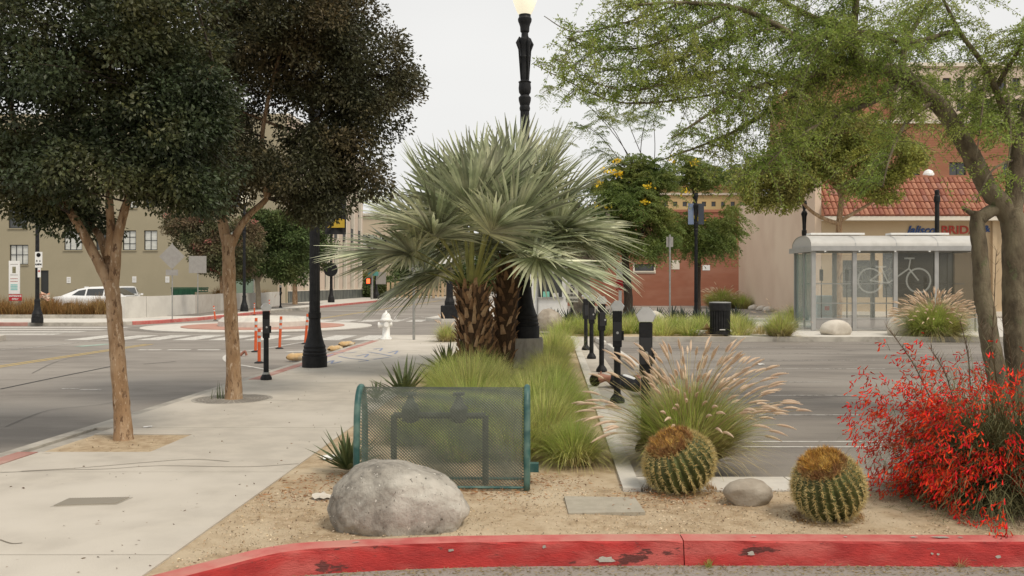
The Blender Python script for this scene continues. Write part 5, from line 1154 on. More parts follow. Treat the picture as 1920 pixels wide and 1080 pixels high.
mb.build('trunk', M_BARK, t, sub=bA, smooth=True); tw_.build('branches', M_BARKD, t, sub=bA, kind='stuff')
V, F = crown_mesh(cl, 175, .140, .052, .55, out_c=P(200, 100, TA)); MB().add(V, F).build('crown', M_LEAFA, t, kind='stuff', sub=bA)
# --- second tree
TB = 13.0; bB = P(438, 748, TB); bB[2] = 0
t = thing('bronze_tree', 'broad dark bronze leafed tree with a slim tan trunk in the round grate', 'tree', tuple(bB))
mb = MB(); pB = lambda x, y, d=0: P(x, y, TB + d); nodes = []
limb(mb, [bB - [0, 0, .05], pB(438, 690), pB(434, 610), pB(430, 530), pB(428, 460), pB(427, 440)], .098, .088, 16, 6, .03, .42)
q = limb(mb, [pB(428, 465), pB(418, 420), pB(410, 360), pB(400, 280, .1), pB(390, 150, .2), pB(400, 0, .2), pB(400, -150, .2)], .082, .025, 12, 5); nodes.append(q[8:])
q = limb(mb, [pB(430, 470), pB(448, 430), pB(470, 400), pB(500, 372), pB(530, 320, .1), pB(560, 260, .2), pB(620, 200, .3), pB(690, 140, .3)], .058, .018, 12, 5); nodes.append(q[12:])
q = limb(mb, [pB(500, 372), pB(490, 290, -.1), pB(500, 200, -.2), pB(530, 80, -.2), pB(560, -60)], .04, .015, 10, 5); nodes.append(q)
q = limb(mb, [pB(540, 300), pB(590, 290, .3), pB(640, 310, .4), pB(690, 330, .4)], .03, .01, 8, 5); nodes.append(q)
q = limb(mb, [pB(530, 240), pB(480, 220, .2), pB(430, 200, .3)], .025, .01, 8, 5); nodes.append(q)
nodes = np.concatenate(nodes)
blB = [(440, 300, 60, 70, 0, .8, 34), (400, 180, 90, 140, .2, 1.1, 50), (470, 110, 100, 110, 0, 1.2, 70), (590, 90, 110, 110, 0, 1.3, 80), (690, 130, 78, 70, .1, .9, 42), (745, 150, 32, 42, .1, .5, 10), (700, 210, 55, 45, 0, .7, 20), (630, 190, 70, 40, .2, .8, 24), (600, 260, 60, 35, 0, .7, 22), (655, 290, 60, 45, -.1, .7, 26), (690, 340, 30, 25, 0, .4, 8),
       (575, 330, 70, 45, -.2, .8, 34), (480, 315, 60, 38, -.1, .8, 26), (600, 385, 45, 25, -.2, .5, 14), (400, 368, 55, 25, -.3, .5, 13), (530, 20, 140, 90, 0, 1.4, 70), (640, 10, 60, 60, 0, .9, 24), (520, -130, 180, 120, 0, 1.5, 60), (420, -60, 120, 150, 0, 1.3, 40), (500, -260, 140, 90, 0, 1.2, 20), (560, 395, 30, 12, -.2, .3, 5)]
cl = crown_clumps(blB, TB); tw_ = MB(); twig_fill(tw_, cl[::3], nodes, .010)
mb.build('trunk', M_BARK, t, sub=bB, smooth=True); tw_.build('branches', M_BARKD, t, sub=bB, kind='stuff')
V, F = crown_mesh(cl, 200, .170, .057, .5, out_c=P(540, 100, TB)); MB().add(V, F).build('crown', M_LEAFB, t, kind='stuff', sub=bB)

def small_tree(label, base, Y, trunk, blobs, m, per, crad, size, tr, barkm, name='street_tree', extra=None, asp=.5, droop=.25, group=None, stepn=2):
    b = P(base[0], base[1], Y); b[2] = max(-.15, min(b[2], .1)) if abs(b[2]) < .6 else 0
    t = thing(name, label, 'tree', tuple(b), group=group); mb = MB(); nodes = []
    for path, r0, r1 in trunk:
        q = limb(mb, [P(x, y, Y + d) for x, y, d in path], r0, r1, 10, 4, .03); nodes.append(q[len(q) // 2:])
    cl = crown_clumps(blobs, Y); tw = MB(); twig_fill(tw, cl[::stepn], np.concatenate(nodes), tr)
    mb.build('trunk', barkm, t, sub=b, smooth=True); tw.build('branches', barkm, t, sub=b, kind='stuff')
    V, F = crown_mesh(cl, per, crad, size, asp, droop=droop); MB().add(V, F).build('crown', m, t, kind='stuff', sub=b)
    if extra:
        mm, n, sz, nm = extra; idx = RNG.choice(len(cl), n); V, F = crown_mesh(cl[idx] + RNG.normal(size=(n, 3)) * crad, 26, crad * .35, sz, .8); MB().add(V, F).build(nm, mm, t, kind='stuff', sub=b)
    return t, cl
small_tree('small crape myrtle with pinkish blossom and reddish leaves behind the sign backs', (428, 590), 56, [([(418, 588, 0), (416, 540, 0), (412, 500, 0), (400, 460, 0)], .14, .08), ([(412, 510, 0), (440, 470, 0), (460, 440, 0)], .09, .04), ([(412, 515, 0), (380, 480, 0), (350, 450, 0)], .08, .04)],
           [(370, 440, 50, 35, 0, 1.3, 40), (340, 420, 28, 20, 0, .8, 14), (400, 480, 40, 35, 0, 1.3, 26), (450, 460, 40, 50, 0, 1.3, 34), (380, 400, 40, 16, 0, 1, 14), (440, 505, 30, 18, 0, 1, 12)], M_LEAFR, 190, .34, .16, .02, M_BARK, 'crape_myrtle', (M_PINK, 26, .12, 'blossom'))
small_tree('round green street tree with a pale trunk beside the distant parking meter', (484, 582), 60, [([(485, 580, 0), (484, 545, 0), (481, 510, 0), (480, 470, 0)], .19, .1), ([(484, 530, 0), (500, 500, 0), (520, 480, 0)], .09, .04), ([(483, 530, 0), (465, 505, 0), (450, 490, 0)], .08, .04)],
           [(490, 450, 50, 50, 0, 1.6, 60), (530, 470, 45, 45, 0, 1.4, 44), (560, 440, 30, 35, 0, 1.2, 24), (510, 415, 50, 22, 0, 1.2, 30), (470, 500, 30, 25, 0, 1.1, 18), (545, 510, 35, 18, 0, 1, 14)], M_LEAFG, 210, .38, .18, .02, M_BANKW if False else mat('pale_bark', (.42, .36, .27), (.36, .3, .22), 5, .9), 'street_tree')
small_tree('darker green street tree with tan trunk in front of the pinkish building', (553, 576), 72, [([(553, 576, 0), (553, 540, 0), (551, 510, 0), (550, 480, 0)], .22, .12), ([(552, 525, 0), (575, 500, 0), (600, 480, 0)], .1, .05)],
           [(560, 480, 50, 34, 0, 1.6, 46), (600, 465, 26, 24, 0, 1.2, 18), (530, 450, 40, 40, 0, 1.5, 34), (590, 430, 25, 22, 0, 1.2, 14)], M_LEAFG, 180, .44, .20, .02, M_BARK, 'street_tree')
# shrubs/trees at far end
def shrub(label, px, py, Y, rx, ry, m, n, size, name='shrub', crad=.5, per=130):
    b = P(px, py, Y); b[2] = 0; t = thing(name, label, 'shrub' if 'shrub' in name else 'tree', tuple(b)); k = Y / FPX
    cl = P(px, py - ry, Y) + rand_in(n, .3) * [rx * k, rx * k * .7, ry * k]; cl[:, 2] = np.maximum(cl[:, 2], .15)
    V, F = crown_mesh(cl, per, crad, size, .55); V[:, 2] = np.maximum(V[:, 2], .02)
    MB().add(V, F).build('foliage', m, t, kind='stuff', sub=b); mb = MB(); twig_fill(mb, cl[::4], [[b[0], b[1], .0], [b[0], b[1], .5 + ry * k * .6]], .04); mb.tube([[b[0], b[1], -.05], [b[0], b[1], .5 + ry * k * .6]], [.15, .08], 8); mb.build('stems', M_BARKD, t, sub=b, kind='stuff')
    return t
shrub('yellow green shrub past the corner of the pinkish building', 680, 552, 112, 26, 34, M_LEAFT, 40, .28)
shrub('dark green clipped shrub at the foot of the distant building', 700, 556, 110, 40, 14, M_LEAFG, 40, .28)
shrub('green shrub between the traffic signal and the tan posts', 733, 554, 116, 24, 16, M_LEAFG, 28, .28)
shrub('dark tree filling the street end behind the palm fronds', 790, 545, 122, 60, 46, M_LEAFG, 90, .34, 'distant_tree', .7)
shrub('dark tree behind the white booth', 1010, 545, 70, 60, 50, M_LEAFG, 100, .22, 'background_tree', .5)
shrub('tall tree mass behind the first palm trunk', 900, 550, 100, 60, 44, M_LEAFG, 90, .3, 'distant_tree', .65)

# --- thick dark trunk beside PUBLIC PARKING sign
b = P(1092, 600, 41); b[2] = -.03; t = thing('old_tree', 'thick grey mottled tree trunk behind the public parking sign', 'tree', tuple(b)); mb = MB()
pO = lambda x, y, d=0: P(x, y, 41 + d)
q = limb(mb, [pO(1090, 606), pO(1091, 570), pO(1090, 530), pO(1088, 490), pO(1080, 430), pO(1075, 380)], .50, .28, 14, 5, .05, .2)
q2 = limb(mb, [pO(1092, 520), pO(1110, 480), pO(1130, 440), pO(1140, 400)], .25, .1, 10, 5)
q3 = limb(mb, [pO(1088, 520), pO(1065, 490), pO(1040, 470)], .2, .08, 10, 5)
cl = crown_clumps([(1090, 440, 70, 55, 0, 2.0, 70), (1120, 490, 30, 16, 0, 1, 12), (1080, 380, 40, 30, 0, 1.4, 20)], 41)
mb.build('trunk', mat('mottled_old_bark', (.13, .11, .085), (.07, .06, .045), 3, .9, .8, 10, c3=(.24, .2, .15), scale3=2), t, sub=b, smooth=True)
tw = MB(); twig_fill(tw, cl[::2], np.concatenate([q[12:], q2, q3]), .02); tw.build('branches', M_BARKD, t, sub=b, kind='stuff')
V, F = crown_mesh(cl, 90, .28, .11, .5); MB().add(V, F).build('crown', M_LEAFG, t, kind='stuff', sub=b)

# --- feathery flowering trees: compound leaves
def feather_leaves(centres, n_each, L_, size, outc, pinn=7, lf=5):
    """bipinnate leaves: drooping rachis with side pinnae set with tiny leaflets"""
    C = np.repeat(centres, n_each, 0); N_ = len(C); D = unit(RNG.normal(size=(N_, 3)) * [1, 1, .45] + unit(C - outc) * .8)
    C = C + RNG.normal(size=C.shape) * .16; Ls = L_ * RNG.uniform(.7, 1.2, N_)
    Vs, Fs, o = [], [], 0
    ts = np.linspace(.15, 1, pinn); side_ = unit(np.cross(D, [0, 0, 1.]))
    allP, allD, allS = [], [], []
    for i, tt in enumerate(ts):
        p = C + D * (Ls * tt)[:, None] - [0, 0, 1] * ((Ls * tt ** 2) * .55)[:, None]
        for sg_ in (-1, 1):
            pd = unit(side_ * sg_ + D * .45 - np.array([0, 0, .35])); pl = Ls * .33 * (1 - .55 * abs(tt - .45))
            for k in range(lf):
                f = (k + .6) / lf; q = p + pd * (pl * f)[:, None] - np.array([0, 0, 1]) * (pl * f * f * .35)[:, None]
                allP.append(q); allD.append(pd + D * .9 * (1 if k % 2 else -1) * .8 - [0, 0, .3]); allS.append(np.full(N_, size))
    return leaf_quads(np.concatenate(allP), np.concatenate(allD) + RNG.normal(size=(len(allP) * N_, 3)) * .25, np.concatenate(allS) * RNG.uniform(.8, 1.2, len(allP) * N_), .42, .15)
def flower_tree(label, base, Y, trunk, blobs, n_each, flowers, sprays=()):
    b = P(*base, Y); b[2] = 0; t = thing('flowering_tree', label, 'tree', tuple(b), group='yellow flowering trees'); mb = MB(); nodes = []
    for path, r0, r1 in trunk: nodes.append(limb(mb, [P(x, y, Y + d) for x, y, d in path], r0, r1, 10, 5, .03)[8:])
    cl = crown_clumps(blobs, Y); tw = MB(); twig_fill(tw, cl[::2], np.concatenate(nodes), .014)
    outc = cl.mean(0) - [0, 0, .8]
    V, F = feather_leaves(cl, n_each, .72, .11, outc); m2 = MB().add(V, F)
    for path in sprays:
        q = smooth_path([P(x, y, Y + d) for x, y, d in path], 5); tw.tube(q, np.linspace(.022, .008, len(q)), 5)
        pts = q[int(len(q) * .45)::2]; V, F = feather_leaves(pts, 4, .8, .075, pts.mean(0) - [0, 0, 1], 8, 6); m2.add(V, F)
    mb.build('trunk', M_BARKD, t, sub=b, smooth=True); tw.build('branches', M_BARKD, t, sub=b, kind='stuff'); m2.build('crown', M_LEAFY, t, kind='stuff', sub=b)
    for x, y in flowers:
        c = P(x, y, Y - 1.2); pos = c + RNG.normal(size=(26, 3)) * [.13, .12, .07]; V, F = leaf_quads(pos, RNG.normal(size=(26, 3)), np.full(26, .14), .8); MB().add(V, F).build('flower_cluster', M_YFLOW, t, kind='stuff', sub=b)
    return t
flower_tree('feathery green tree with yellow flowers, the nearer to the palms', (1176, 592), 43, [([(1176, 598, 0), (1178, 560, 0), (1174, 510, 0), (1172, 470, 0), (1178, 420, 0)], .24, .14), ([(1174, 480, 0), (1200, 440, 0), (1225, 400, 0), (1235, 350, 0)], .12, .05), ([(1173, 480, 0), (1150, 440, 0), (1135, 400, 0)], .1, .05), ([(1178, 420, 0), (1185, 350, 0), (1190, 300, 0)], .1, .04)],
            [(1185, 385, 52, 52, 0, 1.6, 66), (1148, 370, 32, 40, 0, 1.2, 30), (1222, 345, 34, 42, 0, 1.2, 34), (1185, 315, 34, 26, 0, 1.0, 20), (1195, 445, 46, 20, 0, 1.1, 24), (1150, 430, 22, 22, 0, 1, 10), (1236, 415, 20, 28, 0, 1.0, 14)], 6,
            [(1134, 320), (1147, 323), (1160, 326), (1122, 342), (1118, 386), (1134, 389), (1155, 302), (1214, 350), (1208, 380)],
            [[(1200, 330, 0), (1165, 270, -.5), (1110, 205, -1), (1050, 165, -1.5), (1015, 175, -1.8)], [(1195, 330, 0), (1155, 250, -.5), (1125, 215, -1), (1112, 190, -1)], [(1190, 340, 0), (1130, 260, -.5), (1085, 235, -1), (1060, 260, -1)], [(1200, 310, 0), (1205, 250, -.3), (1225, 190, -.6), (1260, 165, -.8), (1275, 175, -.8)], [(1225, 330, 0), (1228, 270, 0), (1222, 215, -.2), (1205, 220, -.4)],
             [(1240, 330, 0), (1262, 280, 0), (1290, 250, 0), (1310, 270, 0)], [(1180, 330, 0), (1140, 290, -.5), (1115, 280, -.7)], [(1215, 320, 0), (1190, 260, -.2), (1170, 215, -.5), (1150, 225, -.6)]])
flower_tree('second feathery tree with a flat spreading crown around the slim black lamp post', (1309, 592), 45, [([(1310, 598, 0), (1309, 540, .3), (1310, 480, .3), (1308, 420, .2)], .13, .1), ([(1310, 480, .3), (1340, 440, 0), (1365, 420, 0)], .08, .04), ([(1309, 480, .3), (1280, 440, 0), (1250, 430, 0)], .08, .04), ([(1308, 420, .2), (1300, 360, 0), (1290, 310, 0)], .08, .03)],
            [(1310, 428, 46, 20, .0, 1.0, 30), (1350, 432, 28, 24, 0, 1.0, 26), (1272, 425, 16, 24, 0, .9, 10), (1290, 322, 40, 24, 0, 1.0, 30), (1335, 335, 28, 20, 0, 1.0, 16), (1366, 405, 10, 22, 0, .7, 7), (1320, 448, 44, 10, 0, 1.0, 16), (1370, 330, 14, 20, 0, .8, 8)], 6, [(1303, 305), (1284, 358), (1305, 408), (1262, 300)])
# --- yellowish tree behind the shelter
small_tree('yellowish green tree with a bare tan trunk rising behind the glass shelter', (1572, 600), 38, [([(1572, 606, 0), (1572, 500, 0), (1573, 430, 0), (1575, 400, 0), (1580, 340, 0)], .16, .1), ([(1573, 420, 0), (1545, 410, 0), (1520, 395, 0), (1490, 365, 0), (1470, 340, 0)], .10, .035), ([(1574, 415, 0), (1600, 400, 0), (1640, 375, 0), (1670, 340, 0)], .09, .04), ([(1578, 380, 0), (1560, 300, 0), (1540, 240, 0)], .08, .03)],
           [(1470, 330, 60, 55, 0, 1.4, 60), (1455, 380, 45, 25, 0, .9, 16), (1420, 340, 30, 40, 0, .8, 16), (1520, 290, 60, 60, 0, 1.5, 60), (1600, 318, 66, 54, 0, 1.6, 66), (1675, 300, 55, 48, 0, 1.5, 52), (1530, 230, 50, 40, 0, 1.3, 36), (1600, 250, 60, 50, 0, 1.4, 44), (1650, 368, 30, 12, 0, .8, 7)], M_LEAFT, 190, .24, .125, .014, M_BARK, 'broadleaf_tree')

# --- mesquite: grey trunks and fine feathery foliage
TM = 12.0; pM = lambda x, y, d=0: P(x, y, TM + d); bM_ = P(1885, 760, TM); bM_[2] = 0
t = thing('feathery_tree', 'large multi trunked tree with fine drooping foliage over the parking lot', 'tree', tuple(bM_)); mb = MB(); nodes = []
limb(mb, [pM(1884, 800), pM(1880, 775), pM(1866, 690), pM(1856, 640), pM(1850, 590), pM(1842, 550), pM(1840, 510), pM(1836, 460), pM(1832, 420), pM(1836, 398)], .135, .088, 16, 5, .03)
q = limb(mb, [pM(1836, 412), pM(1850, 400), pM(1868, 392), pM(1885, 395)], .09, .08, 12, 5)
limb(mb, [pM(1830, 405), pM(1815, 396), pM(1805, 390)], .045, .02, 8, 4)
limb(mb, [pM(1919, 800), pM(1916, 775), pM(1912, 690), pM(1905, 600), pM(1903, 520), pM(1902, 450), pM(1897, 410), pM(1893, 392)], .175, .14, 18, 5, .03)
q = limb(mb, [pM(1898, 415), pM(1880, 385), pM(1856, 358), pM(1838, 326), pM(1820, 290), pM(1800, 255), pM(1775, 215), pM(1755, 192), pM(1725, 165, -.1), pM(1690, 142, -.2), pM(1655, 128, -.3), pM(1615, 122, -.4)], .135, .085, 14, 5, .04); nodes.append(q[35:])
q = limb(mb, [pM(1896, 415), pM(1903, 360), pM(1907, 310), pM(1916, 260), pM(1930, 200), pM(1950, 120), pM(1960, 40)], .13, .07, 14, 5, .03); nodes.append(q[10:])
sub = [([(1620, 125, -.4), (1603, 105, -.5), (1600, 60, -.6), (1605, 0, -.7), (1600, -80, -.8)], .07, .03), ([(1615, 122, -.4), (1540, 100, -.6), (1460, 50, -.9), (1380, 15, -1.2), (1280, 5, -1.5), (1180, 10, -1.8)], .06, .01),
       ([(1640, 130, -.3), (1560, 135, -.6), (1480, 150, -1), (1400, 170, -1.3), (1320, 220, -1.6), (1260, 260, -1.8)], .05, .008), ([(1600, 60, -.5), (1520, 30, -.2), (1420, -20, 0), (1300, -60, .2), (1150, -60, .4)], .045, .01), ([(1700, 148, -.1), (1640, 190, -.6), (1560, 220, -1), (1480, 270, -1.4), (1420, 330, -1.6)], .04, .006),
       ([(1560, 140, -.6), (1470, 190, -.8), (1380, 245, -1.0), (1310, 275, -1.2), (1240, 300, -1.3)], .03, .006), ([(1750, 190, 0), (1700, 230, -.6), (1670, 290, -1), (1655, 350, -1.2)], .035, .006), ([(1690, 142, 0), (1700, 80, .3), (1740, 10, .5), (1790, -60, .6)], .05, .02),
       ([(1910, 270, 0), (1880, 200, -.3), (1850, 130, -.5), (1800, 60, -.7), (1760, -20, -.8)], .06, .015), ([(1870, 160, -.4), (1900, 110, -.6), (1935, 60, -.8)], .04, .015), ([(1920, 240, 0), (1860, 230, .5), (1800, 190, 1), (1740, 150, 1.4)], .04, .01), ([(1380, 15, -1.2), (1290, 60, -1.4), (1200, 90, -1.6), (1120, 90, -1.8), (1060, 70, -2)], .02, .005),
       ([(1480, 150, -1), (1380, 130, -1.3), (1280, 150, -1.6), (1180, 170, -1.9), (1100, 150, -2)], .02, .005), ([(1280, 5, -1.5), (1180, 40, -1.6), (1080, 60, -1.7), (1020, 30, -1.7)], .014, .004), ([(1380, 170, -1.3), (1250, 190, -1.5), (1150, 190, -1.7), (1060, 150, -1.9), (1000, 120, -2)], .014, .004), ([(1900, 300, 0), (1860, 320, -.5), (1830, 380, -.8)], .02, .005),
       ([(1850, 130, -.5), (1840, 220, -.9), (1830, 300, -1.1)], .02, .005), ([(1890, 180, -.3), (1895, 260, -.7), (1885, 340, -.9)], .02, .005), ([(1780, 60, -.7), (1700, 80, -1), (1620, 60, -1.3), (1540, 70, -1.5)], .03, .008), ([(1460, 50, -.9), (1380, 70, -1.2), (1300, 100, -1.5), (1220, 130, -1.8), (1140, 130, -2), (1040, 110, -2.2)], .018, .004)]
for path, r0, r1 in sub: q = limb(mb, [pM(*p) for p in path], r0, r1, 8, 5, .03); nodes.append(q[3:])
mb.build('trunk', M_BARKG, t, sub=bM_, smooth=True)
isl_ = MB().poly([(bM_[0] + p[0], 12 + p[1]) for p in disc((.1, 0), .95, 28)], -.3, -.03).build('tree_island', M_DIRT, kind='structure')
q = [(bM_[0] + p[0], 12 + p[1], -.01) for p in disc((.1, 0), 1.03, 28)]; MB().tube(q + q[:2], .07, 6, cap=False).build('island_kerb', M_CONC2, isl_)
nodes = np.concatenate(nodes)
def sprays_from(nodes, n, Lm, seg=9, leaves_per=16, size=.034, droopv=.55, west=-.5):
    """long thin drooping shoots set with small leaflet tufts"""
    idx = RNG.integers(0, len(nodes), n); p0 = nodes[idx]; D = unit(RNG.normal(size=(n, 3)) * [1, 1, .5] + [west, -.1, .1]); Ls = Lm * RNG.uniform(.5, 1.3, n)
    t_ = np.linspace(0, 1, seg)[None, :, None]
    path = p0[:, None] + D[:, None] * Ls[:, None, None] * t_ - np.array([0, 0, 1]) * (Ls[:, None, None] * droopv * t_ ** 2)
    path = path + np.cumsum(RNG.normal(size=path.shape) * .008, 1)
    return path
pth = sprays_from(nodes, 1950, .70); tw = MB()
pth = np.concatenate([pth, sprays_from(nodes, 900, .66)])
e_ = pth[:, -1]; ex = 960 + e_[:, 0] / e_[:, 1] * FPX; ey = HY - (e_[:, 2] - EYE) / e_[:, 1] * FPX; u_r = RNG.random(len(pth))
keep = (ex > 1012) & (u_r < np.clip((ex - 960) / 420, .16, 1)) & ~((ex > 1640) & (ey > 285) & (u_r < .90)) & (ey < 400) & ~((ex < 1330) & (ey > 215) & (u_r < .6)) & ~((ex > 1560) & (ey > 90) & (e_[:, 1] < TM) & (u_r < .45))
pth = pth[keep]
w_ = np.array([0, .004, 0]); 
def ribbons(pth, w0=.004, w1=.0015):
    n, m, _ = pth.shape; w = np.linspace(w0, w1, m)[None, :, None]; a = unit(np.cross(np.gradient(pth, axis=1), [0, 1., 0.])) * w; b = np.array([0, 1., 0]) * w
    V = np.stack([pth - a, pth + a, pth + b], 2).reshape(-1, 3); base = (np.arange(n) * m * 3)[:, None]; i = np.arange(m - 1)[None] * 3
    f = lambda x, y: np.stack([base + i + x, base + i + y, base + i + 3 + y, base + i + 3 + x], -1).reshape(-1, 4)
    return V, np.concatenate([f(0, 1), f(1, 2), f(2, 0)])
V, F = ribbons(pth, .0045, .002); tw.add(V, F); tw.build('branches', mat('olive_twigs', (.10, .085, .05), None, rough=.85), t, sub=bM_, kind='stuff')
leafp = []; leafd = []
for f in np.linspace(.12, 1, 15):
    k = f * (pth.shape[1] - 1); i0 = int(min(k, pth.shape[1] - 2)); p = pth[:, i0] * (1 - (k - i0)) + pth[:, i0 + 1] * (k - i0); d = unit(pth[:, i0 + 1] - pth[:, i0])
    for _ in range(6):
        r_ = unit(RNG.normal(size=p.shape)); leafp.append(p + r_ * RNG.uniform(.0, .035, (len(p), 1))); leafd.append(r_ + d * .5 - [0, 0, .15])
V, F = leaf_quads(np.concatenate(leafp), np.concatenate(leafd),   .040 * RNG.uniform(.6, 1.3, sum(len(x) for x in leafp)), .36, .2); MB().add(V, F).build('crown', M_LEAFM, t, kind='stuff', sub=bM_)

# ================================================================== PALMS
def frond(start, az, el, lp, Rb, par, sub, spread=1.95, nl=54, sag=.35, tw_=0.0, cup=.15, bel=0):
    d = np.array([math.sin(az) * math.cos(el), math.cos(az) * math.cos(el), math.sin(el)]); g = np.array([0, 0, -1.0])
    ts = np.linspace(0, 1, 7); pts = np.array([start + d * lp * t_ + g * lp * sag * .5 * t_ ** 2 for t_ in ts])
    dd = np.array([math.sin(az) * math.cos(bel), math.cos(az) * math.cos(bel), math.sin(bel)]); s_ = unit(np.cross(dd, [0, 0, 1.])); 
    if not np.isfinite(s_).all() or np.linalg.norm(s_) < .5: s_ = np.array([1., 0, 0])
    nn = np.cross(s_, dd); s_ = s_ * math.cos(tw_) + nn * math.sin(tw_); nn = np.cross(s_, dd)
    mb = MB(); w = np.linspace(.045, .016, 7)
    V = []
    for p, ww in zip(pts, w): V += [p - s_ * ww, p + nn * ww * .35, p + s_ * ww, p - nn * ww * .5]
    mb.add(V, [[i * 4 + j, i * 4 + (j + 1) % 4, i * 4 + 4 + (j + 1) % 4, i * 4 + 4 + j] for i in range(6) for j in range(4)], 1)
    hub = pts[-1]; phi = np.linspace(-spread, spread, nl); m = 8; tt = np.linspace(0, 1, m)
    Ls = Rb * (1 - .28 * (np.abs(phi) / spread) ** 2) * RNG.uniform(.93, 1.05, nl)
    hubs = hub + dd * (Rb * .16 * np.clip(np.cos(phi), 0, 1))[:, None]          # the rib runs on into the blade
    D = dd * np.cos(phi)[:, None] + s_ * np.sin(phi)[:, None] + nn * (cup * np.abs(np.sin(phi)) + .05 * RNG.normal(size=nl))[:, None]; D = unit(D)
    Sd = -dd * np.sin(phi)[:, None] + s_ * np.cos(phi)[:, None]
    dphi = 2 * spread / nl
    P_ = hubs[:, None] + D[:, None] * (Ls[:, None] * tt)[..., None] + g * (Ls[:, None] * (RNG.uniform(.04, .17, nl)[:, None]) * np.maximum(0, tt - .38) ** 1.6 * 1.9)[..., None]
    wid = np.where(tt < .42, (tt * dphi * .60 + .012), (.42 * dphi * .60 + .012) * (1 - ((tt - .42) / .58) ** 1.1) + .0022)[None] * Ls[:, None]
    wid = np.minimum(wid, .029)
    A = P_ - Sd[:, None] * wid[..., None]; B = P_ + Sd[:, None] * wid[..., None]; Mx = P_ + nn * (wid * .55)[..., None]
    V = np.stack([A, Mx, B], 2).reshape(-1, 3); b0 = (np.arange(nl) * m * 3)[:, None]; i = np.arange(m - 1)[None] * 3
    f1 = np.stack([b0 + i, b0 + i + 1, b0 + i + 4, b0 + i + 3], -1).reshape(-1, 4)
    mb.add(V, np.concatenate([f1, f1 + 1]), 0)
    return mb.build('frond', [M_PALM, M_PETI], par, sub=sub)
def palm(label, base, top, r0, r1, fr, boots):
    base = np.array(base, float); top = np.array(top, float); t = thing('fan_palm', label, 'palm', tuple(base), group='silvery fan palms')
    q = smooth_path([base - [0, 0, .1], base * .6 + top * .4 + [.02, 0, 0], top], 8); MB().tube(q, np.linspace(r0, r1, len(q)), 20, wob=.06).build('trunk', M_FIBRE, t, sub=base, smooth=True)
    # split leaf bases
    bm_ = None; me_l = []
    for k in range(3):
        Lb = .15 + .03 * k; wv = .055; V = []
        for j, (tz, ww, ou) in enumerate(((0, 1, 0), (.35, .85, .025), (.7, .62, .06), (1, .45 + .1 * k, .12))):
            V += [[-wv * ww, -.012 - ou, tz * Lb], [0, -.035 - ou, tz * Lb + (.02 if j == 3 else 0)], [wv * ww, -.012 - ou, tz * Lb], [0, .01 - ou, tz * Lb]]
        F = [[i * 4 + j, i * 4 + (j + 1) % 4, i * 4 + 4 + (j + 1) % 4, i * 4 + 4 + j] for i in range(3) for j in range(4)] + [[12, 13, 14, 15]]
        o = MB().add(V, F).build('leaf_base', mat('palm_leaf_base_%s' % 'abc'[k], [(.34, .20, .10), (.22, .125, .065), (.50, .34, .20)][k], [(.20, .11, .055), (.13, .07, .036), (.36, .22, .12)][k], 9, .9, .6, 30), t); me_l.append(o.data); bpy.data.objects.remove(o)
    Ht = top[2] - base[2]
    for i in range(boots):
        z = (i + .5) / boots; a = i * 2.399963 + rnd.uniform(-.2, .2); c = base + (top - base) * z; r = (r0 + (r1 - r0) * z) * .93
        p = c + np.array([math.cos(a) * r, math.sin(a) * r, 0]) - base
        link('leaf_base', me_l[rnd.choice((0, 0, 1, 2))], t, loc=p, rot=(rnd.uniform(-.10, .14), rnd.uniform(-.25, .25), a + math.pi / 2 + rnd.uniform(-.25, .25)), scale=(rnd.uniform(.6, 1.1), rnd.uniform(.5, .9), rnd.uniform(.7, 1.3)))
    for az, el, lp, Rb, tw__, bel_ in fr: frond(top - base + base + np.array([math.sin(az) * r1 * .5, math.cos(az) * r1 * .5, -.12 + .25 * max(0, math.sin(el))]), az, el, lp, Rb, t, base, tw_=tw__, bel=bel_)
    return t
def fronds(n, seed, el0=80, el1=-25, bias=0):
    r = random.Random(seed); out_ = []
    for i in range(n):
        f = i / (n - 1); el = R(el0 + (el1 - el0) * f ** .85 + r.uniform(-7, 7)); az = i * 2.399963 + r.uniform(-.25, .25) + bias
        if el < R(52) and math.cos(az) < -.45: az = az + (1.25 if math.sin(az) > 0 else -1.25) * -1
        out_.append((az, el, r.uniform(1.1, 1.35) + .2 * (f < .3), r.uniform(1.25, 1.5), r.uniform(-.5, .5), R(82 - 112 * f ** 1.0 + r.uniform(-11, 11))))
    return out_
pb1 = S(-1.32, 16.2); pb1 = np.array([xat(897, 16.4), 16.4, 0]); pt1 = np.array([xat(884, 16.4), 16.4, zat(540, 16.4)])
palm('silvery fan palm with the thick shaggy trunk in front of its twin', pb1, pt1, .34, .26, fronds(21, 5, 88, 30) + [(-1.5, R(38), 1.3, 1.5, .3, R(6)), (-1.35, R(56), 1.4, 1.55, .2, R(36)), (-1.2, R(72), 1.5, 1.5, -.3, R(60))], 210)
pb2 = np.array([xat(938, 17.5), 17.6, 0]); pt2 = np.array([xat(955, 17.5), 17.5, zat(492, 17.6)])
palm('slimmer fan palm just behind, its crown reaching over the lamp pedestal', pb2, pt2, .24, .20, fronds(16, 9, 86, 30, .8) + [(1.5, R(40), 1.05, 1.3, -.3, R(6)), (1.6, R(58), 1.35, 1.5, .2, R(40)), (1.3, R(74), 1.5, 1.5, .3, R(62))], 110)

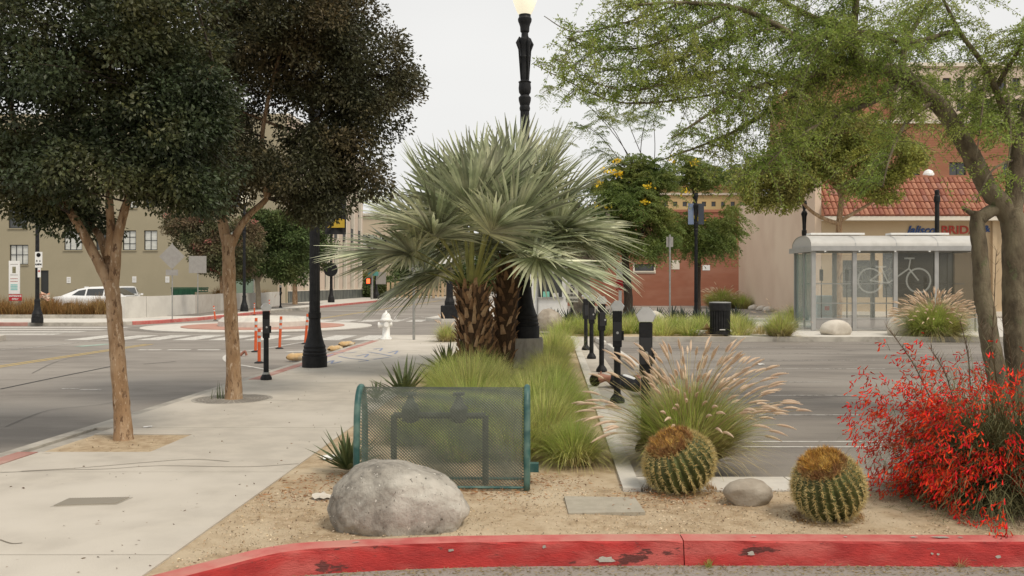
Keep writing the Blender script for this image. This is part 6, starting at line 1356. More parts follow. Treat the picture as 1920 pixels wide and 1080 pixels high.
# ================================================================== GRASSES AND SMALL PLANTS
def tuft(n, rad, L0, L1, th1, bend, w0, w1, seg=5):
    a = RNG.random(n) * 6.28; r = rad * RNG.random(n) ** .7; base = np.stack([np.sin(a) * r, np.cos(a) * r, 0 * a], 1)
    th = th1 * (r / rad) * RNG.uniform(.5, 1.1, n) + RNG.normal(size=n) * .06
    return strips(base, a + RNG.normal(size=n) * .4, np.abs(th), bend * RNG.uniform(.3, 1.2, n) * (.35 + r / rad), RNG.uniform(L0, L1, n), RNG.uniform(w0, w1, n), seg)
# continuous grass of the strip: one mass
gm_ = MB(); gdry = MB()
def mound(c, n, rad, L0, L1, th=.8, bend=1.1, w=.0075):
    f_ = rnd.uniform(.72, 1.3); L0 *= f_; L1 *= f_
    V, F = tuft(n, rad, L0, L1, th, bend, w * .7, w * 1.3); gm_.add(V + np.asarray(c, float), F)
    V, F = tuft(int(n * rnd.uniform(.12, .45)), rad * 1.1, L0 * .8, L1 * .9, th * 1.3, bend * 1.3, w * .7, w * 1.2); gdry.add(V + np.asarray(c, float), F)
for px, py, n, rad, L_ in ((770, 830, 1100, .2, .4), (820, 815, 1300, .25, .45), (880, 830, 1300, .25, .5), (930, 810, 1300, .25, .5), (860, 860, 700, .2, .35), (880, 770, 1500, .30, .55), (850, 745, 1100, .3, .5), (930, 760, 1300, .3, .55), (900, 720, 900, .3, .5), (935, 745, 800, .22, .34), (1000, 800, 1500, .3, .55), (1020, 840, 1500, .24, .5), (1000, 760, 1300, .3, .55), (1045, 790, 1300, .26, .5), (1035, 745, 1200, .3, .55), (1030, 715, 800, .22, .42),
                        (1030, 712, 1000, .28, .45), (1030, 690, 900, .3, .5), (1040, 682, 800, .26, .45), (1035, 668, 800, .35, .5), (1052, 660, 700, .3, .5), (1040, 648, 700, .35, .5), (925, 705, 400, .20, .30), (865, 705, 700, .25, .45), (830, 715, 500, .25, .35), (955, 860, 500, .22, .4), (1040, 728, 600, .17, .36), (1046, 760, 700, .15, .36), (1054, 800, 800, .15, .38)):
    mound(G(px, py), n, rad, L_ * .75, L_ * 1.35)
o = gm_.build('grass', M_GRASS, kind='stuff'); o['label'] = 'fine green grass filling the planting strip'
o = gdry.build('dry_grass', M_DRYG, kind='stuff'); o['label'] = 'straw coloured blades among the green grass'
def grass_clump(label, px, py, n, rad, L0, L1, m=M_GRASS, th=.8, bend=1.3, w=.006, dry=.2, plumes=0, pl=(.55, .8), name='grass_clump', psize=1.0, z=0):
    c = G(px, py, z); t = thing(name, label, 'grass', tuple(c)); V, F = tuft(n, rad, L0, L1, th, bend, w * .7, w * 1.3); MB().add(V, F).build('blades', m, t, kind='stuff')
    if dry: V, F = tuft(int(n * dry), rad * 1.1, L0 * .7, L1 * .9, th * 1.3, bend * 1.2, w * .7, w * 1.2); MB().add(V, F).build('dry_blades', M_DRYG, t, kind='stuff')
    if plumes:
        st = MB()
        for i in range(plumes):
            a = RNG.random() * 6.28; thp = RNG.uniform(.02, 1.25); L_ = RNG.uniform(*pl); bd = RNG.uniform(.3, .8)
            tt = np.linspace(0, 1, 9); th_ = thp * .7 + bd * tt ** 1.5; dl = L_ / 8; h = np.concatenate([[0], np.cumsum(np.sin(th_[1:]) * dl)]); zz = np.concatenate([[0], np.cumsum(np.cos(th_[1:]) * dl)])
            pts = np.stack([np.sin(a) * (h + .02), np.cos(a) * (h + .02), zz], 1); st.tube(pts, np.linspace(.0028, .0016, 9), 4, cap=False)
            d = unit(pts[-1] - pts[-2]); Lp = RNG.uniform(.11, .19) * psize; q = [pts[-1] + d * Lp * f + np.array([0, 0, -.25]) * Lp * f * f for f in np.linspace(0, 1, 7)]; q = np.array(q)
            tip = q[3] + c; tx, ty = 960 + tip[0] / tip[1] * FPX, HY - (tip[2] - EYE) / tip[1] * FPX
            if psize == 1.2 and 1095 < tx < 1215 and 682 < ty < 742 and i % 6: continue
            pm = MB(); pm.tube(q, np.array([.003, .0085, .010, .010, .008, .005, .001]) * psize, 7, cap=False)
            nb_ = 90; f = RNG.random(nb_); k = (f * 5.999); i0 = k.astype(int); pp = q[i0] * (1 - (k - i0))[:, None] + q[i0 + 1] * (k - i0)[:, None]
            r_ = unit(RNG.normal(size=(nb_, 3))); dd = unit(r_ + d * 1.3) * (.026 * psize * (1 - .5 * f))[:, None]; sd2 = unit(np.cross(dd, RNG.normal(size=(nb_, 3)))) * .0011 * psize
            V = np.stack([pp - sd2, pp + sd2, pp + dd], 1).reshape(-1, 3); pm.add(V, (np.arange(nb_) * 3)[:, None] + [[0, 1, 2]])
            pm.build('plume', M_PLUME, t, smooth=False)
        st.build('stems', M_DRYG, t, kind='stuff')
    return t
grass_clump('rounded green clump at the near end of the grass strip beside the kerb', 1075, 868, 1700, .17, .3, .5, bend=1.6, dry=.3)
grass_clump('large fountain grass with pinkish plumes behind the cactus', 1290, 866, 3600, .21, .50, .86, w=.0105, th=.85, bend=.9, dry=1.0, plumes=230, pl=(.72, 1.15), name='fountain_grass', psize=1.2)
grass_clump('bushy fountain grass with blond plumes in front of the shelter glass', 1752, 629, 4200, .6, .8, 1.25, w=.018, th=1.1, bend=1.1, dry=.6, plumes=280, pl=(1.0, 1.45), name='fountain_grass', psize=2.0)
grass_clump('pale green and straw clump at the lot edge between bin and shelter', 1462, 630, 1300, .3, .5, .95, w=.013, th=.9, bend=.9, dry=.9, plumes=12, pl=(.9, 1.25), name='fountain_grass', psize=.8)
grass_clump('pink tinged pampas like bush against the tan building corner', 1354, 578, 2200, .8, 1.0, 1.7, w=.03, th=.8, bend=1.0, dry=.8, plumes=70, pl=(1.2, 1.8), name='fountain_grass', psize=2.6, z=ROAD)
grass_clump('smaller green tuft right of the pink tinged bush', 1392, 579, 700, .4, .7, 1.3, w=.03, th=.8, bend=1.0, dry=.4, name='grass_clump', z=ROAD)
grass_clump('white feathery grass between palm trunk and pavement corner', 838, 640, 500, .2, .4, .7, w=.01, dry=1.5, plumes=16, pl=(.5, .75), name='fountain_grass', psize=1.7)
grass_clump('pinkish grass showing at the rear corner of the shelter', 1488, 603, 500, .25, .5, .95, w=.014, dry=1.0, plumes=10, pl=(.7, 1.0), name='fountain_grass', psize=1.4)
# far grass strip
fm = MB(); fd = MB()
for i in range(30):
    px = 1060 + i * 10.2 + rnd.uniform(-5, 5); 
    if 1325 < px < 1374: px += 45
    Y = rnd.choice((29.3, 30.5, 32, 33.5)); V, F = tuft(420, .35, .4, .8, .85, 1.3, .01, .018, 4); fm.add(V + [xat(px, Y), Y, -.02], F); V, F = tuft(60, .4, .4, .7, 1, 1.3, .01, .018, 4); fd.add(V + [xat(px, Y), Y, -.02], F)
o = fm.build('far_grass', M_GRASS, kind='stuff'); o['label'] = 'green grass along the far edge of the parking lot'
V, F = tuft(400, .5, .2, .4, 1.1, 1.2, .01, .02, 4); fd.add(V + [xat(1425, 30), 30, 0], F)
o = fd.build('far_dry_grass', M_DRYG, kind='stuff'); o['label'] = 'dry blades in the far grass strip'

# agaves: individual leaves sharing a mesh
def agave(label, c, n, L_, w, m=M_AGAVE, flat=.2, name='agave', parts=True, up=.15, spread=1.25):
    t = thing(name, label, 'plant', tuple(c)); mes = []
    for k in range(3):
        V, F = strips(np.zeros((1, 3)), np.zeros(1), np.array([.0]), np.array([[.18, .35, -.1][k]]), np.array([L_]), np.array([w]), 6, fold=.28, widthpow=2.4, base_w=.65)
        q = MB().add(V, F); o = q.build('leaf', m, t); me_ = o.data; mes.append(me_); bpy.data.objects.remove(o)
    if parts:
        for i in range(n):
            f = i / n; a = i * 2.39996 + rnd.uniform(-.2, .2); th = up + (spread - up) * f ** .8 + rnd.uniform(-.1, .1)
            o = link('leaf', mes[i % 3], t); o.matrix_local = Matrix.Translation((0, 0, .03)) @ Matrix.Rotation(a, 4, 'Z') @ Matrix.Rotation(-th, 4, 'X') @ Matrix.Diagonal((1, 1, rnd.uniform(.75, 1.1), 1))
    else:
        f = np.arange(n) / n; V, F = strips(np.zeros((n, 3)), np.arange(n) * 2.4, up + (spread - up) * f, np.full(n, .2), L_ * RNG.uniform(.75, 1.1, n), np.full(n, w), 4, fold=.28, widthpow=2.2, base_w=.65); MB().add(V, F).build('leaves', m, t, kind='stuff')
    return t
agave('spiky dark green agave in the dirt just behind the green mesh cage', G(757, 746), 36, .58, .068)
agave('spiky agave tucked between the boulder and the left end of the mesh cage', G(652, 886), 34, .40, .045)
agave('dense agave hugging the palm trunk beside the pavement', G(838, 700), 54, .62, .062, spread=1.4)
agave('small agave just left of the larger one behind the cage', G(706, 752), 18, .28, .035)
agave('agave half hidden by grass right of the one behind the cage', G(822, 728), 20, .42, .05)
for i in range(15):
    px = 1043 + i * 24 + rnd.uniform(-6, 6); 
    lb = ['dark agave in front of the large rounded rock', 'dark agave left of the public parking sign', 'dark agave right below the public parking sign', 'dark agave at the foot of the thick grey trunk', 'dark agave behind the farthest meters', 'dark agave between the paired meter and the middle meter', 'dark agave at the base of the first flowering tree', 'dark agave just right of the first flowering tree trunk', 'dark agave behind the closest meter dome', 'dark agave left of the plain grey post', 'dark agave right of the plain grey post', 'dark agave left of the slim lamp post foot', 'dark agave at the slim lamp post foot', 'dark agave behind the litter bin', 'dark agave last in the row, right of the litter bin'][i]
    agave(lb, G(px, 603 + rnd.uniform(-3, 3)), 26, .75, .1, M_AGAVEB, name='agave', parts=False)['group'] = 'row of dark agaves'

# ------------------------------------------------------------------ cacti
def cactus(label, c, r, h, tilt, tdir, wool, ribs=25):
    t = thing('barrel_cactus', label, 'cactus', tuple(c)); T = Matrix.Rotation(tdir, 3, 'Z') @ Matrix.Rotation(tilt, 3, 'X') @ Matrix.Rotation(-tdir, 3, 'Z'); T = np.array(T)
    nphi = ribs * 6; nth = 26; V = []
    def surf(th, ph):
        rib = 1 - .15 * (1 - abs(math.cos(ph * ribs / 2)) ** .8) * math.sin(th) ** .6
        rr = r * math.sin(th) ** .82 * rib; z = h * .5 * math.cos(th) * (1 if math.cos(th) > 0 else .96)
        return np.array([rr * math.cos(ph), rr * math.sin(ph), z])
    for i in range(nth + 1):
        th = .10 + (math.pi * .93 - .10) * i / nth
        for j in range(nphi): V.append(surf(th, 2 * math.pi * j / nphi))
    V = np.array(V) @ T.T + [0, 0, h * .47]; V[:, 2] = np.maximum(V[:, 2], -.03)
    F = [[i * nphi + j, (i + 1) * nphi + j, (i + 1) * nphi + (j + 1) % nphi, i * nphi + (j + 1) % nphi] for i in range(nth) for j in range(nphi)]
    q = MB().add(V, F); q.smooth = True; q.build('body', M_CACT, t)
    pts, nr_ = [], []
    for k in range(ribs):
        ph = 2 * math.pi * k / ribs
        for i in range(26):
            th = .42 + (2.6 - .42) * i / 25 + rnd.uniform(-.02, .02); p = surf(th, ph); pts.append(p); nr_.append(unit(np.array([p[0] / r ** 2, p[1] / r ** 2, p[2] / (h / 2) ** 2])))
    pts, nr_ = np.array(pts), np.array(nr_); per = 12; P0 = np.repeat(pts, per, 0); N0 = np.repeat(nr_, per, 0); D = unit(N0 * .8 + RNG.normal(size=P0.shape) * .42)
    Ls = r * RNG.uniform(.09, .20, len(P0)); s1 = unit(np.cross(D, RNG.normal(size=D.shape))) * .0021
    V = np.stack([P0 - s1, P0 + s1, P0 + D * Ls[:, None]], 1).reshape(-1, 3) @ T.T + [0, 0, h * .47]; MB().add(V, (np.arange(len(P0)) * 3)[:, None] + [[0, 1, 2]]).build('spines', M_SPINE, t, kind='stuff')
    # woolly crown
    for nm, m, n_, hh in (('crown_wool', M_WOOL, 5200, .055), ('golden_wool', M_WOOLY, 5200 if wool else 900, .062)):
        a = RNG.random(n_) * 6.28; rr = RNG.random(n_) ** .5 * .74
        if nm == 'golden_wool': rr = rr * .72
        th = rr * .92; p = np.stack([r * np.sin(th) ** .9 * np.cos(a), r * np.sin(th) ** .9 * np.sin(a), h * .5 * np.cos(th) * (1 - .12 * np.exp(-(rr / .25) ** 2)) + .006 + .02 * np.sin(a * 7 + rr * 15)], 1)
        D = unit(RNG.normal(size=p.shape) * .55 + [0, 0, 1.]); L2 = hh * RNG.uniform(.4, 1.1, n_); s1 = unit(np.cross(D, RNG.normal(size=D.shape))) * .0045
        V = np.stack([p - s1 - D * .02, p + s1 - D * .02, p + D * L2[:, None]], 1).reshape(-1, 3) @ T.T + [0, 0, h * .47]; MB().add(V, (np.arange(n_) * 3)[:, None] + [[0, 1, 2]]).build(nm, m, t, kind='stuff')
    a = RNG.random(700) * 6.28; p = np.stack([r * .95 * np.cos(a) * RNG.uniform(.85, 1.15, 700), r * .95 * np.sin(a) * RNG.uniform(.85, 1.15, 700), 0 * a], 1)
    V, F = strips(p, a, RNG.uniform(.5, 1.6, 700), RNG.random(700), RNG.uniform(.02, .07, 700), np.full(700, .003), 2); MB().add(V, F).build('dead_spines', M_HEDGE, t, kind='stuff')
    return t
cactus('golden barrel cactus with rusty brown crown in front of the fountain grass', G(1273, 918), .278, .455, .50, -1.05, False)
cactus('barrel cactus with a golden tufted crown beside the red flowering bush', G(1553, 970), .243, .45, .46, -.85, True)

# ------------------------------------------------------------------ rocks
def rock(label, c, sx, sy, sz, m, seed, rough=.12, name='rock', sub_=4, flat=.35, rz=0, sink=.15, cat='rock', skew=0):
    bm = bmesh.new(); bmesh.ops.create_icosphere(bm, subdivisions=sub_, radius=1); r = np.random.default_rng(seed)
    dirs = unit(r.normal(size=(9, 3))); offs = r.uniform(.72, .95, 9); ph = r.uniform(0, 6, 12)
    for v in bm.verts:
        p = np.array(v.co); 
        for d, o_ in zip(dirs, offs):
            q = p.dot(d); 
            if q > o_: p = p - d * (q - o_) * .75
        n_ = sum(math.sin(p.dot(r2) * f + ph[i]) / f for i, (r2, f) in enumerate(zip(dirs[:8], (2.1, 3, 4.3, 5.7, 7.9, 11, 16, 23))))
        p = p * (1 + rough * n_ * .35 + (.05 * skew * math.sin(p[0] * 9 + p[2] * 14) * max(0, p[0])))
        if sub_ >= 4:
            import mathutils
            vv = Vector(p); p = p * (1 + .035 * mathutils.noise.fractal(vv * 3.1, .7, 2.1, 6) - .022 * abs(mathutils.noise.noise(vv * 5.5 + Vector((3, 1, 2)))))
        if skew: p = np.sign(p) * np.abs(p) ** .84; p[2] *= 1 - skew * max(0, p[0]) ** 1.2 - .10 * max(0, -p[0]) ** 3; p[0] = p[0] * (1 + .12 * (1 - abs(p[2])))
        v.co = (p[0] * sx, p[1] * sy, max(p[2] * sz, -sz * flat))
    me = bpy.data.meshes.new(name); bm.to_mesh(me); bm.free(); me.materials.append(m); me.polygons.foreach_set('use_smooth', np.ones(len(me.polygons), bool))
    o = link(name, me); tag(o, label, cat); o.location = (c[0], c[1], c[2] + sz * (flat - sink * .5)); o.rotation_euler = (0, 0, rz); return o
gb = G(752, 975); rock('large rounded grey granite boulder in front of the mesh cage', (G(748, 975)[0] - .0, 6.22, 0), .43, .31, .355, M_ROCKA, 4, .16, 'boulder', 6, .38, 0, .1, 'boulder', .30)
rock('low angular grey rock between the two cacti', (G(1404, 945)[0], G(1404, 945)[1] + .02, 0), .19, .14, .115, M_ROCKB, 12, .2, 'rock', 4, .7, .2)
rock('pale rounded rock at the foot of the shelter glass', G(1567, 627), .52, .32, .34, M_ROCKW, 7, .12, 'rock', 3, .5)
rock('pale rock half hidden by the blond fountain grass', G(1688, 628), .42, .3, .48, M_ROCKW, 9, .12, 'rock', 3, .5)
rock('large brown rounded rock behind the lamp pedestal', G(1028, 618), .58, .5, .55, M_ROCKB, 15, .08, 'rock', 4, .5)
rock('small pale rock behind the closest meter', G(1228, 608), .4, .3, .42, M_ROCKW, 17, .08, 'rock', 3, .4)
for i, px in enumerate((1380, 1397, 1413, 1428, 1441)): rock('small pale stone %s along the foot of the tan wall' % ['first after the bush', 'second after the bush', 'third after the bush', 'fourth after the bush', 'last after the bush'][i], (xat(px, 14.7 / ((px - 960) / FPX - .04) * .965), 14.7 / ((px - 960) / FPX - .04) * .965, ROAD), .4, .35, .28, M_ROCKW, 20 + i, .1, 'stone', 2, .4)['group'] = 'stones along the tan wall'
# litter of leaves and gravel on the dirt
n = 14000; xs = RNG.uniform(-2.0, 4.2, n); ys = RNG.uniform(4.95, 7.3, n); ok = np.array([ys[i] > front_edge(xs[i]) + .03 and xs[i] > S(-2.3, ys[i])[0] for i in range(n)]); xs, ys = xs[ok], ys[ok]; n = len(xs)
p = np.stack([xs, ys, RNG.uniform(.0, .006, n)], 1); D = RNG.normal(size=(n, 3)) * [1, 1, .25]; V, F = leaf_quads(p, D, RNG.uniform(.006, .02, n), .7, .4); MB().add(V, F).build('gravel', mat('gravel_bits', (.52, .43, .31), (.36, .25, .15), 30, .9, isl=.6), kind='stuff')
n = 1500; cx = RNG.choice(5, n); cc = np.array([G(1010, 905)[:2], G(1260, 935)[:2], G(640, 900)[:2], G(900, 925)[:2], G(560, 930)[:2]])[cx] + RNG.normal(size=(n, 2)) * [.28, .16]
ok = np.array([c[1] > front_edge(c[0]) + .05 and c[0] > S(-2.3, c[1])[0] for c in cc]); cc = cc[ok]; n = len(cc)
p = np.c_[cc, RNG.uniform(.004, .014, n)]; V, F = leaf_quads(p, RNG.normal(size=(n, 3)) * [1, 1, .2], RNG.uniform(.015, .05, n), .2, .3); o = MB().add(V, F).build('fallen_leaves', mat('dead_leaf_litter', (.38, .20, .09), (.30, .14, .06), 12, .8, isl=.5), kind='stuff')
n = 3000; xs = RNG.uniform(-1.9, 3.6, n); ys = np.array([front_edge(x) for x in xs]) - .175 - np.abs(RNG.normal(size=n)) * .12; p = np.stack([xs, ys, np.full(n, ROAD + .006)], 1); V, F = leaf_quads(p, RNG.normal(size=(n, 3)) * [1, 1, .15], RNG.uniform(.01, .04, n), .15, .3); MB().add(V, F).build('kerb_debris', mat('straw_debris', (.36, .28, .15), (.25, .19, .1), 12, .9, isl=.4), kind='stuff')
for px, lb in ((1330, 'tiny dry weed growing at the foot of the red kerb joint'), (1800, 'dry straw tuft at the foot of the red kerb below the flowering bush')):
    V, F = tuft(60, .02, .03, .08, 1.0, .8, .002, .004, 3); o = MB().add(V, F).build('weed', M_GRASS if px == 1330 else M_DRYG); tag(o, lb, 'weed'); o.location = (xat(px, 5.76), 5.76, ROAD)
n = 900; vv_ = 4.6 + 22 * RNG.random(n) ** 1.6; uu_ = RNG.uniform(-5.0, -2.35, n); p = np.stack([uu_ + K * vv_, vv_, np.full(n, .004)], 1)
p = p[RNG.random(n) < np.where(uu_ > -2.8, .6, .22)]; V, F = leaf_quads(p, RNG.normal(size=p.shape) * [1, 1, .08], RNG.uniform(.008, .032, len(p)), .55, .3); o = MB().add(V, F).build('pavement_litter', mat('pavement_specks', (.26, .20, .14), (.15, .11, .08), 20, .9, isl=.5), kind='stuff')
n = 500; xs = RNG.uniform(S(-4.95, 9)[0], S(-4, 9.9)[0] + .1, n); ys = RNG.uniform(8.95, 9.9, n); V, F = leaf_quads(np.stack([xs, ys, np.full(n, -.016)], 1), RNG.normal(size=(n, 3)) * [1, 1, .2], RNG.uniform(.01, .035, n), .5, .3); MB().add(V, F).build('soil_litter', MATS['gravel_bits'], kind='stuff')

# ------------------------------------------------------------------ backflow cage
cg = G(828, 917); cage = thing('mesh_cage', 'curved green expanded metal cage over pipework behind the boulder', 'cage', (cg[0], cg[1], 0), -.03)
CW, CD, CH = 1.34, .34, .80
prof = []                                            # side profile: front foot, bulging front, rounded top, down the back
for a in np.linspace(0, 1, 8, endpoint=False): prof.append((.0 - .015 * math.sin(a * math.pi), a * .50))
for a in np.linspace(0, math.pi, 19): prof.append((CD / 2 - math.cos(a) * CD / 2, .50 + math.sin(a) * (CH - .50)))
for a in np.linspace(0, 1, 8)[1:]: prof.append((CD, .50 * (1 - a)))
prof = np.array(prof); pl_ = np.concatenate([[0], np.cumsum(np.linalg.norm(np.diff(prof, axis=0), axis=1))])
def cagept(x, s): return np.stack([x, np.interp(s, pl_, prof[:, 0]), np.interp(s, pl_, prof[:, 1])], -1)
mb = MB(); cw, ch = .026, .0125; nx = int(CW / cw); ns = int(pl_[-1] / ch); i, j = np.meshgrid(np.arange(nx), np.arange(ns)); ex = (j % 2) * .5
segs = []
for sgn in (-1, 1):
    x0 = -CW / 2 + (i + ex) * cw + cw * .25; x1 = x0 + sgn * cw * .5; s0 = j * ch; s1 = s0 + ch
    A = cagept(x0.ravel(), s0.ravel()); B = cagept(np.clip(x1.ravel(), -CW / 2, CW / 2), s1.ravel()); wv = np.array([.0036, 0, 0]); dv = np.array([0, .0012, .0012])
    V = np.stack([A - wv - dv, A + wv + dv, B + wv + dv, B - wv - dv], 1).reshape(-1, 3); mb.add(V, (np.arange(len(A)) * 4)[:, None] + [[0, 1, 2, 3]])
mb.build('mesh', M_MESH, cage, kind='stuff')
for sx in (-1, 1):
    x = sx * (CW / 2 + .015); pts = [[x, p[0], p[1]] for p in prof]; o = MB().tube(pts, .027, 10); o.smooth = True; o.build('end_frame', M_GREENM, cage)
    if sx < 0:
        V = [[x, p[0], p[1]] for p in prof]; 
MB().tube([(-CW / 2, 0.0, .015), (CW / 2, 0, .015)], .012, 6).build('bottom_rail', M_GREENM, cage); MB().tube([(-CW / 2, CD, .015), (CW / 2, CD, .015)], .012, 6).build('bottom_rail', M_GREENM, cage)
MB().box((CW / 2 + .07, .25, .13), (.08, .08, .07)).build('lock_box', M_GREENM, cage)
for x in (-.42, .34): MB().tube([(x, .21, -.05), (x, .21, .56)], .026, 12).build('riser_pipe', M_PIPE, cage)
MB().tube([(-.42, .21, .56), (.34, .21, .56)], .026, 12).build('cross_pipe', M_PIPE, cage)
for x in (-.28, .12): MB().lathe([(.03, .50), (.07, .52), (.075, .62), (.045, .66), (.02, .72), (.05, .73), (.05, .75)], 14, (x, .21, 0)).build('valve', M_PIPE, cage)

# ------------------------------------------------------------------ red flowering bush
bc = np.array([xat(1878, 6.95), 6.95, 0]); bush = thing('firecracker_bush', 'dense weeping bush covered in scarlet tubular flowers at the edge of the lot', 'bush', tuple(bc))
n = 4200; a = RNG.random(n) * 6.28; th = RNG.uniform(.05, 1.25, n) ** .85; Ls = RNG.uniform(.6, 1.18, n) * (1.18 - .22 * th); bd = RNG.uniform(.5, 1.7, n)
base = np.stack([RNG.normal(size=n) * .14, RNG.normal(size=n) * .12, 0 * a], 1)
V, F = strips(base, a, th, bd, Ls, np.full(n, .0045), 9, widthpow=4); V[:, 2] = np.maximum(V[:, 2], .01)
M_RUSS = mat('rush_green_stems', (.19, .18, .08), (.12, .12, .05), 3, .7, isl=.4, transl=.15)
fb = MB().add(V, F)
tips = V.reshape(n, 10, 2, 3).mean(2)                # points along each stem
# fine side branchlets
k = RNG.integers(3, 10, n * 3); s_ = RNG.integers(0, n, n * 3); p0 = tips[s_, k]; out_d = unit(p0 - [0, 0, .4]); az2 = np.arctan2(out_d[:, 0], out_d[:, 1]) + RNG.normal(size=len(k)) * .8
V2, F2 = strips(p0, az2, RNG.uniform(.6, 2.0, len(k)), RNG.uniform(0, 1, len(k)), RNG.uniform(.08, .22, len(k)), np.full(len(k), .003), 3, widthpow=4); V2[:, 2] = np.maximum(V2[:, 2], .01)
fb.add(V2, F2); fb.build('stems', M_RUSS, bush, kind='stuff')
fp = V2.reshape(-1, 4, 2, 3).mean(2)[:, 2]; rr = np.linalg.norm(fp - [0, 0, .35], axis=1); gsel = (np.sin(fp[:, 0] * 9 + 1) + np.sin(fp[:, 2] * 11 + fp[:, 1] * 5) + np.sin(fp[:, 0] * 17 - fp[:, 2] * 13) + RNG.normal(size=len(fp)) * .6 + (fp[:, 2] - .45) * 1.5 - (fp[:, 0]) * .9 - (fp[:, 2] < .3) * .15) > .4
fp = fp[(rr > .40) & gsel]; fp = fp[RNG.permutation(len(fp))[:1500]]; per = 8; P0 = np.repeat(fp, per, 0) + RNG.normal(size=(len(fp) * per, 3)) * .026; D = unit(unit(P0 - [0, 0, .5]) * .5 + RNG.normal(size=P0.shape) * .5 + [0, 0, -.75]); Lf = RNG.uniform(.026, .046, len(P0)); 
e1 = unit(np.cross(D, RNG.normal(size=D.shape))); e2 = np.cross(D, e1); V = []
for f, w in ((0, .0018), (.65, .0048), (1, .0058)):
    for q_ in range(3): V.append(P0 + D * (Lf * f)[:, None] + (e1 * math.cos(q_ * 2.094) + e2 * math.sin(q_ * 2.094)) * w)
V = np.stack(V, 1).reshape(-1, 3); o_ = (np.arange(len(P0)) * 9)[:, None]; F = np.concatenate([o_ + [[r * 3 + q_, r * 3 + (q_ + 1) % 3, r * 3 + 3 + (q_ + 1) % 3, r * 3 + 3 + q_]] for r in range(2) for q_ in range(3)])
V[:, 2] = np.maximum(V[:, 2], .012); MB().add(V, F).build('flowers', M_RFLOW, bush, kind='stuff')
# bare shoots standing up
st = MB()
for x0, y0, x1, y1 in ((1750, 760, 1662, 612), (1790, 760, 1745, 655), (1845, 780, 1868, 470), (1820, 740, 1800, 600), (1900, 740, 1880, 600), (1870, 720, 1838, 610)):
    a_, b_ = P(x0, y0, 7.3), P(x1, y1, 7.1); q = smooth_path([a_, (a_ + b_) / 2 + [.02, 0, .03], b_], 8); st.tube(q, np.linspace(.006, .0022, len(q)), 5, cap=False); m_ = len(q) * 3
    pp = q[RNG.integers(4, len(q), 60)]; az3 = RNG.random(60) * 6.28; V, F = strips(pp, az3, RNG.uniform(.5, 1.1, 60), np.zeros(60), RNG.uniform(.04, .13, 60), np.full(60, .0028), 2, widthpow=4); st.add(V, F)
st.build('bare_shoots', mat('brown_shoots', (.12, .085, .05), None, rough=.8), bush, kind='stuff', sub=bc)

# ------------------------------------------------------------------ sleeping person
def skin_obj(name, pts, edges, m, parent, sub, levels=2):
    me = bpy.data.meshes.new(name); me.from_pydata([tuple(np.array(p[:3]) - sub) for p in pts], edges, []); o = link(name, me, parent); me.materials.append(m)
    sk = o.modifiers.new('skin', 'SKIN'); ss = o.modifiers.new('sub', 'SUBSURF'); ss.levels = levels; ss.render_levels = levels
    for i, p in enumerate(pts):
        r_ = p[3] if isinstance(p[3], tuple) else (p[3], p[3]); me.skin_vertices[0].data[i].radius = r_; me.skin_vertices[0].data[i].use_root = i == 0
    sk.use_smooth_shade = True; return o
PY = 14.45; z_s, z_l = .0, ROAD
hip = np.array([2.13, PY, -.02]); chest = np.array([1.74, PY, .10]); neck = np.array([1.53, PY, .145]); head = np.array([1.385, PY, .135])
pr = thing('person', 'person asleep on their back across the kerb in black jacket, white shirt and pale trousers', 'person', (1.8, PY, ROAD)); sb = np.array([1.8, PY, ROAD])
def chain(*idx): return list(zip(idx[:-1], idx[1:]))
kneeA, ankA = np.array([2.36, PY - .18, .30]), np.array([2.44, PY - .42, -.07]); kneeB, ankB = np.array([2.33, PY + .15, .30]), np.array([2.52, PY + .2, -.07])
shA, shB = chest + [-.11, -.17, .01], chest + [-.11, .17, .01]; elA, elB = np.array([1.86, PY - .30, .03]), np.array([1.88, PY + .28, .05]); wrA, wrB = np.array([2.03, PY - .10, .17]), np.array([2.04, PY + .06, .18])
pts = [(*hip, (.13, .10)), (*(hip * .5 + chest * .5), (.125, .095)), (*chest, (.15, .105)), (*(chest + [-.12, 0, .02]), (.12, .085)), (*neck, .055), (*(neck + [-.06, 0, .01]), .066), (*head, (.088, .092)), (*(head + [-.075, 0, .0]), (.078, .082)),
       (*shA, .062), (*elA, .042), (*wrA, .028), (*shB, .062), (*elB, .042), (*wrB, .028), (*(hip + [.04, -.09, 0]), .085), (*kneeA, .055), (*ankA, .036), (*(hip + [.04, .09, 0]), .085), (*kneeB, .055), (*ankB, .036)]
ed = chain(0, 1, 2, 3, 4, 5, 6, 7) + [(3, 8)] + chain(8, 9, 10) + [(3, 11)] + chain(11, 12, 13) + [(0, 14)] + chain(14, 15, 16) + [(0, 17)] + chain(17, 18, 19)
skin_obj('body', pts, ed, M_SKIN, pr, sb)
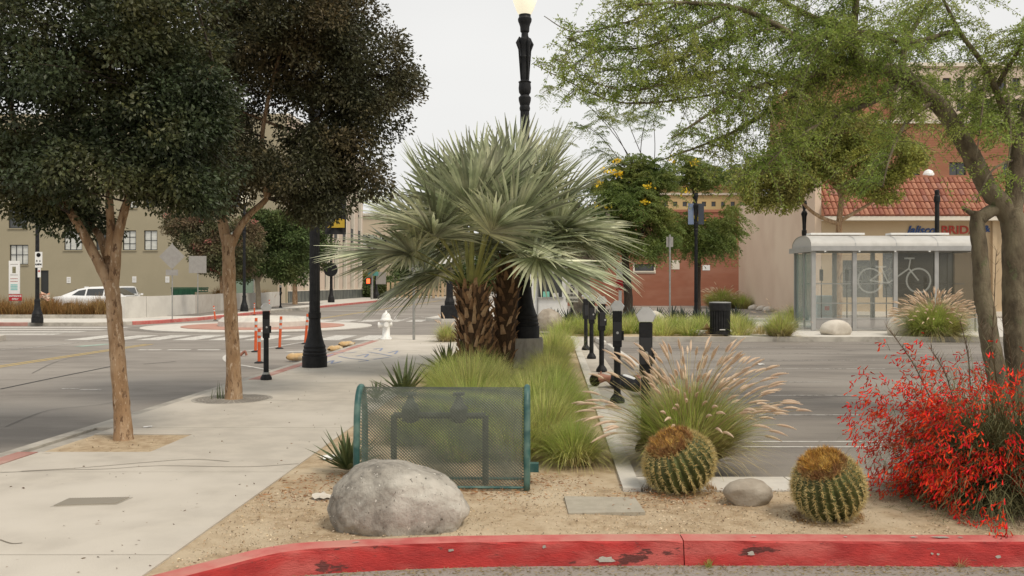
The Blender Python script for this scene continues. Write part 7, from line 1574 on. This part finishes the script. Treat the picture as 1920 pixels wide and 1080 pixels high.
# face details
fc = head + [.02, 0, .086]
MB().lathe([(.016, -.01), (.013, .012), (.004, .03)], 8, (0, 0, 0)).build('nose', M_SKIN, pr).location = tuple(fc + [.012, 0, .008] - sb)
for s in (-1, 1):
    MB().lathe([(.001, -.005), (.012, .0), (.001, .005)], 8).build('eyelid', mat('dark_lash', (.06, .03, .02), None), pr).location = tuple(fc + [-.022, s * .028, .004] - sb)
    e = MB().lathe([(.006, -.02), (.022, -.008), (.022, .008), (.006, .02)], 10); o = e.build('ear', M_SKIN, pr); o.location = tuple(head + [0, s * .08, -.0] - sb); o.rotation_euler = (R(90), 0, 0)
MB().box((0, 0, 0), (.008, .04, .006)).build('mouth', mat('lip', (.28, .09, .07), None), pr).location = tuple(fc + [.045, 0, .0] - sb)
hr = MB(); V = []; m = 20
for i in range(13):
    th = math.pi * i / 12
    for j in range(m): a_ = 2 * math.pi * j / m; V.append([-.088 * math.cos(th), .096 * math.sin(th) * math.cos(a_), .102 * math.sin(th) * math.sin(a_)])
hr.add(V, [[i * m + j, i * m + (j + 1) % m, i * m + m + (j + 1) % m, i * m + m + j] for i in range(12) for j in range(m)])
nst = 700; dd_ = unit(RNG.normal(size=(nst, 3))); pp = dd_ * [.08, .09, .095]; V, F = strips(pp, np.arctan2(dd_[:, 0], dd_[:, 1]) + RNG.normal(size=nst) * .5, RNG.uniform(1.0, 2.0, nst), RNG.random(nst), RNG.uniform(.015, .04, nst), np.full(nst, .007), 3); hr.add(V, F)
hr.build('hair', M_HAIR, pr, smooth=True).location = tuple(head - sb + [-.062, 0, -.020])
skin_obj('jacket', [(*(hip + [-.06, 0, .0]), (.155, .11)), (*(hip * .5 + chest * .5), (.155, .112)), (*chest, (.185, .125)), (*(chest + [-.11, 0, .01]), (.16, .11)), (*(neck + [.03, 0, -.01]), (.075, .07)), (*shA, .08), (*elA, .062), (*(wrA * .85 + elA * .15), .045), (*shB, .08), (*elB, .062), (*(wrB * .85 + elB * .15), .045)],
         chain(0, 1, 2, 3, 4) + [(3, 5)] + chain(5, 6, 7) + [(3, 8)] + chain(8, 9, 10), M_JACK, pr, sb)
skin_obj('shirt', [(*(hip + [-.08, 0, .075]), (.075, .05)), (*(hip * .5 + chest * .5 + [0, 0, .075]), (.08, .055)), (*(chest + [0, 0, .075]), (.075, .06))], chain(0, 1, 2), M_SHIRT, pr, sb)
skin_obj('trousers', [(*(hip + [-.05, 0, -.01]), (.15, .115)), (*(hip + [.05, -.09, 0]), .105), (*(kneeA * .5 + hip * .5 + [0, -.04, .01]), .09), (*kneeA, .075), (*(ankA * .92 + kneeA * .08), .06), (*(hip + [.05, .09, 0]), .105), (*kneeB, .075), (*(ankB * .92 + kneeB * .08), .06)], [(0, 1), (1, 2), (2, 3), (3, 4), (0, 5), (5, 6), (6, 7)], M_TROUS, pr, sb)
for ank, d in ((ankA, (.14, -.10, 0)), (ankB, (.17, .03, 0))):
    d = np.array(d); skin_obj('shoe', [(*(ank + [0, 0, -.03] - d * .25), .042), (*(ank + [0, 0, -.045] + d * .4), .045), (*(ank + [0, 0, -.055] + d), .034)], chain(0, 1, 2), mat('brown_shoe', (.22, .12, .08), None, rough=.7), pr, sb)
for wr, s in ((wrA, -1), (wrB, 1)):
    d = unit(np.array([.45, -s * .75, .05])); sd3 = unit(np.cross(d, [0, 0, 1.])); skin_obj('palm', [(*wr, .026), (*(wr + d * .045), (.04, .018)), (*(wr + d * .085), (.038, .014))], chain(0, 1, 2), M_SKIN, pr, sb)
    for f in range(4):
        o_ = (f - 1.5) * .019; ln = (.058, .07, .066, .05)[f]; b0 = wr + d * .085 + sd3 * o_; skin_obj('finger', [(*b0, .0095), (*(b0 + d * ln * .55 + [0, 0, -.004]), .0085), (*(b0 + d * ln + [0, 0, -.018]), .007)], chain(0, 1, 2), M_SKIN, pr, sb, 1)
    b0 = wr + d * .03 + sd3 * .032 * s; skin_obj('thumb', [(*b0, .012), (*(b0 + d * .03 + sd3 * .02 * s), .010), (*(b0 + d * .055 + sd3 * .022 * s), .008)], chain(0, 1, 2), M_SKIN, pr, sb, 1)
tr_ = sum(len(o.data.polygons) for o in SC.objects if o.type == 'MESH'); print('POLYS', tr_, 'OBJECTS', len(SC.objects))
